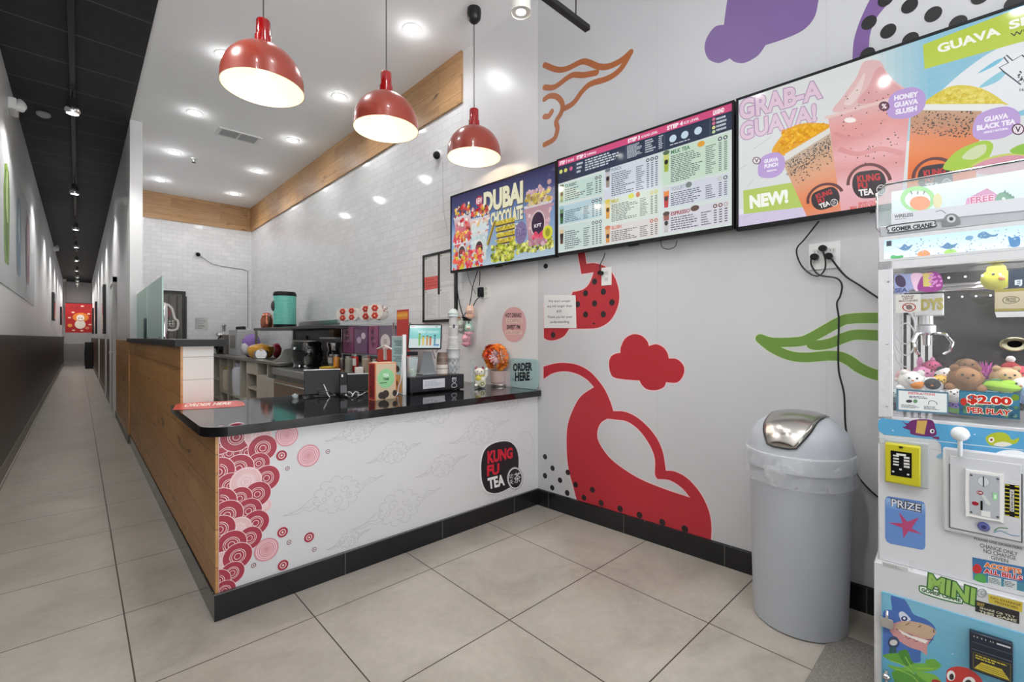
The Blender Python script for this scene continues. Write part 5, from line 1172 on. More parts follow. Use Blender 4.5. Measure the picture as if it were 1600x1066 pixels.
# coin door
def box_q(c0, c1, d0, d1, name, m, parent=cm, bev=.002):
    a0, a1, b0, b1 = pq(c0, c1); mb = MB(); mpr(mb, a0, a1, b0, b1, d0, d1); return mb.build(name, m, parent, bevel=bev), (a0, a1, b0, b1)
fr_, _ = box_q(C5(592, 745), C5(1290, 250), 0, .012, 'door_surround', M_MACH, bev=.006)
cdr, (ca0, ca1, cb0, cb1) = box_q(C5(642, 718), C5(1130, 288), .012, .016, 'coin_door', mat('silver_enamel', (200, 202, 206), .3), bev=.001)
cb1 = MP.px(*C5(642, 288))[1]
mb = MB()
for x0_, x1_, y0_, y1_ in ((ca0-.003, ca1+.003, cb1, cb1+.002), (ca0-.003, ca1+.003, cb0-.002, cb0), (ca0-.003, ca0-.001, cb0, cb1), (ca1+.001, ca1+.003, cb0, cb1)): mpr(mb, x0_, x1_, y0_, y1_, .012, .0155, (90, 92, 96))
mb.build('door_gap', M_PAINT, cdr)
A0, B1 = MP.px(*C5(748, 318)); A1 = MP.px(*C5(1008, 400))[0]; B0 = MP.px(*C5(750, 632))[1]
mb = MB(); mb.prism(MP, spline([(A0, B0+.008), (A0+.008, B0), (A1-.008, B0), (A1, B0+.008), (A1, B1-.008), (A1-.008, B1), (A0+.008, B1), (A0, B1-.008)], True, 3), .016, .024); cmech = mb.build('coin_mechanism', M_PLAS, cdr, bevel=.002)
a = Art(MP, .0245, .0001); X = lambda x: A0+(A1-A0)*x; Y = lambda y: B0+(B1-B0)*y
rectab(a, X(.1), X(.9), Y(.05), Y(.95), (178, 182, 188)); a.ell((X(.48), Y(.8)), .013, .0145, (206, 210, 214), px=False); a.ell((X(.48), Y(.8)), .013, .0145, (130, 134, 140), px=False, ring=.93); rectab(a, X(.465), X(.495), Y(.69), Y(.91), (20, 20, 22))
a.ell((X(.38), Y(.55)), .0075, .006, (150, 30, 46), px=False); a.ell((X(.26), Y(.3)), .0075, .006, (150, 30, 46), px=False); a.text('OK', [(X(.3), Y(.57)), (X(.46), Y(.57)), (X(.46), Y(.53)), (X(.3), Y(.53))], (230, 230, 230), .03, px=False)
a.raw([[(X(.42), Y(.52)), (X(.52), Y(.5)), (X(.66), Y(.36)), (X(.64), Y(.3)), (X(.54), Y(.34))]], (206, 210, 206)); rectab(a, X(.4), X(.46), Y(.18), Y(.38), (18, 18, 20)); rectab(a, X(.42), X(.66), Y(.06), Y(.18), (226, 226, 224)); rectab(a, X(.72), X(.84), Y(.44), Y(.6), (150, 214, 160)); rectab(a, X(.76), X(.81), Y(.48), Y(.56), (226, 246, 226))
for x, y in ((.15, .9), (.85, .9), (.15, .1), (.85, .1)): a.ell((X(x), Y(y)), .003, .003, (90, 92, 96), px=False)
a.build('coin_face', M_GLOSS, cmech)
mb = MB(); p = MP.w(*MP.px(*C5(872, 712)), .016)
Rm = Matrix(((MP.du.x, MP.dv.x, MP.n.x), (MP.du.y, MP.dv.y, MP.n.y), (MP.du.z, MP.dv.z, MP.n.z)))
mb.lathe([(.0135, 0), (.0135, .004), (.011, .007), (.006, .008)], c=p, seg=24, M=Rm, cols=[(60, 66, 130), (60, 66, 130), (90, 96, 150), (60, 60, 110)]); mb.build('lock', M_GLOSS, cdr)
def s_h(a):
    a.poly([C5(1018, 418), C5(1118, 432), C5(1116, 655), C5(1018, 635)], (26, 26, 24)); 
    for k in range(9): a.poly([C5(1018, 420+26*k), C5(1050, 425+26*k), C5(1050, 432+26*k), C5(1018, 427+26*k)], (196, 186, 50)); a.poly([C5(1086, 430+26*k), C5(1118, 436+26*k), C5(1118, 446+26*k), C5(1086, 440+26*k)], (196, 186, 50))
    a.poly([C5(1052, 455), C5(1082, 460), C5(1082, 612), C5(1052, 606)], (196, 196, 190)); a.text('COIN ONLY', [C5(1058, 600), C5(1058, 465), C5(1076, 468), C5(1076, 604)], (40, 40, 40), .02)
    a.stroke([C5(945, 745), C5(975, 722), C5(1040, 725)], .003, (110, 150, 120), caps=False); a.stroke([C5(940, 755), C5(990, 742), C5(1060, 770), C5(1120, 778)], .0022, (110, 150, 180), caps=False)
part('coin_notice', s_h, off=.0165, parent=cdr)
def s_i(a):
    for s_, x_a, x_b, y_, h_, sl in (('PLEASE USE QUARTERS', 808, 1140, 806, 18, .22), ('CHANGE ONLY', 848, 1112, 852, 28, .24), ('NO CHANGE', 872, 1098, 890, 28, .24), ('GIVEN', 925, 1045, 936, 26, .24)):
        a.text(s_, [C5(x_a, y_-h_/2), C5(x_b, y_-h_/2+(x_b-x_a)*sl), C5(x_b, y_+h_/2+(x_b-x_a)*sl), C5(x_a, y_+h_/2)], (96, 98, 104), .012)
part('change_notice', s_i)
def s_j(a):
    a.poly([C6(845, 145), C6(1500, 270), C6(1500, 450), C6(850, 310)], (58, 112, 160)); a.poly([C6(850, 250), C6(1226, 340), C6(1226, 400), C6(850, 308)], (66, 130, 150))
    a.poly([C6(848, 225), C6(870, 195), C6(900, 205), C6(915, 235), C6(900, 262), C6(865, 262), C6(850, 245)], (190, 46, 46), True); a.poly([C6(860, 300), C6(880, 270), C6(930, 275), C6(945, 300), C6(940, 335), C6(880, 322)], (80, 160, 80), True)
    a.text('ACCEPTS', [C6(935, 182), C6(1205, 235), C6(1205, 275), C6(935, 215)], (246, 220, 200), .10); a.text('ACCEPTS', [C6(935, 182), C6(1205, 235), C6(1205, 275), C6(935, 215)], (214, 110, 50), .04)
    a.text('ALL BILLS', [C6(930, 228), C6(1215, 285), C6(1212, 318), C6(930, 262)], (246, 226, 226), .10); a.text('ALL BILLS', [C6(930, 228), C6(1215, 285), C6(1212, 318), C6(930, 262)], (186, 40, 50), .04)
    for x in (962, 1078): a.poly([C6(x, 282+(x-962)*.2), C6(x+95, 300+(x-962)*.2), C6(x+95, 362+(x-962)*.22), C6(x, 340+(x-962)*.22)], (196, 206, 206)); a.bars(0, 0, 0, 0, 4, (80, 90, 100), q=[C6(x+5, 292+(x-962)*.2), C6(x+90, 308+(x-962)*.2), C6(x+90, 352+(x-962)*.22), C6(x+5, 332+(x-962)*.22)])
part('bills_card', s_j)
# lower cabinet: plates, print, bill slot, latch (its face stands 3 cm proud)
LP_ = MP.off(.03)
def lpart(name, fn, off=.0006, m=M_GLOSS, parent=cm):
    a = Art(LP_, off, .00002); fn(a); return a.build(name, m, parent)
def s_k(a):
    a.poly([C6(182, 175), C6(372, 225), C6(370, 262), C6(182, 212)], (196, 198, 198)); a.bars(0, 0, 0, 0, 3, (130, 132, 132), q=[C6(190, 185), C6(358, 230), C6(356, 252), C6(190, 206)])
    a.poly([C6(450, 370), C6(470, 352), C6(600, 385), C6(770, 440), C6(778, 478), C6(755, 492), C6(600, 455), C6(470, 410)], (60, 120, 70), True); a.poly([C6(460, 372), C6(475, 362), C6(600, 394), C6(762, 448), C6(766, 474), C6(750, 482), C6(600, 446), C6(475, 402)], (222, 232, 222), True)
    a.text('GOMER CRANE', [C6(470, 370), C6(760, 452), C6(758, 478), C6(472, 398)], (60, 100, 70), .05)
    Q = [C6(528, 268), C6(868, 380), C6(858, 498), C6(520, 372)]; a.text('MINI', Q, (60, 110, 60), .11); a.text('MINI', Q, (142, 184, 92), .045)
    a.ellp(C6(915, 410), 8, 7, (150, 160, 156), ring=.8); a.ellp(C6(925, 408), 4, 4, (150, 160, 156), ring=.7)
    a.poly([C6(962, 418), C6(1216, 478), C6(1212, 552), C6(966, 480)], (196, 176, 60)); a.text('NO CHANGE', [C6(980, 434), C6(1205, 490), C6(1203, 508), C6(980, 450)], (110, 86, 40), .03); a.text('PROVIDED', [C6(1010, 465), C6(1180, 512), C6(1180, 528), C6(1010, 480)], (110, 86, 40), .03)
    a.poly([C6(868, 460), C6(1192, 548), C6(1190, 638), C6(866, 542)], (26, 28, 32)); a.text('DO NOT', [C6(880, 474), C6(935, 488), C6(933, 512), C6(880, 498)], (206, 170, 80), .03); a.text('SHAKE OR TILT', [C6(900, 508), C6(1160, 580), C6(1158, 596), C6(900, 524)], (200, 196, 170), .02); a.text('THIS GAME', [C6(895, 532), C6(1175, 606), C6(1170, 626), C6(895, 550)], (200, 196, 170), .03)
lpart('front_marking', s_k)
a0_, b1_ = LP_.px(*C6(178, 392)); mb = MB(); mb.prism(LP_, [(a0_, .05), (MA-.04, .05), (MA-.04, b1_), (a0_, b1_)], 0, .006); ldoor = mb.build('lower_door', mat('door_blue', (110, 176, 206), .3), cm, bevel=.002)
def s_l(a):
    n = 12
    for k in range(n): rectab(a, a0_+.004, MA-.044, .054+(b1_-.058)*k/n, .054+(b1_-.058)*(k+1)/n, tuple(int(x+(y-x)*k/n) for x, y in zip((80, 160, 196), (122, 184, 208)))); a.d -= a.step
    a.d += a.step
    a.poly([C6(248, 425), C6(300, 428), C6(350, 455), C6(385, 510), C6(415, 560), C6(500, 595), C6(555, 635), C6(575, 680), C6(545, 760), C6(470, 830), C6(460, 910), C6(380, 900), C6(330, 820), C6(300, 740), C6(262, 640), C6(255, 520)], (64, 104, 176), True)
    a.poly([C6(186, 560), C6(250, 530), C6(300, 560), C6(320, 720), C6(370, 820), C6(300, 900), C6(188, 850)], (70, 110, 186), True)
    a.poly([C6(245, 640), C6(330, 610), C6(440, 618), C6(540, 650), C6(580, 690), C6(560, 720), C6(515, 790), C6(510, 860), C6(470, 830), C6(380, 800), C6(300, 750), C6(245, 690)], (206, 150, 150), True); a.poly([C6(280, 640), C6(360, 612), C6(470, 625), C6(560, 665), C6(570, 700), C6(520, 740), C6(400, 700), C6(290, 665)], (196, 168, 140), True)
    a.stroke([C6(285, 668), C6(350, 695), C6(400, 715), C6(450, 745), C6(560, 745)], .0025, (90, 66, 70), caps=False); a.stroke([C6(310, 690), C6(350, 712), C6(370, 742), C6(400, 730), C6(430, 762), C6(460, 750), C6(490, 776)], .0022, (96, 70, 76), smooth=False, caps=False)
    a.poly([C6(296, 668), C6(400, 718), C6(520, 752), C6(500, 776), C6(400, 735), C6(330, 705)], (236, 232, 226))
    a.poly([C6(305, 552), C6(335, 540), C6(385, 585), C6(388, 605), C6(330, 612), C6(312, 585)], (206, 216, 232), True); a.ellp(C6(345, 592), 5, 4, (40, 60, 110)); a.ellp(C6(345, 590), 2, 2, (226, 232, 240))
    a.stroke([C6(355, 640), C6(385, 622)], .002, (110, 70, 60), caps=False); a.stroke([C6(448, 655), C6(470, 640)], .002, (110, 70, 60), caps=False); a.stroke([C6(560, 670), C6(562, 695)], .0025, (90, 60, 60), caps=False)
    a.ellp(C6(266, 768), 9, 10, (50, 70, 110)); a.ellp(C6(266, 768), 6, 4.6, (206, 206, 206)); a.ellp(C6(260, 830), 6, 8, (46, 90, 96))
    for k, L in enumerate((((190, 860), (280, 845), (360, 850), (400, 900), (420, 960), (330, 930), (240, 900)), ((300, 850), (340, 820), (370, 830), (400, 900), (430, 930), (380, 960)), ((220, 930), (330, 950), (430, 920), (560, 930), (610, 945), (560, 975), (430, 985), (330, 1000)), ((260, 980), (420, 990), (560, 1060), (600, 1200), (300, 1250), (280, 1080)), ((500, 900), (560, 888), (600, 915), (615, 945), (560, 950), (520, 940)), ((430, 985), (560, 1000), (620, 1060), (600, 1090), (500, 1050)))):
        a.poly([C6(*p) for p in L], ((96, 160, 60), (70, 136, 50), (112, 176, 66), (84, 150, 56), (104, 168, 62), (120, 180, 70))[k], True)
    for L in (((240, 900), (330, 930), (420, 1000)), ((280, 960), (400, 1010), (470, 1090)), ((430, 955), (560, 960)), ((350, 870), (400, 950))): a.stroke([C6(*p) for p in L], .003, (150, 196, 80), caps=False)
    a.poly([C6(655, 985), C6(680, 955), C6(740, 942), C6(820, 960), C6(890, 1010), C6(920, 1060), C6(900, 1160), C6(720, 1180), C6(660, 1080)], (196, 50, 46), True); a.ellp(C6(688, 1010), 6.5, 8, (232, 232, 230)); a.ellp(C6(692, 1018), 3.6, 5, (36, 36, 40)); a.ellp(C6(820, 1060), 10, 9, (232, 232, 230)); a.ellp(C6(815, 1062), 5, 5, (36, 36, 40))
    a.poly([C6(550, 1040), C6(600, 1045), C6(630, 1080), C6(560, 1090)], (170, 46, 40), True); a.ellp(C6(700, 850), 1.2, 1.2, (180, 206, 214))
a = Art(LP_, .0066, .00002); s_l(a)
# print ends at the door's edge
a.clip(a0_+.004, MA-.044, .054, b1_-.004); a.build('sea_creature_print', M_GLOSS, ldoor)
A0, B1 = LP_.px(*C6(822, 660)); A1 = LP_.px(*C6(1140, 760))[0]; B0 = LP_.px(*C6(825, 942))[1]
mb = MB(); mb.prism(LP_, [(A0, B0), (A1, B0), (A1, B1), (A0, B1)], .006, .026); ba = mb.build('bill_acceptor', mat('dark_blue_plastic', (34, 42, 56), .25), ldoor, bevel=.003)
a = Art(LP_, .0265, .0001); X = lambda x: A0+(A1-A0)*x; Y = lambda y: B0+(B1-B0)*y
rectab(a, X(.1), X(.94), Y(.88), Y(.92), (196, 200, 206)) ; a.bars(X(.12), X(.9), Y(.86), Y(.94), 1, (20, 24, 30)); rectab(a, X(.06), X(.96), Y(.74), Y(.76), (70, 80, 92)); rectab(a, X(.05), X(.97), Y(.56), Y(.58), (84, 92, 104)); rectab(a, X(.08), X(.95), Y(.06), Y(.5), (90, 86, 40)); rectab(a, X(.1), X(.93), Y(.08), Y(.48), (26, 28, 30))
a.bars(X(.14), X(.9), Y(.34), Y(.46), 2, (196, 180, 60)); a.raw([[(X(.28), Y(.3)), (X(.75), Y(.3)), (X(.92), Y(.09)), (X(.11), Y(.09))]], (196, 178, 50))
for k in range(3): rectab(a, X(.2), X(.85), Y(.13+.05*k), Y(.14+.05*k), (60, 56, 24))
a.build('acceptor_face', M_GLOSS, ba)
mb = MB(); A0, B1 = LP_.px(*C6(178, 565)); A1 = LP_.px(*C6(266, 600))[0]; B0 = LP_.px(*C6(178, 635))[1]
mb.prism(LP_, [(A0-.004, B0), (A1, B0), (A1, B1), (A0-.004, B1)], .006, .02); mb.tube([LP_.w((A0+A1)/2, B1, .02), LP_.w((A0+A1)/2, B1+.014, .024), LP_.w((A0+A1)/2, B1+.026, .016)], .004, 8)
mb.build('latch', M_CHROME, ldoor, bevel=.001)
mb = MB(); p = LP_.px(*C6(215, 1010)); mb.ball(LP_.w(p[0], p[1], .014), .011, seg=14, rings=10); mb.tube([LP_.w(p[0], p[1]-.02, .01), LP_.w(p[0], p[1]+.02, .01)], .005, 8); mb.build('lower_latch', M_CHROME, ldoor)
# crane inside
IN = MP.off(-.2)
def ip(x, y, d=0): return IN.w(*IN.px(*C4(x, y)), d)
mb = MB(); q = IN.px(*C3(325, 905)); r_ = IN.px(*C3(552, 1035)); mb.prism(IN, [(q[0], r_[1]), (r_[0], r_[1]), (r_[0], q[1]), (q[0], q[1])], -.1, .0, (224, 226, 228)); cg = mb.build('crane_carriage', M_PAINT, cm, bevel=.003)
a = Art(IN, .0008, .0001); a.text('DYS', [C3(408, 935), C3(548, 925), C3(548, 1000), C3(408, 1005)], (190, 180, 80), .06); a.build('carriage_lettering', M_PAINT, cg)
mb = MB(); z0 = IN.px(*C3(440, 905))[1]
mb.tube([IN.w(.02, z0+.02, -.05), IN.w(MA-.02, z0+.02, -.05)], .008, 10); mb.tube([IN.w(.02, z0+.04, -.12), IN.w(MA-.02, z0+.04, -.12)], .006, 10); mb.build('rail', M_CHROME, cm)
mb = MB(); cc = ip(440, 110, -.03); mb.lathe([(.0, .05), (.02, .045), (.022, .0), (.03, -.005), (.03, -.03), (.012, -.04), (.01, -.075), (0, -.078)], c=cc, seg=20)
for t in (0, 2.1, 4.2):
    dx = Vector((math.cos(t+.6), math.sin(t+.6), 0)); mb.tube([cc+dx*.015-ZZ*.03, cc+dx*.05-ZZ*.035, cc+dx*.068-ZZ*.065, cc+dx*.06-ZZ*.095, cc+dx*.045-ZZ*.108], .0055, 8)
mb.tube([cc+ZZ*.05, cc+ZZ*.09], .006, 8); mb.build('claw', M_CHROME, cg)
mb = MB(); p0 = ip(300, 60); mb.tube([p0+ZZ*(.07*math.sin(t*3)-.02*t)+MP.du*.03*math.cos(t*3) for t in [k*.15 for k in range(40)]], .003, 6); mb.build('coiled_lead', mat('pale_cord', (206, 208, 212), .4), cg)
# toys: each one by itself on the pile
TOYS = [ # px, py (window crop), radii, colour, details, label
 (350, 478, .040, (226, 224, 220), 'fox', 'white and orange plush toy at the window pile\'s hall end'), (440, 432, .040, (206, 132, 176), 'bunny', 'pink plush toy behind the white and orange one in the crane machine'),
 (475, 388, .028, (170, 70, 110), 'ball', 'small dark pink plush toy at the back of the machine pile'), (568, 442, .032, (232, 232, 230), 'cow', 'black and white spotted plush ball in the crane machine'),
 (690, 462, .046, (136, 98, 66), 'bear', 'brown plush bear with cream face in the crane machine'), (700, 388, .034, (118, 88, 64), 'ball', 'brown plush toy behind the bear in the crane machine'),
 (822, 432, .036, (196, 84, 176), 'urchin', 'magenta spiky plush ball in the crane machine'), (838, 500, .034, (60, 110, 60), 'flat', 'dark green plush leaf shape lying in the machine pile'), (912, 508, .032, (150, 196, 60), 'flat', 'lime green plush toy beside the dark green one'),
 (955, 460, .040, (190, 156, 118), 'bear', 'tan plush toy beneath the red hat toy'), (980, 398, .026, (176, 40, 48), 'hat', 'red bobble hat plush toy with white top'), (1040, 430, .030, (196, 60, 80), 'ball', 'rose red plush toy next to the red hat'),
 (470, 508, .034, (226, 228, 230), 'penguin', 'black and white plush penguin low in the pile'), (830, 528, .034, (150, 190, 206), 'ball', 'pale blue plush toy above the price card'), (1025, 512, .036, (222, 226, 228), 'fox', 'white plush toy above the price card\'s far end'),
 (530, 480, .026, (226, 170, 70), 'ball', 'small orange plush toy beside the spotted ball'), (610, 560, .030, (210, 208, 204), 'cow', 'spotted plush toy seen between the two window cards'), (622, 640, .028, (140, 116, 190), 'ball', 'violet plush toy seen between the two window cards'),
 (300, 440, .026, (226, 190, 190), 'ball', 'blush pink plush toy in the pile\'s far corner'), (245, 560, .026, (200, 214, 222), 'ball', 'ice blue plush toy at the window frame'), (235, 620, .026, (70, 84, 92), 'ball', 'slate grey plush toy low at the window frame'), (640, 700, .030, (150, 206, 120), 'flat', 'mint green plush toy at the bottom of the window'),
 (560, 430, .022, (190, 110, 60), 'ball', 'rust coloured small plush toy behind the spotted ball'), (1090, 560, .034, (120, 150, 190), 'ball', 'denim blue plush toy at the price card\'s end')]
def toy(px_, py_, r, col, kind, label, k):
    pl = MP.off(-.105-.05*((k*7) % 4)/3-(.05 if py_ < 450 else 0)); q = pl.px(*C4(px_, py_)); b_ = max(q[1], zW+r*.8); c = pl.w(q[0], b_)
    rd2 = random.Random(k); body = MB(); E = (34, 30, 32); L = tuple(min(255, int(x*1.15+12)) for x in col)
    n = MP.n; u = MP.du; up = ZZ
    t = thing('plush_toy', label, 'plush toy', tuple(c-ZZ*r), 0, 'plush toys in the crane machine')
    if kind == 'urchin':
        body.ball(c, r*.6, col)
        for i in range(70):
            z_ = 1-2*(i+.5)/70; a_ = i*2.4; d = Vector((math.sqrt(1-z_*z_)*math.cos(a_), math.sqrt(1-z_*z_)*math.sin(a_), z_)); body.tube([c+d*r*.5, c+d*r*1.15+ZZ*.004], .0035, 5, col, taper=lambda s_: 1-.8*s_)
    elif kind == 'flat':
        body.ball(c, (r*1.2, r*1.5, r*.5), col, M=Matrix.Rotation(.4*rd2.random(), 3, 'X')); body.ball(c+u*r*.6+up*r*.35, (r*.4, r*.6, r*.3), L)
    elif kind == 'hat':
        body.lathe([(r*1.15, -r*.6), (r*1.2, -r*.2), (r*.95, -r*.15), (r*.8, r*.5), (r*.3, r*.9), (0, r)], c=c, seg=18, col=col); body.ball(c+up*r*1.25, r*.42, (232, 230, 228), jit=.06)
    else:
        body.ball(c, (r, r, r*.92), col, jit=.03); body.ball(c+n*r*.55+up*r*.25+u*r*.1, (r*.66, r*.66, r*.6), L if kind != 'penguin' else (40, 42, 50), jit=.02)
        for s_ in (-1, 1):
            if kind in ('bunny',): body.ball(c+up*r*1.05+u*s_*r*.42+n*r*.2, (r*.22, r*.22, r*.55), col)
            elif kind in ('fox', 'bear', 'cow'): body.ball(c+up*r*.78+u*s_*r*.55+n*r*.2, r*.28, col if kind != 'cow' else E)
            body.ball(c-up*r*.55+u*s_*r*.75+n*r*.4, (r*.34, r*.34, r*.28), L)
    bo = body.build('body', M_SOFT, t)
    if kind not in ('urchin', 'flat', 'hat'):
        f = MB(); fc = c+n*r*1.16+up*r*.3+u*r*.1
        for s_ in (-1, 1): f.ball(fc+u*s_*r*.26+up*r*.08, r*.085, E, seg=8, rings=6)
        f.ball(fc-up*r*.12, (r*.1, r*.12, r*.08), (232, 130, 60) if kind in ('fox', 'penguin') else (90, 60, 60), seg=8, rings=6); f.build('face', M_GLOSS, t)
    if kind == 'cow':
        f = MB(); rr = random.Random(k)
        for i in range(9):
            d = Vector((-abs(rr.gauss(0, 1)), rr.gauss(0, 1), rr.gauss(0, .8))).normalized(); f.ball(c+d*r*.82, r*.28, E, seg=10, rings=6)
        f.build('spots', M_SOFT, t)
    if kind == 'fox':
        MB().ball(c+n*r*.7-up*r*.15+u*r*.3, (r*.5, r*.5, r*.4), (232, 140, 50)).build('muzzle', M_SOFT, t)
for k, T in enumerate(TOYS): toy(*T, k)
pl = MP.off(-.09); q = pl.px(*C3(888, 806)); c = pl.w(*q)
t = thing('plush_toy', 'yellow plush chick hung near the top of the crane machine window', 'plush toy', tuple(c-ZZ*.04), 0)
MB().ball(c, (.036, .036, .034), (206, 204, 50), jit=.02).ball(c+ZZ*.03, .022, (206, 204, 50)).build('body', M_SOFT, t); MB().ball(c+MP.n*.036+MP.du*.01, (.012, .008, .008), (220, 130, 50), seg=8, rings=6).ball(c+MP.n*.034-MP.du*.008+ZZ*.014, .004, (30, 30, 30), seg=8, rings=6).build('face', M_GLOSS, t)
MB().tube([c+ZZ*.05, Vector((c.x, c.y, zH0-.01))], .0015, 6).build('string', M_PLAS, t)
pl = MP.off(.006); q = pl.px(*C4(1005, 237)); mb = MB(); c = pl.w(*q)
mb.lathe([(.026, -.008), (.028, 0), (.024, .008), (.014, .006), (.012, -.002)], c=c, M=Rm, seg=28, cols=[(150, 140, 90), (190, 186, 150), (206, 200, 170), (90, 84, 60), (30, 30, 28)], sx=1.1, sy=.75); mb.build('window_lock', M_METALC, cm)
mb = MB()
for x, y in ((198, 820), (190, 1220), (190, 1620)): 
    p = MP.px(*C3(x, y)); mb.ball(MP.w(p[0], p[1], .001), .003, seg=8, rings=6)
mb.build('screws', M_STEEL, cm)

# ================================================================ bin
bc = (2.31, .60); bt = thing('trash_bin', 'tall grey round bin with steel swing flap and clear liner, beside the toy machine', 'bin', (bc[0], bc[1], 0))
MB().lathe([(.165, 0), (.176, .006), (.178, .03), (.195, .66), (.197, .672)], seg=56).build('body', M_GREY, bt, local=True)
MB().lathe([(.198, .672), (.205, .68), (.205, .745), (.201, .75)], seg=56).build('collar', mat('grey_plastic_light', (180, 185, 192), .35), bt, local=True)
DZ, DH, DR = .752, .157, .199
prof = [(.202, .748), (.201, .754)]+[(DR*math.cos(t)**.8 if t < 1.5 else .0, DZ+DH*math.sin(t)) for t in [math.pi/2*k/14 for k in range(1, 15)]]
MB().lathe(prof, seg=64).build('lid', mat('grey_plastic_light', (180, 185, 192), .35), bt, local=True)
# flap: a steel strip bent over the dome, facing the shop
fm = MB(); fa = math.radians(176); fd = Vector((math.cos(fa), math.sin(fa), 0)); fs = Vector((-fd.y, fd.x, 0))
def dome(x, y): r = min(math.hypot(x, y), DR*.985); t = math.acos(min(1, (r/DR)**1.25)); q = math.hypot(x, y) or 1; return fd*(x*r/q)+fs*(y*r/q)+ZZ*(DZ+DH*math.sin(t))
rows_ = 18; cols_ = 13
for i in range(rows_):
    s_ = i/(rows_-1); xx = -.05+.25*s_**.85; wv = .098*(1 if s_ < .6 else max(.30, math.sqrt(max(.0, 1-((s_-.6)/.42)**2.2))))
    for j in range(cols_):
        y = wv*(2*j/(cols_-1)-1); p = dome(xx, y*(1-.10*s_)); pn = dome(xx+.004, y); cn = Vector((p.x, p.y, (p.z-DZ)*1.3+.02)).normalized(); fm.v.append(p+cn*.008)
for i in range(rows_-1):
    for j in range(cols_-1): fm.face((i*cols_+j, i*cols_+j+1, (i+1)*cols_+j+1, (i+1)*cols_+j), (1, 1, 1), True)
fo = fm.build('swing_flap', mat('brushed_steel', (186, 182, 176), .22, 1.0, noise=.12, nscale=5), bt, local=True, sharp=80); sd = fo.modifiers.new('thick', 'SOLIDIFY'); sd.thickness = .004
dk = MB(); edge = [fm.v[i*cols_] for i in range(3, rows_)]+[fm.v[(rows_-1)*cols_+j] for j in range(1, cols_)]+[fm.v[i*cols_+cols_-1] for i in range(rows_-2, 2, -1)]
dk.tube([p-Vector((p.x, p.y, p.z-DZ+.02)).normalized()*.005+fd*.002 for p in edge], .0042, 6); dk.build('flap_gap', M_BLACK, bt, local=True)
def liner_mat():
    m, nt, b, N, L = nodes('clear_film'); b.inputs['Base Color'].default_value = (.85, .87, .9, 1); b.inputs['Roughness'].default_value = .12
    tc = N('ShaderNodeTexCoord'); n = noise(nt, tc.outputs['Object'], 14, 3, .5, .9); bump(nt, b, n, .5, .006); r = N('ShaderNodeMapRange'); r.inputs[1].default_value = .4; r.inputs[2].default_value = .7; r.inputs[3].default_value = .10; r.inputs[4].default_value = .38; L(n, r.inputs[0]); L(r.outputs[0], b.inputs['Alpha']); return m
rl = random.Random(4); ph = [rl.uniform(0, 6) for _ in range(6)]
def wob(a, k): return 1+.012*k/4*(math.sin(5*a+ph[0])+.6*math.sin(11*a+ph[1])+.4*math.sin(23*a+ph[2]))
MB().lathe([(.204, .752), (.213, .742), (.216, .70), (.217, .655), (.214, .632), (.205, .618)], seg=90, jag=wob, smooth=True).build('liner', liner_mat(), bt, local=True)
# grey mat under the machine
MB().box(1.86, 2.30, -.9, .47, 0, .008).build('floor_mat', mat('speckled_mat', (128, 124, 118), .95, noise=.5, nscale=160)); ctag(bpy.data.objects['floor_mat'], 'grey speckled floor mat poking out between the bin and the toy machine', 'mat')
# ================================================================ things on the ordering counter
def onz(u, v, z=None):
    p = at_z(u, v, ZT if z is None else z); return p, (p-EYEV).dot(FW)/F_PX
def T(p, rot=0.0): return Matrix.Translation(p) @ Matrix.Rotation(rot, 4, 'Z')
def rb(mb, M, x0, x1, y0, y1, z0, z1, col=(255, 255, 255)): return mb.box(x0, x1, y0, y1, z0, z1, col, M)
VIEW = lambda p: math.atan2(p.y, p.x)-math.pi/2      # turn a thing so its -y side looks at the entrance
M_SCRN = attr_mat('small_screen', .15, emit=.5, base=0)
# back of an order tablet on a wedge stand
p, k = onz(505, 619); R0 = -.28
t = thing('order_tablet', 'black order tablet leaning on a stand, left of the red and green carton', 'tablet', tuple(p), R0)
def tilt(p, R, a, off=(0, 0, 0)): return Matrix.Translation(p) @ Matrix.Rotation(R, 4, 'Z') @ Matrix.Translation(off) @ Matrix.Rotation(a, 4, 'X')
MB().box(-.115, .115, -.006, .006, 0, .172, M=tilt(p, R0, -.42, (0, -.0, .012))).build('tablet_shell', M_BLKPL, t, bevel=.004)
MB().box(-.115, .115, -.0065, .0065, .170, .1745, M=tilt(p, R0, -.42, (0, -.0, .012))).build('silver_edge', M_STEEL, t)
MB().box(-.06, .06, -.07, .08, 0, .012, M=T(p, R0)).box(-.035, .035, -.07, -.005, .012, .04, M=T(p, R0)).build('stand', M_BLACK, t, bevel=.004)
MB().tube([T(p, R0) @ Vector(q) for q in ((0, -.03, .08), (.012, -.05, .05), (.02, -.08, .02), (.03, -.11, .004))], .0028, 8).build('lead', mat('pale_cord', (206, 208, 212), .4), t)
p, k = onz(537, 620)
t = thing('card_terminal', 'black upright card terminal beside the order tablet', 'card terminal', tuple(p), R0)
MB().box(-.026, .026, -.012, .012, 0, .155, M=tilt(p, R0, -.2, (0, 0, .004))).build('body', M_BLKPL, t, bevel=.005)
MB().box(-.012, -.002, -.0135, -.012, .125, .142, M=tilt(p, R0, -.2, (0, 0, .004))).build('status_light', M_PLAS, t)
MB().box(-.02, .02, -.0135, -.012, .02, .07, M=tilt(p, R0, -.2, (0, 0, .004))).build('keypad', mat('key_grey', (84, 86, 90), .4), t)
p, k = onz(557, 612.5)
t = thing('order_tablet', 'second black tablet standing partly hidden behind the red and green box', 'tablet', tuple(p), R0-.1)
MB().box(-.08, .11, -.006, .006, 0, .12, M=tilt(p, R0-.1, -.25, (0, 0, .01))).build('tablet_shell', M_BLKPL, t, bevel=.004)
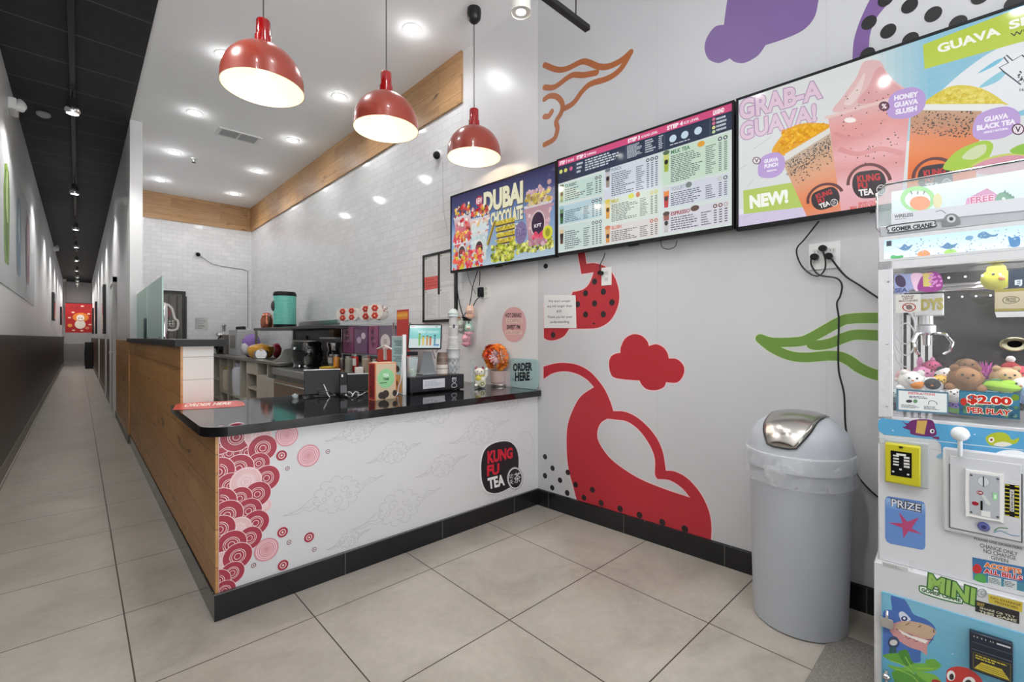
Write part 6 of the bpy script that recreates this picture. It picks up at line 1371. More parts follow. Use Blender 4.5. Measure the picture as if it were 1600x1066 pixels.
MB().box(-.08, .11, -.0068, .0068, .117, .122, M=tilt(p, R0-.1, -.25, (0, 0, .01))).build('silver_edge', M_STEEL, t)
MB().box(-.04, .06, -.02, .06, 0, .012, M=T(p, R0-.1)).build('stand', M_BLACK, t, bevel=.003)
rl = random.Random(11)
for i, (lab, cc) in enumerate((('white tangled charging lead on the counter in front of the tablets', (210, 212, 214)), ('black tangled lead on the counter beside the red and green box', (26, 26, 28)))):
    P_ = []
    for j in range(12):
        u = 536+3.2*j+3*math.sin(j*2.1+i); v = 619+3.5*math.sin(j*1.7+i*2)
        q = at_z(u, v, ZT); P_.append((q.x, q.y, ZT+.006+.012*abs(math.sin(j*1.3+i))))
    o = MB().tube(wspline(P_, 4), .0035, 8).build('charging_lead', mat('pale_cord', (206, 208, 212), .4) if i == 0 else M_BLACK); ctag(o, lab, 'cable')
p, k = onz(461, 623); mb = MB(); mb.ball(p+ZZ*.016, (.018, .012, .016), (225, 230, 232), seg=9, rings=6, jit=.3); o = mb.build('plastic_wrapper', M_ACR); ctag(o, 'small crumpled clear plastic wrapper on the counter left of the tablets', 'wrapper')
# red and green carton
pc, k = onz(586.5, 626); pr = at_z(619, 622.5, ZT); pL = at_z(571.5, 621.5, ZT); h = .232
dr_ = (pr-pc); dl = (pL-pc); dl = Vector((-dr_.y, dr_.x, 0)).normalized()*.085
if dl.dot(pL-pc) < 0: dl = -dl
t = thing('snack_carton', 'upright carton with red lettered side and green round mark on its beige front', 'box', tuple(pc))
mb = MB(); b4 = [pc, pc+dr_, pc+dr_+dl, pc+dl]
mb.prism(tp.off(0), [(q.x, q.y) for q in b4], 0, h, (206, 186, 156)); bxo = mb.build('carton', M_PAINT, t, bevel=.001)
FP1 = Plane(pc, dr_); FP2 = Plane(pc, -dl); FP2 = Plane(pc+dl, -dl); W1 = dr_.length; W2 = .085
def NR(a0, a1, b0, b1): return [(a0, b0), (a1, b0), (a1, b1), (a0, b1)]
a = Art(FP1, .0008, .0001)
for x0_, x1_, y0_, y1_ in ((0, .006, 0, h), (W1-.006, W1, 0, h), (0, W1, h-.006, h)): rectab(a, x0_, x1_, y0_, y1_, (222, 140, 96))
a.ell((W1*.5, h*.57), W1*.40, W1*.42, (146, 206, 150), px=False)
for s_, y0_, y1_ in (('TEA', .62, .7), ('TIME', .52, .58)): a.text(s_, [(W1*.36, h*y1_), (W1*.64, h*y1_), (W1*.64, h*y0_), (W1*.36, h*y0_)], (226, 240, 226) if s_ == 'TEA' else (60, 80, 60), .05, px=False)
a.bars(W1*.2, W1*.8, h*.43, h*.48, 1, (60, 80, 60))
for x, y, r_ in ((.28, .12, .022), (.48, .15, .024), (.40, .09, .018), (.92, .15, .02)): a.ell((W1*x, h*y), r_*(.8 if x > .9 else 1), r_, (58, 50, 46), px=False)
a.build('front_print', M_PAINT, bxo)
a = Art(FP2, .0008, .0001); rectab(a, .0, W2, 0, h, (222, 130, 92)); rectab(a, .006, W2-.006, .004, h-.006, (150, 28, 34)); a.text('MAZZO', [(.012, h*.08), (.012, h*.92), (W2-.02, h*.92), (W2-.02, h*.08)], (96, 16, 24), .04, px=False)
a.build('side_print', M_PAINT, bxo)
# tall printed drinks board seen nearly edge-on
pa = at_z(612, 612, ZT); pb = at_z(629, 617, ZT); BP = Plane(pb, (pa-pb)); bw_ = (pa-pb).length; bh = .40
t = thing('drinks_board', 'tall narrow printed drinks board standing nearly edge-on behind the carton', 'sign', tuple(pb))
mb = MB(); mb.prism(BP, NR(0, bw_, 0, bh), -.012, 0, (206, 214, 214)); bo = mb.build('board', M_PAINT, t, bevel=.002)
a = Art(BP, .0006, .0001); rectab(a, .01, bw_-.01, .01, bh-.01, (176, 210, 208)); rectab(a, .01, bw_-.01, .01, .13, (222, 160, 90)); a.ell((bw_*.5, .17), bw_*.25, .024, (66, 50, 46), px=False); a.ell((bw_*.55, .07), bw_*.15, .02, (110, 60, 40), px=False)
for i in range(3): a.bars(.02, bw_-.02, .22+.055*i, .26+.055*i, 4, (90, 110, 116))
a.build('board_print', M_PAINT, bo)
mb = MB(); mb.prism(BP, NR(-.016, -.004, 0, bh+.01), -.02, .004, (214, 216, 218)); mb.build('white_edge', M_PLAS, t, bevel=.002)
mb = MB(); mb.prism(BP, NR(-.004, .03, 0, bh), -.03, -.012, (40, 50, 56)); mb.build('backing', M_PAINT, t)
o = MB().tube(wspline([tuple(BP.w(-.02, .28, .01)), tuple(BP.w(-.03, .12, .02)), tuple(BP.w(.0, .05, .03)), tuple(at_z(621, 618, ZT)+ZZ*.01), tuple(at_z(615, 622, ZT)+ZZ*.005)], 6), .004, 8).build('charging_lead', mat('pale_cord', (206, 208, 212), .4)); ctag(o, 'white lead curving down beside the tall drinks board', 'cable')
# cash drawer
pc = at_z(641, 617, ZT); pr = at_z(725, 608.5, ZT); pe = pr-pc; W1 = pe.length; bk = Vector((-pe.y, pe.x, 0)).normalized()*.34
t = thing('cash_drawer', 'black cash drawer with a white note on its front', 'cash drawer', tuple(pc)); hd = .115
mb = MB(); mb.prism(tp, [(q.x, q.y) for q in (pc, pr, pr+bk, pc+bk)], .008, hd, (28, 30, 34)); mb.build('case', M_PAINT, t, bevel=.004)
mb = MB()
for q in (pc+bk*.1+pe*.06, pc+bk*.1+pe*.94, pc+bk*.9+pe*.06, pc+bk*.9+pe*.94): mb.lathe([(.012, 0), (.012, .009)], c=q, seg=12)
mb.build('foot', M_BLACK, t)
DP = Plane(pc, pe); a = Art(DP, .0006, .0001)
a.raw([NR(W1*.22, W1*.62, .03, .095)], (214, 216, 222)); a.bars(W1*.25, W1*.58, .045, .085, 4, (170, 174, 184))
ex = W1*.80
a.ell((ex, .075), .02, .018, (220, 222, 226), px=False, ring=.8); a.ell((ex-.006, .077), .004, .004, (220, 222, 226), px=False); a.ell((ex+.006, .077), .004, .004, (220, 222, 226), px=False); a.raw([NR(ex-.02, ex+.02, .086, .094)], (220, 222, 226)); a.stroke([(ex-.024, .03), (ex-.012, .05), (ex+.012, .05), (ex+.024, .03), (ex, .022)], .004, (220, 222, 226), px=False, closed=True)
a.build('front_print', M_PAINT, t)
mb = MB(); mb.prism(DP, NR(.005, W1-.005, .018, .112), .0001, .0004, (38, 40, 46)); mb.build('drawer_front', M_PAINT, t)
p = pc+bk*.15+pe*.07+ZZ*0; zd = ZT+hd
# register screen on its arm
q4 = [(635.6, 506.6), (684, 505.6), (693, 545), (643, 546.5)]
cen = at_y(664, 526, (pc+bk*.3).y+.02)
sc_pl_o = cen; kx = (cen-EYEV).dot(FW)/F_PX
vd = (EYEV-cen); vd.z = 0; vd.normalize(); n_ = (vd*.9+ZZ*.35).normalized(); du = Vector((-vd.y, vd.x, 0)); du = du if du.dot(RT) > 0 else -du
yawed = Matrix.Rotation(-.12, 3, 'Z'); du = yawed @ du; n_ = yawed @ n_; dv = n_.cross(du); dv = dv if dv.z > 0 else -dv
RP = Plane(cen, du, dv); sw, sh = 52*kx, 41.5*kx
t = thing('register_screen', 'tilted register tablet showing teal drinks picture on the cash drawer', 'screen', (cen.x, cen.y, zd+.001))
rr_ = lambda w_, h_, r_: [(sx*(w_-r_)+r_*math.cos(a_), sy*(h_-r_)+r_*math.sin(a_)) for sx, sy, a0__ in ((1, 1, 0), (-1, 1, 1.5708), (-1, -1, 3.1416), (1, -1, 4.7124)) for a_ in [a0__+.5236*i for i in range(4)]]
mb = MB(); mb.prism(RP, rr_(sw/2, sh/2, .012), -.012, 0, (30, 32, 36)); mb.build('tablet_shell', M_BLKPL, t, bevel=.002)
a = Art(RP, .0006, .0001); X = lambda x: -sw/2+.009+(sw-.018)*x; Y = lambda y: sh/2-.009-(sh-.018)*y
rectab(a, X(0), X(1), Y(1), Y(0), (206, 222, 222)); rectab(a, X(0), X(1), Y(.6), Y(.12), (128, 204, 200)); a.text('NEW DRINKS', [(X(.28), Y(.24)), (X(.94), Y(.24)), (X(.94), Y(.36)), (X(.28), Y(.36))], (196, 232, 228), .04, px=False)
a.bars(X(.04), X(.2), Y(.09), Y(.04), 1, (196, 60, 70)); a.ell((X(.86), Y(.07)), .004, .004, (40, 60, 70), px=False)
for x, c_, h_ in ((.33, (120, 180, 80), .62), (.45, (226, 196, 80), .5), (.58, (206, 150, 90), .52), (.68, (196, 120, 70), .48), (.82, (90, 160, 170), .55)): a.raw([[(X(x-.035), Y(1-h_)), (X(x+.035), Y(1-h_)), (X(x+.025), Y(.9)), (X(x-.025), Y(.9))]], c_); a.ell((X(x), Y(1-h_)), .008, .004, (60, 60, 66), px=False)
rectab(a, X(.78), X(.96), Y(.92), Y(.84), (100, 150, 196)); a.build('display', M_SCRN, t)
ar = MB(); st0 = Vector((cen.x+.03, cen.y+.04, zd)); 
ar.box(-.06, .09, -.06, .06, 0, .012, (200, 200, 200), T(st0)); ar.prism(Plane(st0-du*.045, du*1.0, (ZZ)), [(0, .01), (.12, .01), (.09, .17), (.03, .17)], -.008, .008, (196, 196, 196)); ar.build('stand_arm', mat('silver_plastic', (186, 190, 194), .2, .6), t, bevel=.002)
rdp = RP.w(-sw*.38, -sh/2-.03, -.01); MB().box(-.045, .045, -.02, .02, -.014, .014, M=T(rdp, VIEW(rdp))).build('card_slot', M_BLKPL, t, bevel=.004)
# clear cup with straws, mints; cups
def cupstack(u, v0, v1, r_, lab, col, z, art=None, up=True, name='cup_stack', n=6, lid=None, cat_='cup', grp=None, x=None):
    p = at_z(u, v1, z) if x is None else x; k = (p-EYEV).dot(FW)/F_PX; h = (v1-v0)*k; r = r_*k; mb = MB(); prof = []; cols = []
    for i in range(n):
        zz = h*i/n; 
        if up: prof += [(r*(.84+.10*i/n), zz), (r*(.88+.10*i/n), zz+h/n*.85), (r*(.93+.1*i/n), zz+h/n*.9)]
        else: prof += [(r*(1-.10*i/n), zz), (r*(1-.10*i/n), zz+.006), (r*(.95-.10*i/n), zz+.008)]
        cols += [col, col, tuple(int(c_*.86) for c_ in col)]
    prof.append((r*(1.02 if up else .78), h)); cols.append(col)
    t = thing(name, lab, cat_, (p.x, p.y, z if x is None else p.z), 0, grp)
    mb.lathe(prof, c=p, seg=28, cols=cols); mb.build('cup', M_PAINT, t)
    return t, p, h, r
pcup = pc+bk*.16+pe*.10; pcup.z = zd
t = thing('plastic_cup', 'clear plastic cup with green wrapped mints standing on the cash drawer', 'cup', tuple(pcup))
MB().lathe([(.030, 0), (.044, .135), (.046, .138), (.043, .135), (.0285, .004)], c=pcup, seg=28).build('wall', M_ACR, t)
mb = MB(); rl = random.Random(6)
for i in range(14): mb.ball(pcup+Vector((rl.uniform(-.018, .018), rl.uniform(-.018, .018), .012+rl.random()*.05)), (.009, .007, .006), rl.choice([(120, 150, 60), (220, 222, 214), (150, 170, 80)]), seg=8, rings=5)
mb.build('mints', M_GLOSS, t); t.children[1]['kind'] = 'stuff'
z_ = zd
P_ = pc+bk*.30+pe*.73; P_.z = zd
t, p, h, r = cupstack(692, 549, 583, 9.5, 'stack of upturned brown and white printed cups on the cash drawer', (150, 128, 116), zd, up=False, n=4, x=P_)
MB().lathe([(r*1.0, .0), (r*.955, h*.45)], c=p, seg=28, col=(214, 208, 200)).build('sleeve', M_PAINT, t)
P_ = pc+bk*.30+pe*.95; P_.z = zd; k = (P_-EYEV).dot(FW)/F_PX
t, p, h, r = cupstack(715, 546, 584, 10.5, 'lowest stack of clear-white cups with grey print at the drawer\'s wall end', (206, 208, 210), zd, up=True, n=3, x=P_)
mb = MB()
for i in range(12): mb.tube([p+Vector((math.cos(t_)*r*.93, math.sin(t_)*r*.93, h*(.3+.3*math.sin(i+t_*2)))) for t_ in [3.4+.12*j+.1*i for j in range(5)]], .0022, 5, (130, 136, 144))
mb.build('grey_print', M_PAINT, t)
P2 = P_+ZZ*h; t, p, h2, r2 = cupstack(713, 528, 546, 9.0, 'middle stack of ribbed white cup rims between the two tall cup stacks', (222, 222, 220), P2.z, up=False, n=7, x=P2)
P3_ = P2+ZZ*h2; t, p, h3, r3 = cupstack(713, 496, 528, 8.0, 'topmost white paper cup stack with a small dark mark, next to the wires', (228, 227, 224), P3_.z, up=False, n=2, x=P3_)
a_ = MB(); a_.ball(P3_+ZZ*h3*.55-FW*r3*.9+RT*r3*.25, (.012, .005, .016), (96, 80, 100), seg=10, rings=6); a_.build('printed_mark', M_PAINT, t)
P4 = P3_+ZZ*h3; t = thing('lid_stack', 'pale domed cup lids on top of the tall white cups', 'lids', tuple(P4)); MB().lathe([(.040, 0), (.043, .005), (.036, .02), (.042, .024), (.035, .045), (.02, .062), (0, .066)], c=P4, seg=24, col=(196, 208, 208)).build('dome', M_GLOSS, t)
# lucky cat
p, k = onz(750, 606); RC = VIEW(p); M_ = T(p, RC); t = thing('lucky_cat', 'white waving lucky cat figurine with yellow bib next to the flower pot', 'figurine', tuple(p), RC)
def L(x, y, z): return M_ @ Vector((x, y, z))
c3 = Matrix.Rotation(RC, 3, 'Z'); WH = (232, 230, 220)
mb = MB(); mb.ball(L(0, 0, .052), (.046, .04, .053), WH, M=c3, seg=20, rings=14); mb.ball(L(-.004, -.005, .122), (.040, .034, .034), WH, M=c3, seg=20, rings=14)
mb.tube([L(.032, -.01, .075), L(.052, -.016, .10), L(.050, -.02, .135)], .012, 10, WH, taper=lambda s: 1.1-.2*s); mb.ball(L(.050, -.022, .142), .0145, WH); mb.ball(L(-.03, -.035, .02), (.016, .02, .014), WH, M=c3); mb.ball(L(.026, -.035, .016), (.016, .02, .014), WH, M=c3)
mb.build('body', M_GLOSS, t)
for s_ in (-1, 1): MB().lathe([(.014, 0), (.009, .012), (0, .026)], c=L(-.004+s_*.026, -.004, .145), seg=12, cols=[(140, 40, 44), (140, 40, 44)], sy=.6).build('ear', M_GLOSS, t)
mb = MB()
for s_ in (-1, 1): mb.ball(L(-.004+s_*.014, -.037, .128), (.005, .003, .006), (40, 30, 30), seg=8, rings=6)
mb.ball(L(-.004, -.040, .117), (.004, .003, .003), (206, 90, 90), seg=8, rings=5); mb.build('face', M_GLOSS, t)
MB().lathe([(.034, -.004), (.040, 0), (.034, .006)], c=L(0, 0, .094), seg=24, col=(206, 190, 70)).ball(L(-.012, -.036, .075), (.024, .01, .018), (214, 200, 80), M=c3).build('bib', M_GLOSS, t)
mb = MB(); mb.lathe([(.026, -.005), (.028, 0), (.026, .005)], c=L(.018, -.046, .036), M=c3 @ Matrix.Rotation(math.pi/2, 3, 'X'), seg=22, col=(206, 204, 180)); mb.lathe([(.016, -.007), (.017, 0), (.016, .007)], c=L(.018, -.047, .036), M=c3 @ Matrix.Rotation(math.pi/2, 3, 'X'), seg=20, col=(150, 150, 96)); mb.lathe([(.006, -.009), (.006, .009)], c=L(.018, -.047, .036), M=c3 @ Matrix.Rotation(math.pi/2, 3, 'X'), seg=12, col=(222, 220, 200)); mb.build('coin', M_GLOSS, t)
# acrylic riser behind the cat
p2, k = onz(741, 598); t = thing('acrylic_holder', 'clear acrylic card holder between the cash drawer and the lucky cat', 'holder', tuple(p2)); M2 = T(p2, VIEW(p2))
MB().box(-.03, .03, -.002, .002, 0, .20, M=M2).box(-.03, .03, 0, .05, 0, .004, M=M2).build('sheet', M_ACR, t)
# flowers
p, k = onz(780, 603); t = thing('flower_pot', 'pale pink ribbed pot with orange, red and mauve artificial flowers beside the cat', 'flower pot', tuple(p)); r = 16*k*.93; h = .125
prof = [(r*.80, 0), (r*.86, .006), (r*.86, .016), (r*.78, .02)]+[(r*(.84+.14*i/8+(.012 if i % 2 else 0)), .026+(h-.03)*i/8) for i in range(9)]+[(r*.92, h), (r*.9, h-.02)]
MB().lathe(prof, c=p, seg=40, col=(206, 180, 176)).build('pot', mat('pink_ceramic', (206, 182, 178), .4), t); MB().lathe([(r*.87, .0065), (r*.875, .012), (r*.87, .017)], c=p, seg=40).build('rim_band', M_STEEL, t); MB().lathe([(r*.9, h-.015), (0, h-.01)], c=p, seg=24, col=(60, 44, 36)).build('soil', M_SOFT, t)
rf = random.Random(12)
def bloom(name, c, r_, cols, layers, pw, nrm, lab):
    c.x = min(c.x, XW-.065)
    mb = MB(); n = nrm.normalized(); e1 = n.orthogonal().normalized(); e2 = n.cross(e1)
    for L_ in range(layers):
        np_ = 14-2*L_; rr = r_*(1-.24*L_); el = .15+.38*L_
        for i in range(np_):
            a_ = 2*math.pi*(i+.5*L_)/np_+rf.uniform(-.06, .06); d = (e1*math.cos(a_)+e2*math.sin(a_)); s_ = n.cross(d); ccol = lin(rf.choice(cols)); tip = c+d*rr*math.cos(el)+n*rr*math.sin(el)*rf.uniform(.8, 1.1); mid = c+d*rr*.5*math.cos(el)+n*(rr*.55*math.sin(el)+.004)
            b = len(mb.v); mb.v += [c+n*.002, mid+s_*pw, tip+s_*pw*.35, tip+d*.004, tip-s_*pw*.35, mid-s_*pw]; mb.face(range(b, b+6), ccol, False)
    mb.ball(c+n*r_*.12, r_*.16, (190, 130, 50), seg=10, rings=6, jit=.1)
    o = mb.build(name, attr_mat('petal', .7), t, recalc=False); 
    if lab: o['label'] = lab
top = p+ZZ*(h+.10); ORG = [(236, 120, 30), (240, 146, 36), (222, 96, 26), (244, 164, 50)]; REDF = [(196, 44, 24), (214, 60, 28), (226, 84, 30)]; MAV = [(206, 168, 172), (190, 146, 152), (222, 190, 190)]; CRM = [(236, 218, 196), (228, 204, 182)]
dirs = [((-.1, -1, .1), MAV, 'mauve flower facing the shop', .058), ((.7, -.8, -.7), ORG, None, .052), ((-.75, -.7, -.45), ORG, None, .052), ((-.9, -.5, .5), REDF, None, .055), ((-.3, -.5, 1), ORG, None, .055), ((.5, -.5, .9), ORG, None, .055), ((.95, -.4, .25), CRM, 'cream flower', .05), ((.1, -.9, -.75), CRM, None, .045), ((-1, .1, 0), CRM, None, .045), ((0, .6, .9), REDF, None, .05), ((.9, .4, .3), ORG, None, .05), ((-.8, .6, .4), ORG, None, .05), ((-.55, -.9, .12), REDF, None, .045), ((.55, -.95, .2), [(226, 130, 60), (214, 100, 50)], None, .045), ((1, -.1, -.4), REDF, None, .045)]
for i, (d, cl_, lab, rr) in enumerate(dirs):
    d = Vector(d); v_ = (RT*d.x+FW*d.y+ZZ*d.z).normalized(); bloom('flower_head', top+Vector((v_.x*.10, v_.y*.10, v_.z*.088)), rr*1.12, cl_, 4, .0125, v_, lab)
mb = MB()
for i in range(12): a_ = i*.52; mb.tube([p+ZZ*(h-.02), p+ZZ*(h+.03)+Vector((math.cos(a_)*.02, math.sin(a_)*.02, 0)), top+Vector((math.cos(a_)*.06, math.sin(a_)*.06, rf.uniform(-.03, .04)))], .002, 5, (70, 84, 50))
mb.build('stems', M_SOFT, t)
# ORDER HERE sign leaning against the wall
LPn = Plane((XW-.012, 3.2, ZT), (0, -1, 0)); w0 = LPn.px(797, 600)[0]; w1 = LPn.px(841, 600)[0]; hz = LPn.px(820, 561)[1]
def z6b(x, y): return (770+x/6.66, 460+y/6.66)
t = thing('order_sign', 'rounded pale green sign reading order here, leaning at the end of the counter', 'sign', tuple(LPn.w((w0+w1)/2, 0)))
mb = MB(); cx, cz, hw, hh = (w0+w1)/2, hz/2+.001, (w1-w0)/2, hz/2
mb.prism(LPn, [(cx+x, cz+y) for x, y in rr_(hw, hh, .035)], -.006, 0, (168, 196, 196)); so = mb.build('board', attr_mat('frosted_print', .2), t, bevel=.001)
a = Art(LPn, .0006, .0001)
a.text('ORDER', [z6b(212, 722), z6b(410, 708), z6b(410, 795), z6b(212, 800)], (30, 34, 40), .05); a.text('HERE', [z6b(232, 815), z6b(384, 808), z6b(384, 895), z6b(232, 905)], (30, 34, 40), .05)
for x in (213, 404): a.stroke([z6b(x-12, 878), z6b(x, 893), z6b(x+14, 876)], .004, (110, 90, 150), smooth=False, caps=False)
a.build('sign_lettering', M_PAINT, so)

# ================================================================ on the wall behind the counter
WT = Plane((XW, YB, 0), (0, -1, 0))
def d7(x, y): return (655+x/6.27, 380+y/6.27)
t = thing('notice_board', 'black-framed notice board with paper sheets on the white tiles, half behind a menu screen', 'notice board', tuple(WT.w(*WT.px(690, 505))))
A0, B1 = WT.px(*d7(50, 125)); B0 = WT.px(*d7(65, 778))[1]; A1 = WT.px(715.5, 450)[0]
mb = MB(); mb.prism(WT, NR(A0, A1, B0, B1), .001, .012, (206, 206, 206)); mb.build('backing_board', M_PAINT, t)
mb = MB(); f_ = .022
for r_ in (NR(A0, A1, B1-f_, B1), NR(A0, A1, B0, B0+f_), NR(A0, A0+f_, B0, B1), NR(A1-f_*1.3, A1, B0, B1), NR((A0+A1)/2-.01, (A0+A1)/2+.01, B1-.4, B1)): mb.prism(WT, r_, .001, .022, (36, 36, 38))
mb.build('frame', M_PAINT, t)
a = Art(WT, .0125, .0002); xm = (A0+A1)/2
for (x0_, x1_, y0_, y1_) in ((A0+.03, xm-.012, .52, .97), (xm+.012, A1-.04, .52, .97), (A0+.03, xm-.012, .06, .48), (xm+.012, A1-.04, .06, .48)):
    y0_, y1_ = B0+(B1-B0)*y0_, B0+(B1-B0)*y1_; rectab(a, x0_, x1_, y0_, y1_, (222, 222, 220)); a.bars(x0_+.02, x1_-.02, y0_+.03, y1_-.04, 16, (176, 176, 178), fillr=.3); a.ell((x0_+.02, y1_-.02), .007, .007, (60, 60, 64), px=False)
a.build('paper_sheets', M_PAINT, t)
a = Art(WT, .014, .0002); a.poly([d7(62, 338), d7(205, 318), d7(210, 438), d7(66, 466)], (216, 96, 92)); a.bars(0, 0, 0, 0, 3, (190, 76, 74), q=[d7(80, 350), d7(190, 335), d7(190, 420), d7(80, 440)]); a.build('red_sheet', M_PAINT, t)
# outlet, adapter and wires under the first screen
W2 = Plane((XW, 3.2, 0), (0, -1, 0))
def c6(x, y): return (600+x/5.33, 440+y/5.33)
socket('wall_outlet', W2, (760.5, 455), .075, .118, 'white wall outlet with a black adapter under the chocolate advert screen')
q = W2.px(755, 457); ad = MB().prism(W2, NR(q[0]-.025, q[0]+.02, q[1]-.04, q[1]+.04), .008, .045).build('power_adapter', M_BLKPL, bevel=.006); ctag(ad, 'black power adapter block plugged in above the hanging plush charms', 'adapter')
for pts, lab, r_, of in ((((757, 425), (757, 438), (756, 448)), 'short black wire from the chocolate advert screen to the adapter', .0035, .05), (((752, 424), (744, 450), (740, 475), (733, 490), (727, 497)), 'black wire crossing from the chocolate advert screen down to the hung black splitter', .0035, .04),
    (((719, 432), (719, 455), (723, 478), (728, 495)), 'thick black wire at the notice board side, running down to the hung splitter', .0045, .03), (((755, 463), (748, 470), (744, 478)), 'short black wire looping from the adapter to the peach plush charm', .004, .03), (((734, 425), (740, 445), (748, 460)), 'thin grey wire behind the others under the chocolate advert screen', .002, .03),
    (((697, 560), (693, 548), (694, 535), (701, 530), (704, 540), (698, 550)), 'black wire loop beside the tall cup stack', .003, .12)):
    cable(pts, r_, lab, of, W2)
q = W2.px(733, 498); o = MB().prism(W2, NR(q[0]-.05, q[0]+.04, q[1]-.018, q[1]+.018), .01, .04).build('power_splitter', M_BLKPL, bevel=.006); ctag(o, 'small black power splitter hanging among wires and plush charms', 'splitter')
def charm(u, v, r, cols, lab, ears=True, off=.06):
    q = W2.px(u, v); c = W2.w(q[0], q[1], off); k = (c-EYEV).dot(FW)/F_PX; r *= k
    t = thing('plush_charm', lab, 'plush charm', tuple(c-ZZ*r), 0, 'plush charms hanging from the wires'); n = (EYEV-c).normalized(); s_ = RT
    mb = MB(); mb.ball(c, (r, r, r*1.1), cols[0], jit=.02); mb.ball(c-ZZ*r*1.2, (r*.75, r*.75, r*.7), cols[1], jit=.02)
    for sg in (-1, 1):
        if ears: mb.ball(c+ZZ*r*1.15+s_*sg*r*.45, (r*.22, r*.22, r*.5), cols[0])
        mb.ball(c-ZZ*r*1.2+s_*sg*r*.8, r*.3, cols[1])
    mb.build('body', M_SOFT, t); f = MB(); f.ball(c+n*r*.55, (r*.62, r*.62, r*.5), cols[2]); 
    for sg in (-1, 1): f.ball(c+n*r*1.12+s_*sg*r*.25+ZZ*r*.05, r*.09, (50, 40, 40), seg=8, rings=5)
    f.ball(c+n*r*1.14-ZZ*r*.15, r*.08, (206, 90, 90), seg=8, rings=5); f.build('face', M_SOFT, t)
    MB().tube([c+ZZ*r*.9, c+ZZ*r*2.4], .0016, 6, (40, 40, 40)).build('loop', M_PAINT, t)
charm(743, 486, 7, ((230, 190, 170), (226, 180, 160), (240, 214, 200)), 'peach plush charm hanging topmost under the adapter')
charm(741, 513, 6.5, ((170, 206, 190), (226, 170, 180), (236, 216, 206)), 'mint and pink plush charm with smiling face, below the peach one')
charm(737, 529, 7, ((228, 168, 180), (222, 160, 172), (232, 180, 188)), 'pink plush charm hanging lowest, bulging over the acrylic holder', ears=False)
charm(727, 508, 6.5, ((176, 184, 176), (168, 178, 170), (196, 200, 192)), 'grey-green plush charm next to the tall cup stack', off=.05)
charm(717, 499, 6, ((196, 120, 60), (150, 84, 50), (206, 140, 90)), 'orange-brown plush charm pressed against the tall cup lids', ears=False, off=.028)
# camera domes on the walls
def camera(name, P, n, lab):
    t = thing('security_camera', lab, 'security camera', tuple(P)); R = n.to_track_quat('Z', 'Y').to_matrix()
    MB().lathe([(.05, 0), (.05, .02), (.042, .03)], c=P, M=R, seg=28).build('mount_ring', M_PLAS, t); MB().ball(P+n*.035, .036, seg=20, rings=14).build('dome', M_BLKPL, t)
    return t
q = WT.px(686, 243); camera('c', WT.w(q[0], q[1], 0), Vector((-1, -.3, -.3)).normalized(), 'small dark dome camera on the tiled wall left of the menu screens')
o = MB().tube([WT.w(*WT.px(692, 248), .008), WT.w(*WT.px(694, 330), .008), WT.w(*WT.px(697, 345), .008), WT.w(*WT.px(700, 360), .008)], .004, 6, (200, 200, 200)).build('camera_wire', M_PAINT); ctag(o, 'thin white wire running down from the dome camera by the menu screens', 'wire')
BW = Plane((0, YB, 0), (1, 0, 0)); q = BW.px(309, 397); camera('c', BW.w(q[0], q[1], 0), Vector((0, -1, -.4)).normalized(), 'small camera with thin aerials high on the back tiled wall')
P_ = [BW.w(*BW.px(u, v), .012) for u, v in ((313, 400), (330, 412), (345, 416), (380, 421), (387, 424), (387, 470), (387, 512))]
o = MB().tube(P_, .009, 8, (176, 176, 178)).build('wire_conduit', M_PAINT); ctag(o, 'grey wire conduit bending down the back tiled wall from the camera', 'conduit')
# ================================================================ preparation area along the tiled wall
XC = 1.77; ZB = .93
def lx(u, v, x): p = at_x(u, v, x); return p, (p-EYEV).dot(FW)/F_PX
M_STL2 = mat('worn_steel', (150, 146, 138), .35, .9, noise=.12, nscale=10); M_SHELFIN = mat('shelf_inside', (60, 52, 44), .6); M_CAB = mat('grey_laminate', (176, 170, 158), .5, noise=.06)
ya = at_x(438, 580, XC).y   # where the steel fridge starts
t = thing('work_counter', 'long grey work counter with open cubbies along the back tiled wall', 'counter', (2.1, (YB+ya)/2, 0))
MB().box(XC-.02, XW-.025, ya+.02, YB-.025, ZB-.04, ZB).build('worktop', M_STL2, t, bevel=.004)
ys = [at_x(u, 570, XC).y for u in (332, 343.5, 356, 365, 375.5, 386, 402, 418, 431)]
mb = MB(); mb.box(XC+.05, XW-.03, ya+.03, YB-.03, 0, .05)
mb.box(XW-.05, XW-.03, ya+.03, YB-.03, .05, ZB-.04); mb.build('carcass', M_CAB, t)
for i, y in enumerate(ys[:8]):
    MB().box(XC, XW-.05, y-.018 if i else y-.06, y+.018, .05, ZB-.04).build('upright', M_CAB, t)
for y0_, y1_, z_ in ((ys[1], ys[0], .48), (ys[5], ys[1], .30), (ys[6], ys[5], .50), (ys[6], ys[5], .26), (ys[7], ys[6], .70), (ys[1], ys[0], .14)): MB().box(XC+.01, XW-.05, min(y0_, y1_), max(y0_, y1_), z_, z_+.03).build('shelf', M_CAB, t)
MB().box(XC-.004, XC+.012, ys[6], ys[5]+.02, .72, ZB-.04).build('front_rail', M_CAB, t)
for y0_, y1_ in ((ys[7], ys[6]), (ys[8]+.02, ys[7])): MB().box(XC-.012, XC+.006, min(y0_, y1_)+.01, max(y0_, y1_)-.01, .08, .72).build('door', M_CAB, t, bevel=.003)
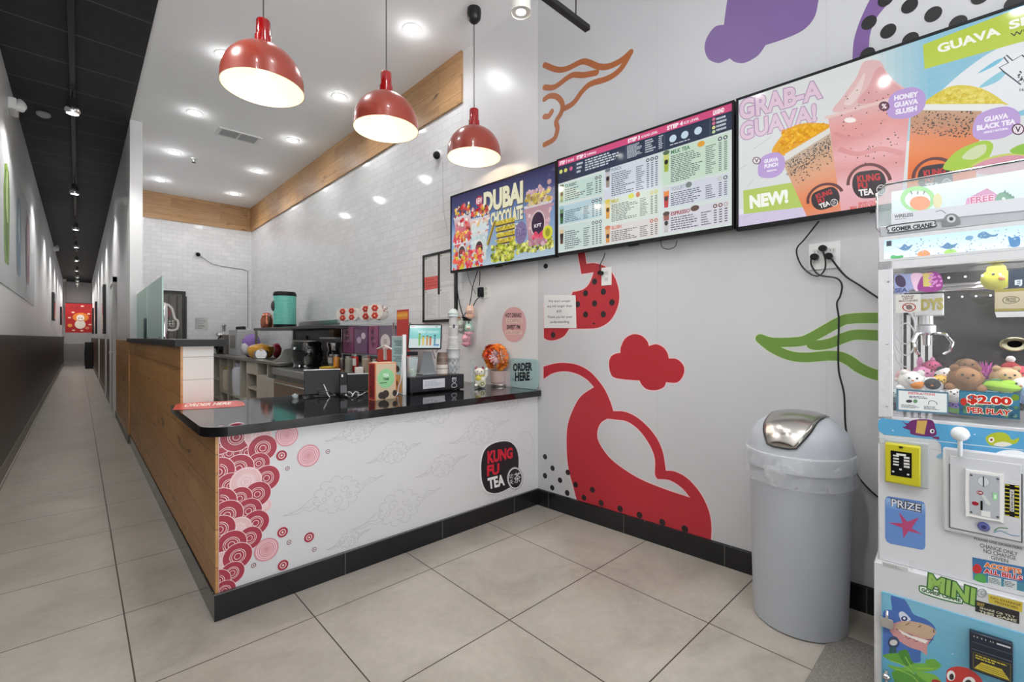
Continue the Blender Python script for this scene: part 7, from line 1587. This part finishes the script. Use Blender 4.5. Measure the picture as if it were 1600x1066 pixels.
# vessels in the cubbies
def vessel(name, u, v, x, r, h, col, lab, cat_, m=None, lidc=None, zb=None):
    p, k = lx(u, v, x); 
    if zb is not None: p.z = zb
    p.y = min(p.y, YB-.2)
    t = thing(name, lab, cat_, tuple(p)); MB().lathe([(r*.85, 0), (r*.9, .01), (r, h*.35), (r, h*.8), (r*.8, h*.88), (r*.55, h*.9)], c=p, seg=22, col=col).build('body', m or M_GLOSS, t)
    MB().lathe([(r*.6, h*.9), (r*.62, h), (r*.5, h+.005)], c=p, seg=20, col=lidc or (200, 200, 206)).build('lid', M_GLOSS, t)
vessel('syrup_jug', 358, 624, XC+.12, .10, .40, (206, 196, 176), 'cream plastic jug with rusty bottom in the cubby', 'jug', lidc=(190, 170, 80), zb=.33-.0)
vessel('blender_jug', 377, 626, XC+.10, .13, .50, (206, 208, 216), 'white and lilac lidded container in the cubby beside the cream jug', 'container', lidc=(180, 176, 206), zb=.33)
vessel('storage_tub', 397, 622, XC+.12, .09, .16, (210, 190, 120), 'low yellow tub on the cubby shelf left of the cabinet doors', 'tub', zb=.29)
vessel('storage_tub', 338, 606, XC+.2, .08, .18, (170, 166, 160), 'grey tub in the farthest cubby', 'tub', zb=.17)
# steel fridge with worktop
XF = 1.70; yf0 = 3.75
t = thing('prep_fridge', 'brown-tinged stainless steel prep fridge behind the order tablet', 'fridge', (2.1, (ya+yf0)/2, 0))
MB().box(XF+.02, XW-.03, yf0, ya, .08, .80).build('case', M_STL2, t, bevel=.003); MB().box(XF-.02, XW-.03, yf0-.01, ya+.005, .80, .875).build('worktop', M_STEEL, t, bevel=.006)
ym = (ya+yf0)/2
for a_, b_ in ((yf0+.01, ym-.008), (ym+.008, ya-.01)):
    d_ = MB().box(XF-.005, XF+.02, a_, b_, .12, .74).build('door', mat('tinted_steel', (150, 122, 98), .3, .85, noise=.1), t, bevel=.003); MB().box(XF-.022, XF-.004, a_+.02, b_-.02, .70, .715).build('handle', M_CHROME, d_, bevel=.003)
for x in (XF+.08, XW-.1):
    for y in (yf0+.08, ya-.08): MB().lathe([(.022, 0), (.022, .085)], c=(x, y, 0), seg=12).build('leg', M_STEEL, t)
ZF = .875
# soup warmer
p, k = lx(480, 574, 1.98); p.z = ZF; s_ = 25*k*.93
t = thing('soup_warmer', 'round black electric pot with steel rim on the prep fridge', 'warmer', tuple(p))
MB().lathe([(s_*.86, .0), (s_*.9, .02), (s_*.82, .04), (s_*.9, .07), (s_*1.0, .14), (s_*1.02, .2), (s_*.96, .27), (s_*.88, .315)], c=p, seg=44).build('body', mat('black_enamel', (16, 17, 20), .12, coat=.8), t)
MB().lathe([(s_*.89, .312), (s_*.9, .326), (s_*.85, .33), (0, .334)], c=p, seg=44).build('lid', M_STEEL, t)
MB().tube([p+ZZ*.33, p+ZZ*.36], .012, 10).ball(p+ZZ*.365, .018).build('lid_knob', M_BLKPL, t)
mb = MB(); mb.box(-.022, .022, -.004, .004, -.014, .014, (226, 228, 230), T(p+(-FW*s_*.97*.93-RT*s_*.36)+ZZ*.235, -YAW)); mb.build('maker_label', M_PAINT, t)
# hood-like shelf with canister and jug
z_s = 1.37
xs0 = 1.86; yq0 = at_x(500, 516, 1.86).y; yq1 = at_x(396, 508, 1.86).y
t = thing('steel_shelf', 'dark steel shelf over the work counter carrying the teal canister', 'shelf', (2.1, (yq0+yq1)/2, ZB))
MB().box(xs0, XW-.03, yq0, yq1, z_s-.035, z_s).build('shelf_board', mat('dark_steel', (84, 84, 86), .35, .8), t, bevel=.003)
for x, y in ((xs0+.03, yq1-.03), (XW-.07, yq0+.03), (XW-.07, yq1-.03)):
    zb_ = ZB if y > ya else ZF
    MB().box(x-.014, x+.014, y-.014, y+.014, zb_, z_s-.035).build('leg', M_STL2, t)
MB().box(XW-.06, XW-.045, yq0+.04, yq1-.04, ZB+.01, z_s-.035).build('back_panel', mat('dark_steel', (84, 84, 86), .35, .8), t)
p, k = lx(445, 503, 2.12); p.z = z_s; r = 16.5*k; h = 56*k
t = thing('drink_canister', 'teal insulated drink canister with black bands and wavy print', 'canister', tuple(p))
MB().lathe([(r*.9, 0), (r, .01), (r, .05)], c=p, seg=40).build('bottom_band', M_BLKPL, t); MB().lathe([(r*.985, .04), (r*.985, h-.05)], c=p, seg=40, col=(112, 198, 184)).build('body', mat('teal_shell', (112, 198, 184), .3), t)
MB().lathe([(r, h-.06), (r*1.02, h-.03), (r*.9, h), (0, h)], c=p, seg=40).build('top_band', M_BLKPL, t)
mb = MB()
for i in range(7):
    zc = h*(.2+.1*i); mb.tube([p+Vector((math.cos(a_)*r*.99, math.sin(a_)*r*.99, zc+.012*math.sin(a_*7+i))) for a_ in [3.2+.1*j for j in range(20)]], .0022, 5, (150, 218, 206))
mb.build('wave_print', M_PAINT, t); MB().ball(p+Vector((-.62, -.1, 0)).normalized()*r*.95 + ZZ*h*.6 - RT*.02, (.03, .03, .07), (60, 50, 56)).build('badge', M_PAINT, t)
p, k = lx(417, 507, 2.05); p.z = z_s; r = 9*k; h = 25*k
t = thing('copper_jug', 'copper coloured cocktail jug next to the teal canister', 'jug', tuple(p)); MB().lathe([(r*.8, 0), (r*.95, h*.2), (r, h*.5), (r*.8, h*.75), (r*.85, h*.8), (r*.5, h*.95), (0, h)], c=p, seg=24, col=(196, 120, 96)).build('body', M_METALC, t)
MB().tube([p+Vector((0, -r*.9, h*.8)), p+Vector((0, -r*1.8, h*.7)), p+Vector((0, -r*1.7, h*.3)), p+Vector((0, -r*.95, h*.2))], .009, 8, (60, 40, 40)).build('handle', M_PAINT, t)
p, k = lx(424, 506, 2.2); p.z = z_s; p.y = min(p.y, yq1-.06); o = MB().lathe([(.035, 0), (.04, .16), (.02, .19), (.0, .2)], c=p, seg=18).build('dark_bottle', M_BLKPL); ctag(o, 'small dark bottle between copper jug and teal canister', 'bottle')
# wall rail
z1, z2 = at_x(470, 505, XW-.03), at_x(528, 505, XW-.03)
o = MB().box(XW-.03, XW-.001, at_x(531, 505, XW).y, at_x(470, 505, XW).y, z1.z-.035, z1.z+.02).build('wall_rail', M_STEEL, bevel=.003); ctag(o, 'steel rail fixed along the tiled wall behind the snack packets', 'rail')
# machines at the far end of the work counter
def body(name, u, v, x, w_, d_, h, col, lab, cat_, zb=ZB, rot=0, extra=None, m=None):
    p, k = lx(u, v, x); p.z = zb; t = thing(name, lab, cat_, tuple(p), rot); M_ = T(p, rot)
    MB().box(-w_/2, w_/2, -d_/2, d_/2, 0, h, col, M_).build('housing', m or M_PAINT, t, bevel=.008)
    if extra: extra(t, p, M_)
    return t
def ex1(t, p, M_):
    MB().lathe([(.05, 0), (.07, .02), (.09, .05), (.07, .09)], c=p+Vector((-.1, 0, .3)), seg=20).lathe([(.03, 0), (.035, .1), (.05, .12), (.02, .14)], c=p+Vector((-.05, .02, .42)), seg=18).build('hopper', M_CHROME, t)
    MB().tube([p+Vector((-.17, -.05, .05)), p+Vector((-.19, -.05, .2)), p+Vector((-.12, -.05, .33))], .012, 8).ball(p+Vector((-.19, -.05, .13)), .03).build('lever', M_BLKPL, t)
    MB().lathe([(.07, 0), (.075, .02), (.05, .05)], c=p+Vector((-.18, .02, 0)), seg=20).build('drip_tray', M_STEEL, t); MB().lathe([(.085, -.03), (.085, .03)], c=p+Vector((-.14, -.1, .12)), seg=24, M=Matrix.Rotation(math.pi/2, 3, 'Y')).build('hand_wheel', M_BLKPL, t)
body('juice_press', 355, 553, 2.02, .18, .26, .36, (60, 62, 66), 'silver and black press machine at the far end of the work counter', 'machine', extra=ex1, m=M_STL2)
p, k = lx(334, 553, 1.9); p.z = ZB; p.y = min(p.y, YB-.15); p.x = 1.86; o = MB().lathe([(.07, 0), (.08, .14), (.085, .15)], c=p, seg=22, col=(226, 226, 224)).build('paper_roll', M_PAINT); ctag(o, 'white paper roll at the corner of the work counter', 'paper roll')
def ex2(t, p, M_):
    for i in range(4): MB().lathe([(.035, 0), (.035, .05), (.02, .06)], c=p+Vector((-.06, -.2+.13*i, .44)), seg=14).build('knob', M_BLACK, t)
    MB().box(-.19, -.175, -.16, .16, .12, .34, (120, 122, 126), M_).build('front_panel', M_STL2, t)
body('cup_sealer', 382, 545, 2.15, .36, .62, .44, (196, 196, 196), 'pale grey cup sealing machine with four black knobs on top', 'machine', extra=ex2)
def sack(name, u, v, x, r, h, col, lab, c2_=None, zb=ZB):
    p, k = lx(u, v, x); p.z = zb; t = thing(name, lab, 'bag', tuple(p)); mb = MB(); mb.ball(p+ZZ*h*.5, (r*.8, r, h*.5), col, jit=.05, seg=16, rings=12); mb.build('bag', M_GLOSS, t)
    if c2_: MB().ball(p+ZZ*h*.42+Vector((-r*.35, -r*.1, 0)), (r*.5, r*.75, h*.34), c2_).build('print_patch', M_GLOSS, t)
sack('snack_bag', 393, 548, 1.93, .17, .36, (120, 84, 160), 'purple and white snack bag on the work counter', (214, 212, 218))
p, k = lx(408, 560, 1.92); p.z = ZB; t = thing('mixing_bowl', 'orange mixing bowl with a silver front dial on the work counter', 'mixer', tuple(p)); MB().lathe([(.10, 0), (.16, .05), (.18, .12), (.17, .17), (.12, .2), (0, .22)], c=p, seg=30, col=(216, 156, 56)).build('bowl', M_GLOSS, t)
MB().lathe([(.09, 0), (.095, .02), (.07, .04)], c=p+(EYEV-p).normalized()*.14+ZZ*.06, M=((EYEV-p)*1).to_track_quat('Z', 'Y').to_matrix(), seg=24).build('dial', M_STEEL, t); MB().box(-.16, .16, -.2, .2, -.0, .012, M=T(p)).build('tray', M_STL2, t)
sack('red_bag', 432, 549, 2.2, .09, .22, (170, 36, 56), 'dark red packet standing under the steel shelf')
def ex3(t, p, M_):
    MB().prism(Plane(p+Vector((0, -.14, 0)), (-1, 0, 0), (0, 0, 1)), [(-.16, .0), (.2, .0), (.19, .03), (.06, .10), (.03, .2), (-.10, .22), (-.16, .2)], -.0, .02, (190, 190, 184)).build('side_plate', M_PAINT, t)
body('dispenser_stand', 440, 574, 1.98, .26, .3, .035, (190, 188, 180), 'pale curved stand next to the round black pot', 'stand', extra=ex3, zb=ZF if True else ZB)
# jars, packets and lid rolls nearer the order counter
def jar(u, v0, v1, w_, col, lab, lidc=(206, 206, 204), x=2.05, tag_=None, glass=True, zb=ZF):
    p, k = lx(u, v1, x); p.z = zb; r = w_/2*k*.95; h = (v1-v0)*k; t = thing('storage_jar', lab, 'jar', tuple(p))
    MB().lathe([(r*.92, 0), (r, .006), (r, h*.82), (r*.85, h*.86)], c=p, seg=26, col=col).build('jar_body', M_GLOSS, t); MB().lathe([(r*.9, h*.86), (r*.95, h*.88), (r*.93, h), (0, h)], c=p, seg=26, col=lidc).build('lid', M_METALC, t)
    if tag_: MB().box(-r*.6, r*.6, -.002, .002, h*.35, h*.75, tag_, T(p-FW*r*1.03, -YAW)).build('paper_tag', M_PAINT, t)
jar(525.5, 549, 574, 9, (196, 130, 40), 'amber jar behind the order tablet')
jar(518, 545, 566, 11, (150, 148, 140), 'glass jar with white paper tag left of the amber jar', tag_=(230, 228, 220), x=2.2)
jar(545, 552, 577, 12, (150, 148, 138), 'cloudy glass jar with silver lid between the amber jar and the carton')
jar(555, 548, 576, 11, (190, 40, 40), 'red jar with white heart-shaped tag above the second tablet', tag_=(232, 230, 226), x=2.12)
jar(572, 549, 580, 14, (150, 140, 120), 'wide glass jar with broad silver lid just behind the carton', x=1.98)
jar(534, 556, 576, 8, (70, 64, 60), 'dark small jar between amber and cloudy jars', x=2.1)
jar(585, 552, 578, 10, (176, 172, 160), 'pale jar half hidden by the carton', x=2.05)
p, k = lx(561, 583, 1.9); p.z = ZF; o = MB().box(-.035, .035, -.03, .03, 0, .085, (222, 220, 214), T(p, -.3)).build('small_box', M_PAINT, bevel=.003); ctag(o, 'small white box at the fridge edge in front of the jars', 'box')
p, k = lx(512, 573, 1.95); p.z = ZF; t = thing('yellow_dish', 'shallow yellow dish with bottles beside the round black pot', 'dish', tuple(p)); MB().lathe([(.06, 0), (.085, .03), (.088, .045), (.08, .04), (.055, .01)], c=p, seg=26, col=(214, 184, 60)).build('dish', M_GLOSS, t); MB().box(-.12, .14, -.1, .1, -.0, .006, (150, 96, 50), T(p)).build('wood_board', M_PAINT, t)
p, k = lx(521, 556, 2.3); p.z = ZF; t = thing('coffee_grinder', 'black and silver grinder behind the amber jar', 'grinder', tuple(p)); MB().lathe([(.07, 0), (.075, .16), (.06, .2)], c=p, seg=24, col=(60, 60, 62)).build('base', M_GLOSS, t); MB().lathe([(.06, .2), (.08, .28), (.075, .3), (.0, .31)], c=p, seg=24, col=(190, 190, 190)).build('hopper', M_METALC, t)
# clear dispenser tower with purple packets
XP = 2.16; yP0 = at_x(612, 530, XP).y; yP1 = at_x(535, 530, XP).y; zP0 = at_x(545, 551, XP).z-.01; zP1 = at_x(560, 510, XP).z
t = thing('acrylic_rack', 'clear acrylic rack on steel feet holding purple packets in the preparation area', 'rack', (XP+.1, (yP0+yP1)/2, ZF))
MB().box(XP-.01, XP+.2, yP0-.02, yP1+.02, zP0-.012, zP0).box(XP-.01, XP+.2, yP0-.02, yP1+.02, zP1+.02, zP1+.028).build('plate', M_ACR, t)
for y in (yP0-.02, yP1+.02): MB().box(XP, XP+.012, y-.006, y+.006, ZF, zP1+.02).box(XP+.18, XP+.192, y-.006, y+.006, ZF, zP1+.02).build('upright', M_CHROME, t)
for i, (ua, ub, c_, lab, dz) in enumerate(((535, 550.5, (140, 70, 110), 'leftmost purple packet with dark lettering in the acrylic rack', 0), (552.5, 573, (104, 60, 104), 'dark purple packet with pale emblem in the acrylic rack', 0), (575, 589, (150, 74, 112), 'rose purple packet beside the dark purple one', 0), (591, 612, (120, 104, 124), 'grey-purple packet with a round white label in the acrylic rack', 0))):
    y1_ = at_x(ua, 530, XP).y; y0_ = at_x(ub, 530, XP).y
    t = thing('snack_packet', lab, 'packet', (XP+.05, (y0_+y1_)/2, zP0), 0, 'packets in the acrylic rack'); MB().box(XP+.005, XP+.10, y0_, y1_, zP0+.001, zP1, c_).build('packet', M_GLOSS, t, bevel=.006)
    PL = Plane((XP+.005, y1_, zP0), (0, -1, 0)); W_ = y1_-y0_; H_ = zP1-zP0; a = Art(PL, .0008, .0001)
    if i in (0, 2):
        for j, ch in enumerate('KFT'): a.text(ch, [(W_*.3, H_*(.85-.22*j)), (W_*.7, H_*(.85-.22*j)), (W_*.7, H_*(.70-.22*j)), (W_*.3, H_*(.70-.22*j))], (70, 26, 50), .04, px=False)
    elif i == 1: a.ell((W_*.4, H_*.5), W_*.18, H_*.12, (190, 160, 190), px=False); a.ell((W_*.72, H_*.65), W_*.16, H_*.12, (210, 190, 206), px=False)
    else: a.ell((W_*.5, H_*.45), W_*.36, H_*.26, (222, 216, 214), px=False); a.text('茶', [(W_*.35, H_*.55), (W_*.65, H_*.55), (W_*.65, H_*.35), (W_*.35, H_*.35)], (130, 110, 120), 0, px=False)
    a.build('packet_print', M_PAINT, t)
t = thing('red_tub', 'bright red tub with white clip below the round-labelled packet', 'tub', tuple(at_x(603, 567, 2.1))); y1_ = at_x(589.5, 555, 2.1).y; y0_ = at_x(617, 555, 2.1).y; z0_ = ZF; z1_ = at_x(603, 546, 2.1).z
MB().box(2.1, 2.26, y0_, y1_, z0_, z1_, (204, 50, 32)).build('tub', M_GLOSS, t, bevel=.01); MB().tube([Vector((2.09, y1_-.01, z1_)), Vector((2.09, (y0_+y1_)/2, z1_+.035)), Vector((2.09, y0_+.01, z1_))], .008, 8, (226, 226, 224)).box(2.085, 2.1, (y0_+y1_)/2-.02, (y0_+y1_)/2+.02, z1_-.1, z1_+.01, (190, 188, 184)).build('clip', M_PAINT, t)
# rolls of patterned lids, lying on the rack
for i, (u, v, r_, ln_, lab) in enumerate(((537, 492, 11.5, 5, 'leftmost roll end of red-flowered cup film'), (551, 491, 11.5, 6, 'second roll end of red-flowered cup film'), (573, 489, 13, 6, 'third and tallest roll end of red-flowered cup film'), (590, 488, 13, 20, 'last red-flowered roll with a long white spotted side'))):
    p, k = lx(u, v, XP+.03); r = r_*k*.92; n = (Vector((-.72, -.7, 0))).normalized(); R = n.to_track_quat('Z', 'Y').to_matrix(); L_ = .10 if i < 3 else .20
    t = thing('film_roll', lab+' on the acrylic rack', 'roll', tuple(p-ZZ*r), 0, 'rolls of cup film'); c0 = p-n*.02
    sidev = Vector((.35, -.94, 0)).normalized()
    MB().lathe([(r, -L_/2), (r, L_/2)], c=c0, M=R, seg=30, col=(226, 220, 212)).build('roll', M_PAINT, t)
    mb = MB(); f = c0+n*(L_/2+.002); e1 = n.cross(ZZ).normalized()
    for j in range(2):
        zc = f+ZZ*(r*.48*(1 if j else -1))
        for q_ in range(6): a_ = q_*math.pi/3; mb.ball(zc+e1*math.cos(a_)*r*.26+ZZ*math.sin(a_)*r*.26, (r*.19, r*.19, r*.19), (196, 54, 38), seg=8, rings=5)
        mb.ball(zc+n*.004, r*.12, (236, 200, 180), seg=8, rings=5)
    mb.build('red_flower', M_PAINT, t)
    mb = MB(); rl = random.Random(i)
    for q_ in range(14 if i < 3 else 30): a_ = rl.uniform(0, 6.28); w_ = rl.uniform(-.45, .45)*L_; mb.ball(c0+n*w_+(e1*math.cos(a_)+ZZ*math.sin(a_))*r, r*.09, rl.choice([(60, 44, 44), (190, 60, 50), (150, 150, 140)]), seg=6, rings=4)
    mb.build('spots', M_PAINT, t)
y1_ = at_x(617, 495, XP).y; PL = Plane((XP+.02, y1_, at_x(617, 508, XP).z-.06), (0, -1, 0)); w_ = PL.px(638, 495)[0]; h_ = PL.px(628, 484)[1]
t = thing('price_card', 'tall red and orange card standing at the end of the acrylic rack', 'card', tuple(PL.w(w_/2, 0))); MB().prism(PL, NR(0, w_, -.2, h_), -.006, 0, (190, 60, 56)).build('card', M_PAINT, t); a = Art(PL, .0006, .0001); rectab(a, .008, w_-.008, h_*.55, h_*.9, (232, 140, 50)); rectab(a, .008, w_-.008, h_*.68, h_*.8, (236, 176, 70)); a.build('card_print', M_PAINT, t)
p, k = lx(526, 527, 2.36); o = MB().box(-.07, .07, -.08, .08, 0, .12, (130, 100, 70), T(p)).build('cardboard_box', M_PAINT, bevel=.003); o.location.z = o.location.z; ctag(o, 'brown cardboard box against the tiles behind the round black pot', 'box')
MB().box(2.24, XW-.03, p.y-.25, p.y+.25, p.z-.02, p.z).build('wall_shelf', M_STEEL); ctag(bpy.data.objects['wall_shelf'], 'narrow steel wall shelf under the brown cardboard box', 'shelf')
# teal glass screens on the knee wall
M_TEAL = mat('frosted_teal_glass', (182, 214, 206), .3, alpha=.9, spec=.5)
ZK = 1.225
for i, (ua, ub, lab) in enumerate(((254, 231.5, 'nearest sheet of frosted teal glass on the low wall'), (230.5, 211, 'farther sheet of frosted teal glass on the low wall'))):
    ya_, yb_ = at_x(ua, 480, .5).y, at_x(ub, 480, .5).y; zt = 1.745
    t = thing('glass_screen', lab, 'glass screen', (.5, (ya_+yb_)/2, ZK), 0, 'frosted glass sheets on the low wall')
    MB().box(.496, .506, ya_, yb_, ZK+.004, zt).build('pane', M_TEAL, t)
    for y in (ya_+.06, yb_-.1): MB().lathe([(.022, 0), (.022, .02)], c=(.501, y, ZK), seg=14).build('foot', M_STEEL, t)
for u, lab in ((225.5, 'dark upright glass clamp between the two teal sheets'), (208.5, 'dark upright glass clamp at the far end of the teal sheets')):
    y = at_x(u, 500, .48).y; o = MB().box(.475, .493, y-.06, y+.06, ZK, 1.43).build('glass_clamp', mat('clamp_grey', (70, 84, 86), .3, .5), bevel=.008); ctag(o, lab, 'clamp')
y = at_x(253.5, 500, .52).y
o = MB().lathe([(.024, 0), (.024, .29), (.016, .31), (0, .312)], c=(.53, y-.03, ZK), seg=24).build('steel_canister', M_CHROME); ctag(o, 'tall polished steel canister at the near end of the teal glass', 'canister')
# paper grid on the back wall
q = [BW.px(u, v) for u, v in ((304, 496), (325, 496), (325, 516), (304, 516))]
mb = MB(); mb.prism(BW, [(a_, b_) for a_, b_ in q], .001, .003, (206, 206, 204)); o = mb.build('wall_chart', M_PAINT); ctag(o, 'small white chart with grey print on the back tiled wall', 'chart')
a = Art(BW, .0035, .0002); a.bars(0, 0, 0, 0, 7, (150, 150, 152), q=[(305, 497.5), (324, 497.5), (324, 514.5), (305, 514.5)], words=True); a.build('chart_print', M_PAINT, o)
# ================================================================ the hall
LW = Plane((XL+.0, 0, 0), (0, 1, 0)); RW = Plane((XR, 0, 0), (0, 1, 0))
# exit lamps
def elamp(u, v, lab, s=1.0):
    q = LW.px(u, v); c = LW.w(q[0], q[1], 0); t = thing('emergency_lamp', lab, 'emergency lamp', tuple(c))
    MB().box(0, .06, -.12*s, .12*s, -.05*s, .05*s, M=T(c)).build('case', M_PLAS, t, bevel=.01)
    for s_ in (-1, 1): MB().lathe([(.02, 0), (.045, .03), (.05, .06), (.046, .065), (0, .06)], c=c+Vector((.04, s_*.09*s, .05*s if s_ > 0 else -.02)), M=Matrix.Rotation(1.2, 3, 'Y') @ Matrix.Rotation(.6*s_, 3, 'X'), seg=18).build('lamp_head', M_PLAS, t)
elamp(14, 166, 'white twin-headed emergency lamp high on the hall wall at the picture edge', 1.1)
elamp(83, 389, 'second white emergency lamp farther down the hall wall')
elamp(98, 438, 'small far emergency lamp near the end of the hall wall')
q = at_z(68, 177, CEIL-.012); t = thing('smoke_detector', 'round smoke detector on the black hall ceiling', 'smoke detector', tuple(q)); MB().lathe([(.06, 0), (.062, -.02), (.05, -.035), (.03, -.045), (0, -.046)], c=q, seg=28, col=(150, 152, 154)).build('case', M_PAINT, t)
# long wall picture: fruit cups in green, blue and rose
t = thing('wall_picture', 'long wall picture of green, blue and rose drawn cups along the hall', 'picture', tuple(LW.w(LW.px(25, 350)[0], 1.8)))
A0, B0, B1 = 3.6, 1.72, 3.02; A1 = LW.px(53, 400)[0]
MB().prism(LW, NR(A0, A1, B0, B1), 0, .006, (188, 190, 192)).build('print_sheet', M_PAINT, t)
a = Art(LW, .007, .0003)
def hc(u, v): return LW.px(u, v)
def cupdraw(u, v0, v1, w_, c1, c2_, c3_):
    ac, b1_ = LW.px(u, v0); b0_ = LW.px(u, v1)[1]; h_ = b1_-b0_
    a.raw([[(ac-w_*.5, b0_+h_*.1), (ac-w_*.35, b0_), (ac+w_*.35, b0_), (ac+w_*.5, b0_+h_*.1), (ac+w_*.62, b0_+h_*.7), (ac+w_*.4, b1_-h_*.05), (ac, b1_), (ac-w_*.4, b1_-h_*.05), (ac-w_*.62, b0_+h_*.7)]], c1)
    a.ell((ac, b0_+h_*.72), w_*.35, h_*.2, c2_, px=False); a.ell((ac, b0_+h_*.3), w_*.3, h_*.16, c3_, px=False); a.ell((ac+w_*.1, b0_+h_*.5), w_*.16, h_*.09, c2_, px=False)
    for s_ in (-1, 1): a.stroke([(ac+s_*w_*.2, b0_+h_*.9), (ac+s_*w_*.3, b0_+h_*.5), (ac+s_*w_*.1, b0_+h_*.1)], .05, c3_, px=False)
cupdraw(9, 255, 412, .42, (120, 150, 64), (176, 190, 140), (84, 110, 50)); cupdraw(28, 308, 430, .42, (130, 158, 176), (196, 210, 216), (90, 124, 150)); cupdraw(42, 335, 445, .5, (150, 118, 126), (186, 160, 166), (120, 80, 96))
a.clip(A0, A1, B0, B1); a.build('cup_drawing', M_PAINT, t)
# narrow dark frames on both walls
def wframe(pl, u, v0, v1, wd, lab, cat_='picture'):
    q0_ = pl.px(u, v0); q1_ = pl.px(u, v1); t = thing('hall_picture', lab, cat_, tuple(pl.w(q0_[0], q1_[1])), 0)
    MB().prism(pl, NR(q0_[0]-wd/2, q0_[0]+wd/2, q1_[1], q0_[1]), 0, .05, (34, 34, 36)).build('frame', M_PAINT, t); MB().prism(pl, NR(q0_[0]-wd/2+.06, q0_[0]+wd/2-.06, q1_[1]+.06, q0_[1]-.06), .05, .054, (70, 52, 52)).build('panel', M_GLOSS, t)
wframe(LW, 81.5, 458, 501, .7, 'narrow dark wall panel on the hall wall facing the doors'); wframe(LW, 94, 480, 508, .8, 'second dark wall panel nearer the red banner')
wframe(RW, 165, 446, 522, .5, 'tall dark glass panel on the hall side of the kitchen wall'); wframe(RW, 151.5, 472, 522, .6, 'dark opening frame farther along the hall'); wframe(RW, 146.5, 482, 522, .6, 'last dark frame before the red banner')
# pale door frame at the kitchen wall's hall side
q0_ = RW.px(184, 425); d_ = struct('door_2', MB().box(XR-.03, XR, 9.5, 10.42, 0, 2.1), mat('grey_door', (206, 206, 204), .4), bevel=.004)
MB().box(XR-.05, XR, 10.42, 10.5, 0, 2.18).box(XR-.05, XR, 9.42, 9.5, 0, 2.18).box(XR-.05, XR, 9.42, 10.5, 2.1, 2.18).build('door_frame', M_PLAS, d_)
MB().tube([(XR-.03, 9.62, 1.0), (XR-.08, 9.62, 1.0), (XR-.08, 9.74, 1.0)], .01, 8).build('door_handle', M_STEEL, d_)
# end wall banner
EP = Plane((0, 26.5, 0), (1, 0, 0)); t = thing('red_banner', 'red banner with a white figure in an orange hat at the hall end', 'banner', (0, 26.5, 1.3))
q0_ = EP.px(102, 473); q1_ = EP.px(144.5, 520)
MB().prism(EP, NR(q0_[0], q1_[0], q1_[1], q0_[1]), -.01, 0, (176, 26, 30)).build('cloth', M_PAINT, t)
MB().tube([EP.w(q0_[0], q0_[1], .01), EP.w(q1_[0], q0_[1], .01)], .015, 8).tube([EP.w(q0_[0]+.02, q0_[1], 0), Vector((q0_[0]+.02, 26.5, CEIL-.02))], .004, 6).tube([EP.w(q1_[0]-.02, q0_[1], 0), Vector((q1_[0]-.02, 26.5, CEIL-.02))], .004, 6).build('hanging_rod', M_BLACK, t)
a = Art(EP, .002, .0008); W_ = q1_[0]-q0_[0]; H_ = q0_[1]-q1_[1]; X = lambda x: q0_[0]+W_*x; Y = lambda y: q1_[1]+H_*y
a.text('大吉大利', [(X(.18), Y(.9)), (X(.88), Y(.9)), (X(.88), Y(.78)), (X(.18), Y(.78))], (120, 16, 20), .0, px=False)
for x, y in ((.62, .9), (.28, .68), (.86, .64), (.15, .5), (.9, .28), (.3, .08), (.6, .07)): a.ell((X(x), Y(y)), W_*.06, H_*.025, (232, 206, 180), px=False)
a.ell((X(.56), Y(.52)), W_*.30, H_*.15, (222, 130, 40), px=False); a.ell((X(.55), Y(.5)), W_*.15, H_*.11, (236, 226, 214), px=False); a.ell((X(.54), Y(.28)), W_*.2, H_*.15, (232, 222, 206), px=False); a.ell((X(.5), Y(.49)), W_*.02, H_*.02, (40, 30, 30), px=False); a.ell((X(.6), Y(.49)), W_*.02, H_*.02, (40, 30, 30), px=False)
a.stroke([(X(.47), Y(.42)), (X(.55), Y(.39)), (X(.63), Y(.42))], .02, (150, 60, 50), px=False); a.ell((X(.17), Y(.24)), W_*.09, H_*.06, (226, 150, 60), px=False); a.ell((X(.8), Y(.16)), W_*.08, H_*.05, (206, 120, 90), px=False)
a.build('banner_print', M_PAINT, t)
# far end: lower table front and dark bin
o = MB().box(XL+.02, XR-.25, 28.2, 28.8, 0, .95, (176, 176, 174)).build('far_cabinet', M_PAINT, bevel=.01); ctag(o, 'pale low cabinet closing the far end of the hall under the banner', 'cabinet')
o = MB().box(.18, XR-.01, 24.5, 25.0, 0, 1.05, (24, 24, 26)).build('far_bin', M_PAINT, bevel=.02); ctag(o, 'narrow dark bin against the wall near the end of the hall', 'bin')
